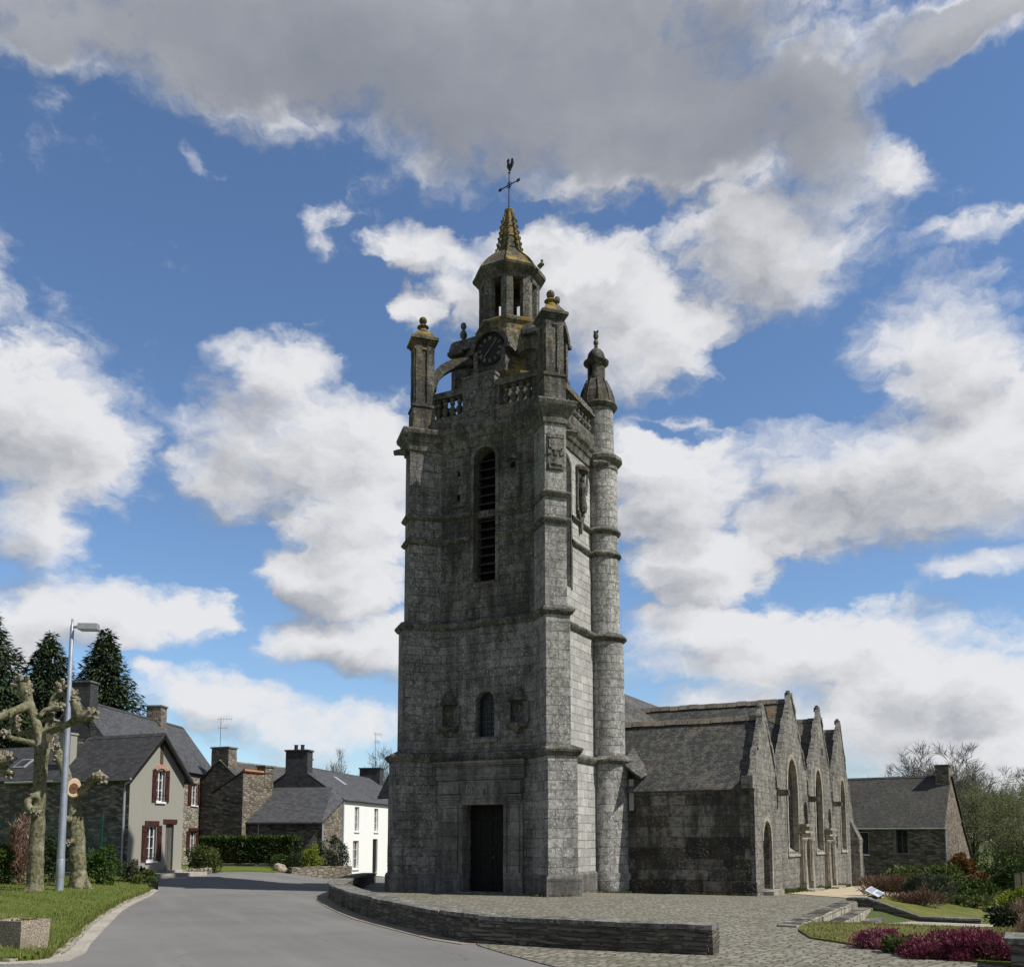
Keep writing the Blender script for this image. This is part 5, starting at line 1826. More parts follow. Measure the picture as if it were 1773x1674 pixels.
m_.done('brick_arch', 'brick_pink', cot)
m_ = MB()
m_.box(2.02, 2.48, 0.10, 0.16, 0.05, 2.06)
m_.box(2.06, 2.24, 0.085, 0.11, 0.2, 1.9)
m_.box(2.27, 2.44, 0.085, 0.11, 0.2, 1.9)
m_.done('door', 'wood_door', cot)
m_ = MB()
m_.box(1.56, 1.72, -0.02, 0.02, 4.42, 5.35)
m_.done('gable_slit', 'wood_brown', cot)
m_ = MB()
for x0, z0, x1, z1 in ((-0.26, e1-0.30, 1.5, r1_-0.02), (3.26, e1-0.30, 1.5, r1_-0.02)):
    m_.bar((x0, -0.25, z0), (x1, -0.25, z1), 0.04, 0.16)
m_.done('bargeboard', 'wood_dark', cot)
m_ = MB()
m_.tube([(-0.12, -0.12, e1-0.3), (-0.1, 0.12, e1-0.42), (-0.06, 0.2, e1-0.6), (-0.06, 0.2, 0.05)], 0.045, 8)
m_.tube([(-0.27, -0.3, e1-0.24), (-0.27, L_+3, e1-0.24)], 0.05, 6)
m_.done('drainpipe', 'zinc', cot)
m_ = MB()
m_.box(0.05, 3.25, -1.15, 0.0, -0.3, 0.10)
m_.box(1.85, 2.6, -0.42, 0.0, 0.10, 0.2)
m_.done('doorstep', 'concrete', cot, jitter=0.006, sub=0.5)

# --- barn in line with the cottage, with a lit chimney breast between the two roofs
bar_ = thing('stone_barn', 'long dark rubble-stone barn with a slate roof and a skylight behind the pollard trees', 'house', tuple(Vector((-14.9, 37.5, GC))+Matrix.Rotation(R(67), 3, 'Z') @ Vector((0.0, 3.62, 0))), R(67))
house_shell(bar_, 3.6, 12.0, 3.95, 5.35, {'all': 'schist_dark'}, 'slate_dark', over=0.24)
m_ = MB()
m_.box(0.28, 0.62, -0.06, 0.5, 3.4, 5.70)
m_.box(0.24, 0.66, -0.1, 0.54, 5.70, 5.78)
m_.done('chimney', 'stucco', bar_)
m_ = MB()
k = (5.35-3.95)/1.8
n_ = Vector((-(5.35-3.95), 0, 1.8)).normalized()
q0 = Vector((0.62, 2.7, 3.95+0.62*k))+n_*0.09
uy = Vector((0, 1, 0))
ur = Vector((1.8, 0, 1.4)).normalized()
m_.obox(q0+uy*0.35+ur*0.2, (0.7, 0.62, 0.07), axes=(uy, ur, n_))
sk = m_.done('skylight', 'zinc', bar_)
m_ = MB()
m_.obox(q0+uy*0.35+ur*0.2+n_*0.04, (0.54, 0.48, 0.02), axes=(uy, ur, n_))
m_.done('pane', 'glass_dark', sk)

# --- long two-storey stone house behind the cottage
lh = thing('stone_house', 'two-storey pale rubble-stone house with red shutters behind the cottage', 'house', (-24.35, 48.5, 0.1), R(-4.6))
house_shell(lh, 4.6, 12.6, 5.5, 8.5, {'all': 'schist_pale'}, 'slate', {'right': [rect(9.0, 9.9, 3.5, 4.8), rect(9.0, 9.9, 0.6, 1.95)]}, over=0.12)
window_unit(lh, (4.6, 9.0, 3.5), (0, 1, 0), 0.9, 1.3, shut='red_shutter')
window_unit(lh, (4.6, 9.0, 0.6), (0, 1, 0), 0.9, 1.35, shut='red_shutter')
m_ = MB()
m_.box(4.56, 4.68, 8.8, 10.1, 1.97, 2.15)
m_.done('lintel', 'red_shutter', lh)
chimney(lh, 2.3, 9.0, 0.9, 0.8, 7.3, 9.35, 'schist_brown')
chimney(lh, 2.3, 0.35, 1.4, 0.8, 6.6, 9.4, 'slate_dark')

# --- dark stone house with a tall chimney, half hidden by a shed
dh = thing('stone_house', 'dark gabled stone house with a broad chimney and an aerial on its near gable', 'house', (-19.95, 58.8, -0.1), R(-21))
house_shell(dh, 5.0, 10, 4.3, 6.35, {'all': 'schist_dark', 'right': 'schist_brown'}, 'slate_old', over=0.15)
chimney(dh, 2.45, 0.42, 1.25, 0.8, 5.2, 7.15, 'schist_brown', pots=0)
aerial(dh, 2.1, 0.45, 7.2, 1.9)
shd = thing('stone_shed', 'mono-pitch stone shed with orange tiles along the top of its lit wall', 'shed', (-16.55, 53.2, -0.1), R(-21))
m_ = MB()
m_.wall((0, 0, 0), (1, 0, 0), [(0, -0.8), (2.0, -0.8), (2.0, 5.3), (0, 4.2)])
m_.done('wall', 'schist_dark', shd)
m_ = MB()
m_.wall((2.0, 0, 0), (0, 1, 0), rect(0, 2.7, -0.8, 5.3))
m_.wall((2.0, 2.7, 0), (-1, 0, 0), rect(0, 2.0, -0.8, 4.2))
m_.done('wall', 'schist_brown', shd)
m_ = MB()
m_.extr([(-0.1, -0.05, 4.2), (2.04, -0.05, 5.37), (2.04, 2.75, 5.37), (-0.1, 2.75, 4.2)], (0, 0, 0.07))
m_.done('roof', 'slate_old', shd)
m_ = MB()
for q in range(7):
    m_.tube([(2.02, q*0.25, 5.42), (2.02, q*0.25+0.24, 5.42)], 0.10, 6)
m_.done('ridge_tile', 'orange_tile', shd)
chimney(shd, 1.75, 2.35, 0.55, 0.8, 4.6, 5.75, 'schist_brown', pots=0)

# --- white house with slate-hung gable and lean-to
wh = thing('white_house', 'white-fronted two-storey house with a slate-hung gable and a sloping lean-to', 'house', (-15.2, 56.15, -0.5), R(-11.5))
SCW = 5.62
HW = {'right': [rect(2.0, 2.75, 2.55, 4.0), rect(5.4, 6.15, 2.55, 4.0), rect(8.6, 9.35, 2.55, 4.0), rect(1.8, 2.75, 0.35, 2.0), rect(5.2, 6.1, 0.0, 2.1), arch(8.0, 9.1, 0.5, 1.6)]}
house_shell(wh, SCW, 13.0, 4.35, 6.25, {'all': 'schist_brown', 'right': 'white_paint', 'front': 'schist_brown'}, 'slate', HW, over=0.15)
for y in (2.0, 5.4, 8.6):
    window_unit(wh, (SCW, y, 2.55), (0, 1, 0), 0.75, 1.45, bars=1)
window_unit(wh, (SCW, 1.8, 0.35), (0, 1, 0), 0.95, 1.65, bars=1)
window_unit(wh, (SCW, 8.05, 0.5), (0, 1, 0), 1.0, 1.55, bars=1)
m_ = MB()
m_.box(SCW-0.16, SCW-0.10, 5.2, 6.1, 0.0, 2.1)
m_.done('door', 'wood_dark', wh)
m_ = MB()
m_.extr([(0.15, -0.14, 4.3), (SCW-0.15, -0.14, 4.3), (SCW-0.3, -0.14, 4.45), (SCW/2, -0.14, 6.22), (0.3, -0.14, 4.45)], (0, 0.12, 0))
m_.done('slate_hanging', 'slate_dark', wh)
chimney(wh, SCW/2, 0.25, 1.35, 0.75, 5.4, 7.15, 'slate_dark', 'slate_dark', 2)
chimney(wh, SCW/2, 1.35, 0.5, 0.5, 5.7, 6.75, 'schist_brown')
chimney(wh, SCW/2, 12.6, 1.5, 0.8, 5.4, 7.0, 'slate_dark', 'slate_dark', 0)
aerial(wh, SCW/2+0.3, 12.5, 7.0, 2.6, 1.2)
m_ = MB()
kk = (6.25-4.35)/(SCW/2)
n_ = Vector((6.25-4.35, 0, SCW/2)).normalized()
m_.obox(Vector((SCW/2+1.0, 4.0, 6.25-1.0*kk))+n_*0.1, (0.9, 0.5, 0.06), axes=(Vector((SCW/2, 0, -1.9)).normalized(), Vector((0, 1, 0)), n_))
m_.done('skylight', 'zinc', wh)
m_ = MB()
top = [Vector((1.15, -0.16, 5.05)), Vector((SCW-0.55, -0.16, 5.05))]
bot = [Vector((SCW+0.12, -3.2, 3.0)), Vector((0.55, -3.2, 3.0))]
m_.extr([top[0], top[1], bot[0], bot[1]], (0, 0, -0.09))
m_.extr([top[1], bot[0], Vector((SCW+0.12, -0.16, 4.3))], (0, 0, -0.09))
lt = m_.done('lean_to_roof', 'slate', wh, jitter=0.01, sub=1.0)
m_ = MB()
m_.wall((0.6, -3.0, 0), (1, 0, 0), rect(0, SCW-0.6, -0.8, 3.1))
m_.wall((SCW, -3.0, 0), (0, 1, 0), [(0, -0.8), (3.0, -0.8), (3.0, 4.3), (0, 3.05)])
m_.done('lean_to_wall', 'schist_dark', wh)
m_ = MB()
m_.wall((SCW+0.012, -2.99, 0), (0, 1, 0), [(0, -0.8), (2.95, -0.8), (2.95, 4.25), (0, 3.0)])
m_.done('lean_to_wall', 'schist_brown', wh)
m_ = MB()
m_.tube([(SCW+0.06, 0.05, 4.3), (SCW+0.06, 0.05, -0.3)], 0.05, 6)
m_.done('drainpipe', 'zinc', wh)
m_ = MB()
m_.tube([(SCW+0.08, -3.0, 2.9), (SCW+0.08, -3.0, -0.3)], 0.05, 6)
m_.done('drainpipe', 'zinc', wh)
m_ = MB()
m_.tube([(2.0, -3.05, 2.9), (2.0, -3.05, -0.3)], 0.04, 6)
m_.done('drainpipe', 'zinc', wh)

# --- stone house on the right, behind the garden
rh = thing('stone_house', 'old stone house with gable chimney behind the garden, right of the church', 'house', (26.9, 60.0, -1.75), R(56.6))
m_ = MB()
GP = [(0, -0.8), (13.5, -0.8), (12.2, 0.4), (10.4, 1.9), (6.4, 4.6), (3.0, 7.3), (0, 4.2)]
m_.wall((0, 0, 0), (1, 0, 0), GP, [])
m_.done('wall', 'schist_brown', rh)
hl = [rect(10-2.9, 10-2.2, 2.45, 3.95), rect(10-2.75, 10-1.75, 0.55, 1.5), rect(10-5.3, 10-4.6, 2.35, 3.8), rect(10-5.6, 10-4.9, 0.0, 1.6)]
m_ = MB()
m_.wall((0, 10, 0), (0, -1, 0), rect(0, 10, -0.8, 4.2), hl, 0.2)
m_.done('wall', 'schist_mixed', rh)
m_ = MB()
m_.wall((13.5, 10, 0), (-1, 0, 0), [(13.5-x, z) for x, z in GP])
m_.done('wall', 'schist_brown', rh)
m_ = MB()
for a, b in (((-0.2, 4.0), (3.0, 7.36)), ((3.0, 7.36), (6.4, 4.66)), ((6.3, 4.5), (12.0, 0.6))):
    n_ = Vector((-(b[1]-a[1]), 0, b[0]-a[0])).normalized()*0.09
    m_.extr([Vector((a[0], -0.0 if a[0] < 3 else -0.12, a[1])), Vector((a[0], 10.1, a[1])), Vector((b[0], 10.1, b[1])), Vector((b[0], -0.0 if a[0] < 3 else -0.12, b[1]))], n_)
rf = m_.done('roof', 'slate_old', rh, jitter=0.012, sub=1.0)
m_ = MB()
for q in range(24):
    m_.extr([(2.84, q*0.42-0.05, 7.36), (3.0, q*0.42-0.05, 7.5), (3.16, q*0.42-0.05, 7.36)], (0, 0.4, 0))
m_.done('ridge_tile', 'slate_dark', rf)
chimney(rh, 2.85, 0.42, 0.95, 0.82, 6.2, 8.05, 'schist_brown', 'granite_trim', 0)
window_unit(rh, (0, 2.9, 2.45), (0, -1, 0), 0.7, 1.5, frame='granite_portal', bars=1)
window_unit(rh, (0, 2.75, 0.55), (0, -1, 0), 1.0, 0.95, bars=1)
window_unit(rh, (0, 5.3, 2.35), (0, -1, 0), 0.7, 1.45, bars=0)
m_ = MB()
for y0, y1, z0, z1 in ((2.15, 2.22, 2.3, 4.1), (2.9, 3.1, 2.3, 4.1), (2.0, 3.1, 3.95, 4.1)):
    m_.box(-0.04, 0.05, y0, y1, z0, z1)
m_.done('window_surround', 'granite_portal', rh)
m_ = MB()
m_.box(0.1, 0.16, 4.9, 5.6, -0.2, 1.6)
m_.done('door', 'white_frame', rh)
m_ = MB()
m_.tube([(-0.15, -0.05, 4.0), (-0.05, -0.02, 3.7), (-0.05, -0.02, -0.3)], 0.05, 6)
m_.tube([(-0.24, -0.05, 4.0), (-0.24, 10, 4.0)], 0.055, 6)
m_.done('drainpipe', 'zinc', rh)

# ================================================================== STREET LAMP, PLANTER, FENCE
zl = bank_z(-11.87, 25.5)
sl = thing('street_lamp', 'tall galvanised street lamp with a flat grey head between the pollard trees', 'street lamp', (-11.87, 25.5, zl), R(4))
m_ = MB()
m_.lathe(0, 0, [(0.10, -0.2), (0.098, 0.0), (0.088, 2.2), (0.075, 4.6), (0.062, 4.8), (0.052, 7.05), (0.03, 7.1), (0.03, 7.24), (0.0, 7.25)], 16)
m_.done('pole', 'galvanised', sl, smooth=True)
m_ = MB()
m_.lathe(0, 0, [(0.102, 0.35), (0.104, 0.36), (0.104, 0.8), (0.098, 0.82)], 16)
m_.done('pole_collar', 'galvanised', sl, smooth=True)
m_ = MB()
m_.tube([(0.0, 0, 7.02), (0.2, -0.01, 7.04)], 0.04, 8)
m_.hull([(0.16, -0.14, 6.96), (0.70, -0.14, 6.95), (0.70, 0.14, 6.95), (0.16, 0.14, 6.96)], [(0.18, -0.11, 7.12), (0.68, -0.10, 7.12), (0.68, 0.10, 7.12), (0.18, 0.11, 7.12)])
hd = m_.done('lamp_head', 'lamp_grey', sl)
m_ = MB()
m_.box(0.22, 0.66, -0.10, 0.10, 6.925, 6.955)
m_.done('lens', 'sign_white', hd)

zp = bank_z(-7.05, 14.3)
pt = thing('planter', 'square exposed-aggregate concrete flower tub at the corner of the lawn', 'planter', (-6.88, 13.66, 0.0), R(-17))
m_ = MB()
w, w0 = 0.268, 0.25
o4 = [(-w, -w), (w, -w), (w, w), (-w, w)]
i4 = [(x*0.82, y*0.82) for x, y in o4]
b4 = [(x*w0/w, y*w0/w) for x, y in o4]
for k in range(4):
    k2 = (k+1) % 4
    m_.poly([(*b4[k], 0.05), (*b4[k2], 0.05), (*o4[k2], 0.48), (*o4[k], 0.48)])
    m_.poly([(*o4[k], 0.48), (*o4[k2], 0.48), (*i4[k2], 0.48), (*i4[k], 0.48)])
    m_.poly([(*i4[k], 0.48), (*i4[k2], 0.48), (*i4[k2], 0.40), (*i4[k], 0.40)])
m_.poly([(*q, 0.05) for q in b4])
m_.box(-0.18, 0.18, -0.18, 0.18, -0.06, 0.06)


def agg():
    m, N = newmat('aggregate')
    oc = N('ShaderNodeTexCoord', 3)
    v = N('ShaderNodeTexVoronoi', None, {'feature': 'F1'}, Vector=oc, Scale=60.0)
    s_ = N('ShaderNodeSeparateColor', None, None, i0=v.outputs[1])
    c = N.mix(s_.outputs[0], (0.30, 0.245, 0.18), (0.55, 0.47, 0.37))
    c = N.mix(N.ramp(v.outputs[0], 0.35, 0.6), c, (0.2, 0.17, 0.14))
    c = N.mix(N.ramp(N.noise(oc, 3, 5, 0.6), 0.5, 0.7, 0, 0.5), c, (0.16, 0.14, 0.11))
    finish(m, N, c, 0.95, v.outputs[0], 0.7, -0.008, 0, 0.2)


agg()
m_.done('tub', 'aggregate', pt, jitter=0.004, sub=0.12)
m_ = MB()
m_.poly([(x*1.01, y*1.01, 0.43) for x, y in i4])
m_.done('earth', 'soil', pt)

zf_ = gz(-15, 32)+0.25
fn = thing('mesh_fence', 'dark green metal mesh fence in front of the stone barn', 'fence', (-19.0, 32.3, zf_), R(2))
m_ = MB()
for i in range(110):
    x = i*0.052
    m_.box(x, x+0.007, 0, 0.007, 0.05, 1.95)
for z in (0.1, 0.6, 0.7, 1.2, 1.8, 1.9):
    m_.box(0, 5.75, -0.008, 0.0, z, z+0.012)
m_.done('mesh_panel', 'iron_green', fn)
for i, x in enumerate((0.0, 2.3, 5.2)):
    m_ = MB()
    m_.box(x-0.035, x+0.035, -0.045, 0.03, -0.3, 2.15)
    m_.done('post', 'iron_green', fn)

# ================================================================== FOLIAGE
class Cards:
    """many small leaf-sized faces"""
    def __init__(s):
        s.v = []
        s.f = []

    def add(s, p, d, sd, L_, W):
        i = len(s.v)
        d = d*L_
        sd = sd*(W*0.5)
        mid = p+d*0.45
        s.v += [tuple(p), tuple(mid+sd), tuple(p+d), tuple(mid-sd)]
        s.f.append((i, i+1, i+2, i+3))

    def done(s, name, mat, parent=None):
        me = bpy.data.meshes.new(name)
        me.from_pydata(s.v, [], s.f)
        me.materials.append(MAT[mat])
        o = bpy.data.objects.new(name, me)
        COL.objects.link(o)
        if parent is not None:
            o.parent = parent
        return o


def rvec(r):
    while True:
        v = Vector((r.uniform(-1, 1), r.uniform(-1, 1), r.uniform(-1, 1)))
        if 0.05 < v.length < 1:
            return v.normalized()


def shrub(name, label, cat, loc, size, n, leaf, mat, seed=0, up=0.3, clumps=14, group=None, flat=0.0, twig=None, rz=0.0):
    """bush: clumps of leaves over a dome, stems inside"""
    r = random.Random(seed*77+5)
    t = thing(name, label, cat, loc, rz, group)
    sx, sy, sz = size
    cl = []
    for k in range(clumps):
        a = r.uniform(0, 2*PI)
        h = r.uniform(0.12, 0.98)
        rad = math.sqrt(max(0, 1-(h-0.35)**2/0.5))*r.uniform(0.45, 0.92)
        cl.append((Vector((sx*rad*math.cos(a), sy*rad*math.sin(a), sz*h*0.88)), r.uniform(0.22, 0.42)))
    c = Cards()
    ms = (sx+sy+sz)/3
    for k in range(n):
        p0, rr = cl[r.randrange(clumps)]
        v = rvec(r)
        v.z = abs(v.z)*0.9 + 0.1 if r.random() < 0.6 else v.z
        p = p0+Vector((v.x*sx, v.y*sy, v.z*sz))*rr*r.uniform(0.7, 1.05)
        if p.z < 0.02:
            p.z = r.uniform(0.0, 0.12)*sz
        d = (rvec(r)+v*0.7+Vector((0, 0, up))).normalized()
        s_ = d.cross(rvec(r)).normalized()
        L_ = leaf*r.uniform(0.6, 1.3)
        c.add(p, d, s_, L_, L_*(0.55 if not flat else flat))
    c.done('foliage', mat, t)
    m_ = MB()
    for k in range(9):
        a = r.uniform(0, 2*PI)
        e = Vector((sx*0.6*math.cos(a), sy*0.6*math.sin(a), sz*r.uniform(0.5, 0.85)))
        m_.tube([(0.05*math.cos(a), 0.05*math.sin(a), -0.1), e*0.5+Vector((0, 0, 0.1*sz)), e], [0.03*ms, 0.02*ms, 0.008*ms], 4)
    m_.done('stem', twig or 'bark_dark', t)
    return t


def hedge(name, label, p0, p1, width, height, n, leaf, mat, z, seed=1, group=None):
    r = random.Random(seed)
    a, b = Vector(p0), Vector(p1)
    d = (b-a)
    L_ = d.length
    ang = math.atan2(d.y, d.x)
    t = thing(name, label, 'hedge', (a.x, a.y, z), ang, group)
    c = Cards()
    for k in range(n):
        u = r.uniform(0, L_)
        hh = height*(1+0.07*mnoise.noise((u*0.9, seed, 0)))
        face = r.random()
        wv = width/2*(1+0.12*mnoise.noise((u*1.3, 3, seed)))
        if face < 0.45:
            p = Vector((u, r.uniform(-wv, wv), hh+r.uniform(-0.15, 0.05)))
            nn = Vector((0, 0, 1))
        else:
            sg = -1 if face < 0.85 else 1
            zz = r.uniform(0.04, hh)
            p = Vector((u, sg*(wv*(1-0.18*(zz/hh)**3)+r.uniform(-0.14, 0.05)), zz))
            nn = Vector((0, sg, 0.2))
        dd = (rvec(r)+nn*0.8+Vector((0, 0, .25))).normalized()
        c.add(p, dd, dd.cross(rvec(r)).normalized(), leaf*r.uniform(.6, 1.3), leaf*0.55)
    c.done('foliage', mat, t)
    m_ = MB()
    for k in range(int(L_/0.7)):
        u = 0.3+k*0.7
        m_.tube([(u, 0, -0.1), (u+r.uniform(-.1, .1), r.uniform(-.1, .1), height*0.8)], [0.04, 0.015], 4)
    m_.done('stem', 'bark_dark', t)
    return t


def conifer(label, loc, H, slope, n, seed, tips=1):
    """dark layered conifer with drooping sprays and a ragged outline"""
    r = random.Random(seed)
    t = thing('conifer_tree', label, 'tree', loc, 0, 'dark conifers behind the cottages')
    c = Cards()
    tops = [(0, 0, H)]+[(r.uniform(-2.6, 2.6), r.uniform(-1.5, 1.5), H*r.uniform(0.74, 0.93)) for _ in range(tips-1)]
    for k in range(n):
        tx, ty, th = tops[0] if r.random() < 0.6 else tops[r.randrange(len(tops))]
        f = r.random()**0.62
        z = th*(1-f*0.92)
        a = r.uniform(0, 2*PI)
        whorl = math.floor((z+0.5*math.sin(a*2+seed))/0.95)*0.95
        lobe = 0.80+0.16*math.sin(a*3+whorl*2.3+seed)+0.55*mnoise.noise((math.cos(a)*1.8+whorl*1.7, math.sin(a)*1.8+seed, whorl*0.5))
        R_ = (th-z)**0.86*slope*1.22*max(0.25, lobe)+0.10
        q = R_*math.sqrt(r.uniform(0.08, 1))
        p = Vector((tx*(z/th)+q*math.cos(a), ty*(z/th)+q*math.sin(a), z-0.20*q+0.25*(z-whorl)+r.gauss(0, 0.12)))
        d = (Vector((math.cos(a), math.sin(a), -0.35+r.uniform(-.6, .6)))+rvec(r)*0.55).normalized()
        s_ = (Vector((-math.sin(a), math.cos(a), r.uniform(-.6, .6)))+rvec(r)*0.4).normalized()
        L_ = r.uniform(0.22, 0.6)
        c.add(p, d, s_, L_, L_*0.38)
    c.done('crown', 'conifer_leaf', t)
    m_ = MB()
    m_.tube([(0, 0, -1), (0, 0, H*0.5), (0, 0, H*0.97)], [0.35, 0.2, 0.04], 7)
    for k in range(30):
        z = H*(0.15+0.75*k/30)
        a = r.uniform(0, 2*PI)
        R_ = (H-z)*slope*0.8
        m_.tube([(0, 0, z), (R_*math.cos(a), R_*math.sin(a), z-0.2*R_)], [0.08, 0.02], 4)
    m_.done('trunk', 'bark_dark', t)
    return t


def branch_tree(seed, H, spread=0.5, levels=5, r0=None):
    """returns a mesh builder of a leafless tree and the list of twig ends"""
    r = random.Random(seed)
    m_ = MB()
    ends = []

    def grow(p, d, L_, rad, lev):
        n = 3
        pts, rr = [p.copy()], [rad]
        q = p.copy()
        for k in range(n):
            d = (d+rvec(r)*0.16+Vector((0, 0, 0.05))).normalized()
            q = q+d*(L_/n)
            pts.append(q.copy())
            rr.append(max(0.012, rad*(1-0.4*(k+1)/n)))
        m_.tube(pts, rr, 6 if lev < 2 else (4 if lev < 4 else 3), cap=False)
        if lev >= levels:
            ends.append((q, d))
            return
        kids = r.choice((3, 3, 4)) if lev else 5
        for k in range(kids):
            i = r.randrange(1, n+1) if lev else r.randrange(2, n+1)
            side = rvec(r)
            side = (side-d*side.dot(d)).normalized()
            nd = (d*r.uniform(0.55, 1.0)+side*spread*r.uniform(0.7, 1.4)+Vector((0, 0, 0.12))).normalized()
            grow(pts[i], nd, L_*r.uniform(0.6, 0.82), rr[i]*0.66, lev+1)
    grow(Vector((0, 0, -0.3)), Vector((0, 0, 1)), H*0.32, r0 or H*0.022, 0)
    zmax = max(v[2] for v in m_.v)
    k = H/zmax
    m_.v = [(x*k, y*k, z*k) for x, y, z in m_.v]
    return m_, [(p*k, d) for p, d in ends]


# pollarded planes on the lawn -------------------------------------------------
P1 = [[(0.18, 0.0, -0.04, 0.225), (0.17, 0.0, 0.67, 0.203), (0.16, 0.0, 2.15, 0.18), (0.17, 0.0, 3.31, 0.173), (0.19, 0.0, 3.78, 0.195)], [(0.2, 0.0, 3.73, 0.165), (0.05, 0.0, 4.24, 0.128), (-0.16, 0.1, 4.66, 0.12), (-0.28, 0.1, 4.97, 0.128), (-0.39, 0.1, 5.27, 0.18), (-0.46, 0.1, 5.47, 0.165)], [(-0.25, 0.1, 4.92, 0.12), (-0.38, -0.1, 4.77, 0.12), (-0.58, -0.4, 4.58, 0.113), (-0.88, -0.7, 4.36, 0.105)], [(0.06, 0.0, 4.05, 0.105), (-0.37, 0.3, 4.15, 0.083), (-0.72, 0.5, 4.18, 0.083), (-0.83, 0.5, 4.32, 0.135), (-0.81, 0.5, 4.51, 0.105)], [(0.01, 0.0, 3.84, 0.105), (-0.19, -0.2, 3.91, 0.075), (-0.42, -0.4, 3.95, 0.075), (-0.55, -0.5, 4.06, 0.09)], [(0.25, 0.0, 3.81, 0.135), (0.17, 0.3, 4.38, 0.113), (0.17, 0.5, 5.02, 0.105), (0.29, 0.6, 5.35, 0.135), (0.38, 0.6, 5.43, 0.165)], [(0.29, 0.6, 5.35, 0.105), (0.52, 0.7, 5.35, 0.12), (0.6, 0.7, 5.29, 0.09)], [(0.27, 0.0, 4.14, 0.105), (0.71, -0.3, 4.2, 0.083), (1.12, -0.5, 4.33, 0.09), (1.39, -0.6, 4.49, 0.135), (1.6, -0.6, 4.52, 0.15), (1.72, -0.6, 4.55, 0.12)], [(1.39, -0.6, 4.49, 0.105), (1.29, -0.6, 4.76, 0.135), (1.23, -0.6, 4.94, 0.105)], [(0.38, 0.0, 4.24, 0.075), (0.48, 0.0, 4.33, 0.09), (0.51, 0.0, 4.39, 0.09)], [(0.06, 0.0, 4.57, 0.075), (0.16, 0.1, 4.74, 0.075), (0.5, 0.2, 4.84, 0.105)], [(0.21, -0.15, 2.48, 0.105), (0.08, -0.3, 2.47, 0.09), (0.03, -0.35, 2.29, 0.09), (0.1, -0.3, 2.12, 0.105), (0.2, -0.2, 2.06, 0.09)]]
P2 = [[(0.22, 0.0, 0.01, 0.26), (0.19, 0.0, 0.4, 0.232), (0.1, 0.0, 1.36, 0.222), (-0.01, 0.0, 2.17, 0.211), (-0.09, 0.0, 2.62, 0.203), (-0.12, 0.0, 2.9, 0.162)], [(-0.01, 0.0, 2.49, 0.13), (0.27, -0.2, 2.71, 0.114), (0.5, -0.3, 2.89, 0.105), (0.59, -0.3, 3.02, 0.146), (0.74, -0.3, 3.09, 0.146), (0.88, -0.3, 2.99, 0.114)], [(-0.23, 0.1, 2.74, 0.146), (-0.48, 0.3, 3.32, 0.138), (-0.75, 0.5, 3.67, 0.146), (-0.83, 0.5, 3.94, 0.114)], [(-0.04, -0.2, 1.84, 0.097), (-0.13, -0.3, 1.93, 0.097), (-0.19, -0.3, 1.9, 0.081)], [(0.08, -0.2, 1.3, 0.081), (0.02, -0.35, 1.25, 0.073)]]
P3 = [[(-0.03, 0.0, -0.05, 0.214), (-0.09, 0.0, 2.14, 0.184), (-0.02, 0.0, 2.75, 0.168)], [(-0.01, 0.0, 2.68, 0.153), (0.44, -0.2, 2.89, 0.123), (0.85, -0.4, 3.12, 0.123), (0.99, -0.4, 3.36, 0.184), (1.07, -0.4, 3.46, 0.153)], [(0.94, -0.4, 3.15, 0.092), (1.13, -0.4, 3.06, 0.123)], [(-0.01, 0.0, 2.72, 0.153), (-0.35, 0.2, 3.38, 0.123), (-0.5, 0.3, 3.86, 0.153)]]


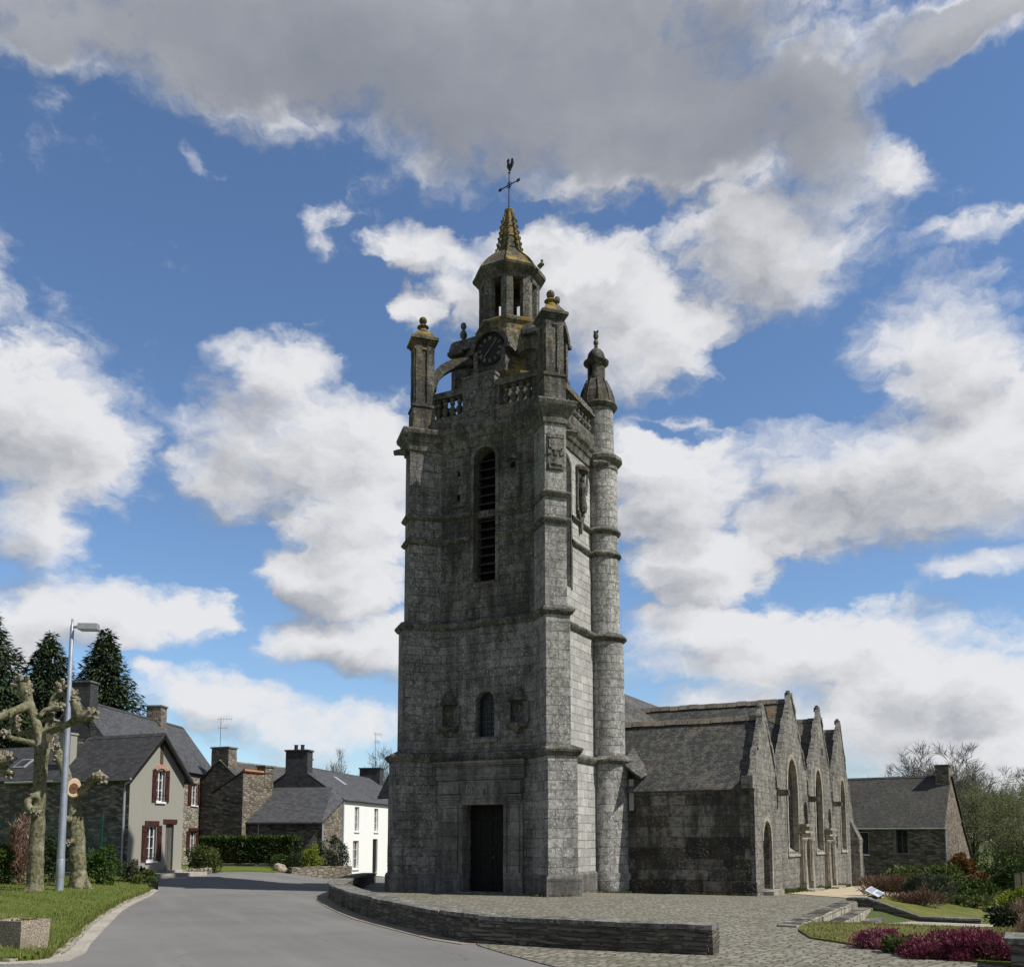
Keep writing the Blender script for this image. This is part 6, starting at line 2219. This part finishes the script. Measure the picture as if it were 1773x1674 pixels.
def pollard(label, loc, limbs, seed, cuts=()):
    r = random.Random(seed)
    t = thing('pollarded_tree', label, 'tree', loc, 0, 'pollarded trees on the lawn')
    m_ = MB()
    kn = []
    for k, lm in enumerate(limbs):
        pts = [Vector(q[:3]) for q in lm]
        rad = [q[3] for q in lm]
        # resample with a little wander so that limbs are gnarled
        P_, Q_ = [], []
        for a, b, ra, rb in zip(pts, pts[1:], rad, rad[1:]):
            n = max(2, int((b-a).length/0.12))
            for j in range(n):
                f = j/n
                w = mnoise.noise_vector((a+(b-a)*f)*3.1+Vector((seed, k, 0)))
                P_.append(a+(b-a)*f+w*ra*0.12)
                Q_.append((ra+(rb-ra)*f)*(1+0.10*mnoise.noise((a+(b-a)*f)*5+Vector((k, seed, 1)))))
        P_.append(pts[-1])
        Q_.append(rad[-1])
        m_.tube(P_, Q_, 10)
        if k:
            kn.append((pts[-1], rad[-1]))
            if len(pts) > 3:
                kn.append((pts[-2], rad[-2]*0.8))
    for k in range(5):
        a = r.uniform(0, 2*PI)
        base = Vector(limbs[0][0][:3])
        rr = limbs[0][0][3]
        m_.tube([base+Vector((math.cos(a)*rr*1.2, math.sin(a)*rr*1.2, -0.1)), base+Vector((math.cos(a)*rr*.55, math.sin(a)*rr*.55, 0.28))], [rr*0.45, rr*0.3], 6)
    o = m_.done('trunk', 'bark_mossy', t)
    rm = o.modifiers.new('remesh', 'REMESH')
    rm.mode = 'VOXEL'
    rm.voxel_size = 0.028
    rm.use_smooth_shade = True
    sm = o.modifiers.new('smooth', 'SMOOTH')
    sm.factor = 0.6
    sm.iterations = 4
    # warty knuckles where the shoots are cut back every year
    for p, rr in kn:
        m_ = MB()
        for q in range(r.randint(16, 24)):
            v = rvec(r)
            c = p+v*rr*r.uniform(0.4, 0.95)
            e = c+(v+Vector((0, 0, 0.5))).normalized()*rr*r.uniform(0.4, 1.1)
            m_.tube([c, (c+e)/2, e], [rr*0.42, rr*0.36, rr*r.uniform(0.16, 0.3)], 6)
        m_.done('knuckle', 'bark_knuckle', t, jitter=0.012, sub=0.08, smooth=True)
    for (p, nn, rx, rz_, heart) in cuts:
        p, nn = Vector(p), Vector(nn).normalized()
        sx = nn.cross(Vector((0, 0, 1))).normalized()
        sz = sx.cross(nn)
        m_ = MB()
        ring = [p+sx*rx*math.cos(a*PI/9)+sz*rz_*math.sin(a*PI/9)*(1.25 if a in range(2, 8) else 1) for a in range(18)]
        m_.extr([q-nn*0.10 for q in ring], nn*0.12)
        ct = m_.done('cut_face', 'bark_cut', t)
        if heart:
            m_ = MB()
            ring = [p+nn*0.022+sx*rx*0.62*math.cos(a*PI/9)+sz*rz_*0.62*math.sin(a*PI/9) for a in range(18)]
            m_.extr(ring, nn*0.012)
            m_.done('heartwood', 'bark_heart', ct)
    return t


pollard('tall mossy pollarded tree with knuckled limbs, left of the street lamp', (-12.45, 25, 0.22), P1, 3, [((0.455, -0.14, 4.02), (0.8, -0.55, 0.1), 0.07, 0.15, False)])
pollard('stout leaning pollarded tree with a big pale cut, right of the street lamp', (-12.25, 27, 0.25), P2, 6, [((0.06, -0.24, 2.74), (0.28, -0.92, 0.30), 0.19, 0.25, True)])
pollard('pollarded tree mostly outside the left edge, one knuckled limb showing', (-14.3, 25.5, 0.25), P3, 9)

# conifers ---------------------------------------------------------------------
conifer('dark conifer cut by the left edge of the picture', (-39.9, 72, -0.5), 19.6, 0.66, 52000, 11, 4)
conifer('dark conifer second from the left edge, left of the street lamp', (-36.6, 75, -0.5), 18.2, 0.64, 52000, 12, 4)
conifer('dark conifer with forked tops rising between the street lamp and the slate roof', (-32.6, 76, -0.5), 18.7, 0.54, 52000, 17, 5)

# bare trees behind --------------------------------------------------------------
bt, be = branch_tree(4, 12.0, 0.6, 5)
bt2, be2 = branch_tree(9, 12.0, 0.7, 5)


def twigs(ends, seed):
    r = random.Random(seed)
    c = Cards()
    for p, d in ends:
        for q in range(14):
            dd = (d*0.7+rvec(r)*0.8+Vector((0, 0, 0.35))).normalized()
            L_ = r.uniform(0.5, 1.25)
            c.add(p-d*r.uniform(0, 0.7), dd, dd.cross(rvec(r)).normalized(), L_, 0.035)
    return c


def bare(label, loc, H, rz, src, name='bare_tree', group='bare trees behind the houses', sxy=1.0):
    t = thing(name, label, 'tree', loc, rz, group)
    t.scale = (H/12.0*sxy, H/12.0*sxy, H/12.0)
    if 'o' not in src:
        src['o'] = src['mb'].done('trunk', 'bark_grey', t)
        src['t'] = src['c'].done('twigs', 'bark_grey', t)
    else:
        for key in ('o', 't'):
            o = src[key].copy()
            COL.objects.link(o)
            o.parent = t
    return t


sa, sb = {'mb': bt, 'c': twigs(be, 1)}, {'mb': bt2, 'c': twigs(be2, 2)}
bare('bare winter tree left of two, behind the white house', (-15.4, 96, -2), 12.2, 0.4, sa, sxy=0.9)
bare('bare winter tree closest to the tower, behind the white house chimney', (-11.6, 94, -2), 12.4, 2.2, sb, sxy=0.85)
bare('bare winter tree rising above the ridge of the right-hand stone house', (42.3, 100, -2.2), 13.8, 1.1, sb, sxy=1.15)
bare('lower bare tree left of the tall one above the right-hand house', (38.9, 104, -2.2), 11.6, 3.0, sa)
bare('bare tree just right of the church gables in the distance', (35.6, 106, -2.2), 10.8, 4.4, sa, sxy=1.1)
bare('bare tree right of the gable chimney of the right-hand house', (46.6, 98, -2.2), 9.9, 0.9, sa, sxy=1.2)
bare('bare grey tree highest at the right edge of the picture', (49.5, 96, -2.2), 10.6, 5.1, sb, sxy=1.2)
bare('bare tree in the dip between two bare crowns at the right', (48.0, 108, -2.2), 10.0, 2.7, sa, sxy=1.2)

# trees coming into leaf at the right ----------------------------------------------
for i, (lab, x, y, H, seed) in enumerate((
        ('bushy tree in young leaf touching the gable of the right-hand house', 35.2, 70, 7.6, 21),
        ('bushy tree in young leaf standing in the middle of the right-hand copse', 32.6, 60, 6.4, 22),
        ('bushy tree in young leaf cut by the right edge of the picture', 35.0, 61, 6.8, 23),
        ('taller tree in young leaf behind the copse at the right edge', 40.5, 74, 8.6, 24),
        ('slender young-leaved tree just right of the house gable', 31.0, 57, 5.6, 25),
        ('spreading young-leaved tree behind the paddock fence', 29.0, 52, 4.9, 26),
        ('young-leaved tree farthest back in the copse, above the gable shoulder', 38.0, 80, 9.0, 27),
        ('low young-leaved thorn at the right edge behind the fence', 27.2, 48.5, 4.0, 28))):
    z = gz(x, y)-0.2
    mb_, ends = branch_tree(seed, H, 0.62, 4, H*0.018)
    t = thing('leafing_tree', lab, 'tree', (x, y, z), i*1.3, 'trees in young leaf at the right')
    mb_.done('trunk', 'bark_dark', t)
    c = Cards()
    r = random.Random(seed)
    for p, d in ends:
        for q in range(60):
            w = p+rvec(r)*r.uniform(0.05, 1.0)
            dd = rvec(r)
            L_ = r.uniform(0.06, 0.15)
            c.add(w, dd, dd.cross(rvec(r)).normalized(), L_, L_*0.5)
    c.done('crown', 'spring_leaf', t)

# shrubs left -------------------------------------------------------------------
def gl(x, y):
    return bank_z(x, y)-0.02


shrub('rounded_shrub', 'rounded clipped green bush right of the leaning pollard', 'shrub', (-12.75, 30.0, gl(-12.7, 30)), (0.52, 0.5, 1.05), 5200, 0.08, 'laurel_leaf', 1, clumps=26)
shrub('dark_shrub', 'dark glossy bush between the tall pollard and the lamp', 'shrub', (-13.75, 29.0, gl(-13.7, 29)), (0.55, 0.5, 1.25), 2600, 0.10, 'dark_leaf', 2, clumps=18)
shrub('pink_shrub', 'wispy pinkish bush behind the tall pollard', 'shrub', (-14.5, 28.6, gl(-14.5, 28.6)), (0.42, 0.42, 1.65), 2600, 0.20, 'pink_twig', 3, up=1.2, flat=0.12, clumps=12)
shrub('green_shrub', 'broad mid-green bush at the left edge of the lawn', 'shrub', (-15.1, 28.0, gl(-15.1, 28)), (0.8, 0.6, 1.0), 3200, 0.10, 'hedge_leaf', 4, clumps=20)
shrub('grey_shrub', 'small grey-leaved plant by the corner of the rendered cottage', 'shrub', (-12.45, 31.6, gl(-12.4, 31.6)), (0.34, 0.34, 0.75), 1300, 0.07, 'sage_leaf', 5, clumps=10)
shrub('low_shrub', 'low fresh green tuft at the tip of the left lawn', 'shrub', (-11.95, 31.6, gl(-11.9, 31.6)), (0.5, 0.45, 0.36), 1500, 0.09, 'bright_leaf', 6, clumps=12)
shrub('dark_shrub', 'dark low bush below the gable corner of the cottage', 'shrub', (-13.2, 34.0, gz(-13.2, 34)), (0.5, 0.5, 0.6), 1300, 0.09, 'dark_leaf', 7, clumps=12)
# flowers in the planter
fl = tag(thing('flowers', 'white and yellow flowers just showing above the concrete tub', 'flowers', (-6.88, 13.66, 0.43), 0))
r = random.Random(2)
c1, c2, c3 = Cards(), Cards(), Cards()
for k in range(50):
    p = Vector((r.uniform(-.17, .17), r.uniform(-.17, .17), r.uniform(-0.02, 0.045)))
    for q in range(4):
        d = (rvec(r)+Vector((0, 0, .4))).normalized()
        tgt = c1 if p.x < -0.02 and k % 3 == 0 else (c2 if k % 3 == 1 and p.x > -0.05 else c3)
        tgt.add(p, d, d.cross(rvec(r)).normalized(), 0.035, 0.03)
c1.done('petals', 'petal_white', fl)
c2.done('petals', 'petal_yellow', fl)
c3.done('foliage', 'bright_leaf', fl)
# group by the cottage and the white house
shrub('green_shrub', 'bright green bush against the right corner of the cottage', 'shrub', (-13.55, 42.3, gz(-13.5, 42.3)), (0.85, 0.6, 1.02), 3800, 0.10, 'bright_leaf', 8, clumps=22)
ed = thing('stone_edging', 'row of pale stones edging the bed beside the cottage', 'edging', (-14.2, 41.2, gz(-14.2, 41.3)), R(20))
r = random.Random(12)
m_ = MB()
for k in range(9):
    m_.obox((k*0.165, r.uniform(-.02, .02), 0.1), (0.15, 0.2, 0.24+r.uniform(-.04, .06)), r.uniform(-.15, .15))
m_.done('stone', 'edging_stone', ed, jitter=0.03, sub=0.09)
hedge('hedge', 'long dark green clipped hedge in front of the dark stone houses', (-16.3, 51.2), (-11.0, 49.6), 1.0, 1.5, 17000, 0.15, 'hedge_leaf', 0.12, 3)
tw = thing('hedge_wall', 'low dark retaining wall under the long hedge', 'stone wall', (-16.4, 50.3, 0.05), R(-17))
m_ = MB()
m_.box(0, 5.4, 0, 0.25, -0.2, 0.3)
m_.done('wall', 'schist_dark', tw, jitter=0.02, sub=0.3)
gwl = thing('bed_wall', 'short schist wall round the shrub bed in front of the white house', 'stone wall', (-10.3, 45.4, -0.33), R(36))
m_ = MB()
m_.box(0, 3.1, 0, 0.35, -0.2, 0.62)
m_.done('wall', 'schist_brown', gwl, jitter=0.03, sub=0.2)
shrub('lime_shrub', 'bright lime-yellow round bush in the bed by the white house', 'shrub', (-9.75, 47.2, -0.2), (0.52, 0.5, 1.3), 2600, 0.09, 'lime_leaf', 9, clumps=18)
shrub('clipped_shrub', 'dark clipped bush with a small ball on top beside the white house', 'shrub', (-8.7, 48.6, -0.3), (0.62, 0.55, 1.5), 3200, 0.07, 'dark_leaf', 10, clumps=24)
shrub('clipped_ball', 'small dark clipped ball standing over the larger clipped bush', 'shrub', (-8.95, 48.9, 1.15), (0.3, 0.3, 0.55), 1000, 0.06, 'dark_leaf', 11, clumps=12)
shrub('dark_shrub', 'dark bush left of the lime-yellow one in the bed', 'shrub', (-10.6, 46.9, -0.2), (0.55, 0.5, 1.05), 2200, 0.08, 'dark_leaf', 12, clumps=16)
shrub('green_shrub', 'olive bush between the long hedge and the bed wall', 'shrub', (-11.35, 47.6, -0.1), (0.6, 0.5, 0.9), 2000, 0.08, 'hedge_leaf', 13, clumps=16)
shrub('dark_shrub', 'tall dark bush behind the lime-yellow one', 'shrub', (-9.35, 48.9, -0.2), (0.7, 0.5, 1.5), 2600, 0.08, 'dark_leaf', 14, clumps=18)
m_ = MB()
m_.lathe(0, 0, [(0.0, -0.1), (0.24, -0.05), (0.29, 0.12), (0.22, 0.3), (0.1, 0.38), (0, 0.4)], 12, 0, 2*PI, 1.2)
bo = m_.done('boulder', 'boulder', None, jitter=0.07, sub=0.12, smooth=True)
bo.location = (-10.95, 45.7, gz(-10.95, 45.7))
tag(bo, 'rounded boulder at the left end of the bed wall', 'boulder')

# shrubs right -------------------------------------------------------------------
def gr(x, y):
    return gz(x, y)-0.03


def bush(name, label, x, y, size, n, leaf, mat, seed, **kw):
    return shrub(name, label, 'shrub', (x, y, gr(x, y)), size, n, leaf, mat, seed, **kw)


bush('brown_shrub', 'leafless reddish-brown bush behind the information sign', 11.6, 30.0, (1.0, 0.7, 0.50), 2600, 0.24, 'brown_twig', 31, up=0.9, flat=0.07, clumps=16)
bush('brown_shrub', 'low brown twiggy bush along the top of the flank wall', 11.4, 27.2, (0.8, 0.4, 0.34), 3000, 0.18, 'brown_twig', 32, up=0.7, flat=0.08, clumps=12)
bush('sage_shrub', 'dense grey-green mounded bush on the upper lawn', 12.5, 29.0, (0.78, 0.65, 0.72), 5600, 0.12, 'sage_leaf', 33, up=0.9, flat=0.25, clumps=24)
bush('green_shrub', 'large loose green bush in front of the right-hand house', 15.4, 36.5, (1.55, 1.1, 0.92), 6600, 0.17, 'bright_leaf', 34, clumps=30)
bush('dark_shrub', 'dark spreading juniper-like bush right of the grey-green mound', 15.9, 34.0, (1.25, 0.7, 0.58), 4600, 0.12, 'hedge_leaf', 35, clumps=22)
bush('rust_shrub', 'rust-orange conical bush in front of the house gable', 18.4, 39.6, (0.62, 0.55, 1.4), 5200, 0.14, 'rust_leaf', 36, clumps=26)
bush('rust_shrub', 'smaller rust-orange bush leaning right of the conical one', 19.2, 39.9, (0.42, 0.4, 0.75), 2000, 0.14, 'rust_leaf', 37, clumps=14)
bush('olive_shrub', 'yellowish-olive bush at the right edge of the upper lawn', 13.8, 26.3, (0.55, 0.5, 0.95), 2400, 0.10, 'lime_leaf', 38, clumps=16)
bush('low_shrub', 'low green ground cover left of the olive bush', 13.9, 29.6, (1.0, 0.5, 0.36), 1800, 0.10, 'bright_leaf', 39, clumps=14)
bush('dark_shrub', 'dark bush behind the heather at the end of the gravel path', 11.2, 21.7, (0.7, 0.5, 0.52), 2200, 0.10, 'dark_leaf', 40, clumps=14)
bush('grass_tuft', 'pale wispy tuft above the right end of the heather', 8.1, 15.2, (0.4, 0.4, 0.55), 1200, 0.16, 'pink_twig', 41, up=1.2, flat=0.08, clumps=10)
bush('pale_shrub', 'straw-coloured seed-head bush beside the stone pillar', 8.75, 16.0, (0.42, 0.4, 0.42), 1200, 0.12, 'pink_twig', 42, up=0.8, flat=0.12, clumps=10)
for lab, x, y, sz, sd in (('dark undergrowth bush left of the paddock fence, under the trees', 21.8, 46.5, (1.0, 0.8, 1.1), 61),
                          ('dark undergrowth bush right behind the paddock fence', 24.6, 47.0, (1.5, 0.9, 1.6), 62),
                          ('wide dark thicket at the foot of the copse', 28.5, 56.0, (2.6, 1.2, 2.2), 63)):
    bush('dark_shrub', lab, x, y, sz, 3600, 0.16, 'hedge_leaf', sd, clumps=24)
for i, (lab, x, y, s_, n, mt, sd) in enumerate((
        ('small mound of pale pink heather, leftmost on the lawn edge', 5.36, 14.35, (0.38, 0.26, 0.27), 4600, 'heather_pale', 51),
        ('long mound of deep magenta heather, nearest the middle', 5.72, 13.25, (0.50, 0.32, 0.32), 7500, 'heather_leaf', 52),
        ('mound of magenta heather between the long one and the pillar', 6.22, 12.95, (0.48, 0.32, 0.35), 7500, 'heather_leaf', 53),
        ('pinkish heather mound against the stone pillar', 6.72, 12.75, (0.40, 0.30, 0.32), 4600, 'heather_pale', 54))):
    bush('heather', lab, x, y, s_, n, 0.055, mt, sd, up=1.0, flat=0.3, clumps=30, group='heather along the lawn edge')
bush('low_shrub', 'small green plant between the pale and the magenta heather', 5.40, 13.75, (0.20, 0.18, 0.24), 900, 0.06, 'bright_leaf', 55, clumps=10)

# grass blades on the lawns and weeds at the wall feet ------------------------------
def inside(x, y, poly):
    k = False
    for (x0, y0), (x1, y1) in zip(poly, poly[1:]+poly[:1]):
        if (y0 > y) != (y1 > y) and x < (x1-x0)*(y-y0)/(y1-y0)+x0:
            k = not k
    return k


def blades(name, poly, box, n, zf, h, mat, seed):
    r = random.Random(seed)
    c = Cards()
    k = 0
    while k < n:
        x, y = r.uniform(box[0], box[1]), r.uniform(box[2], box[3])
        if r.random() > (box[2]/y)**1.2 or not inside(x, y, poly) or (zf is not bank_z and to_loc(x, y)[1] > -1.6):
            continue
        k += 1
        d = Vector((r.uniform(-.6, .6), r.uniform(-.6, .6), 1)).normalized()
        a = r.uniform(0, PI)
        hh = h*r.uniform(0.5, 1.3)*(1+0.5*mnoise.noise((x*1.2, y*1.2, 0)))
        c.add(Vector((x, y, zf(x, y)-0.01)), d, Vector((math.cos(a), math.sin(a), 0)), hh, hh*0.22)
    o = c.done(name, mat)
    return tag(o, kind='stuff')


def kerb_stones():
    t = thing('kerb', 'line of low pale kerb stones between the left lawn and the road', 'kerb')
    r = random.Random(6)
    pth = dens_path(smooth_path(KERB_IN, 1), 0.05)
    m_ = MB()
    i = 0
    while i < len(pth)-6:
        j = min(len(pth)-1, i+r.randint(14, 19))
        a, b = Vector(pth[i]), Vector(pth[j])
        d = (b-a)
        L_ = d.length-0.015
        nr = Vector((d.y, -d.x)).normalized()
        c = (a+b)/2+nr*0.07
        m_.obox((c.x, c.y, -0.02+r.uniform(-.006, .006)), (L_, 0.13, 0.14), math.atan2(d.y, d.x)+r.uniform(-.012, .012))
        i = j
    m_.done('kerb_stone', 'granite_pale', t, jitter=0.008, sub=0.2)
    # tufts and weeds spilling over the kerb
    c = Cards()
    for k in range(5200):
        i = r.randrange(len(pth)-1)
        a, b = Vector(pth[i]), Vector(pth[i+1])
        d = (b-a).normalized()
        nr = Vector((d.y, -d.x))
        if mnoise.noise((a.x*1.7, a.y*1.7, 5)) < r.uniform(-0.35, 0.45):
            continue
        p = a+nr*r.gauss(-0.02, 0.05)
        dd = Vector((nr.x*r.uniform(-.2, .9), nr.y*r.uniform(-.2, .9), 1)).normalized()
        h = r.uniform(0.04, 0.13)
        c.add(Vector((p.x, p.y, 0.03)), dd, dd.cross(rvec(r)).normalized(), h, h*0.25)
    tag(c.done('grass', 'grass_blade'), kind='stuff')


kerb_stones()
blades('grass', lawn, (-15.5, -5.9, 12.6, 33.0), 42000, bank_z, 0.06, 'grass_blade', 1)
G2 = [(p[0], p[1]) for p in garden]
blades('grass', G2, (4.8, 12.5, 12.6, 26.0), 26000, lambda x, y: gard_z(x, y)+0.035, 0.05, 'grass_dry', 2)
r = random.Random(33)
c = Cards()
for k in range(1500):
    q = r.random()
    if q < 0.35:
        X, Y = 4.98+abs(r.gauss(0, 0.14)), r.choice((7.7, 8.6, 10.2, 13.8, 14.6, 19.2, 20.4))+r.gauss(0, 0.3)
    elif q < 0.6:
        X, Y = r.uniform(1.0, 4.8), 3.82-abs(r.gauss(0, 0.07))
    elif q < 0.8:
        X, Y = 0.75+r.gauss(0, 0.25), 3.2-abs(r.gauss(0, 0.2))
    else:
        X, Y = r.uniform(-0.5, 0.9), r.uniform(0.3, 1.6)-1.5
    x, y = to_world(X, Y)
    d = Vector((r.uniform(-.7, .7), r.uniform(-.7, .7), 1)).normalized()
    h = r.uniform(0.04, 0.16)*(1.4 if q < 0.35 else 0.6)
    c.add(Vector((x, y, plane_z(x, y)+0.02)), d, d.cross(rvec(r)).normalized(), h, h*0.4)
tag(c.done('weeds', 'bright_leaf'), kind='stuff')
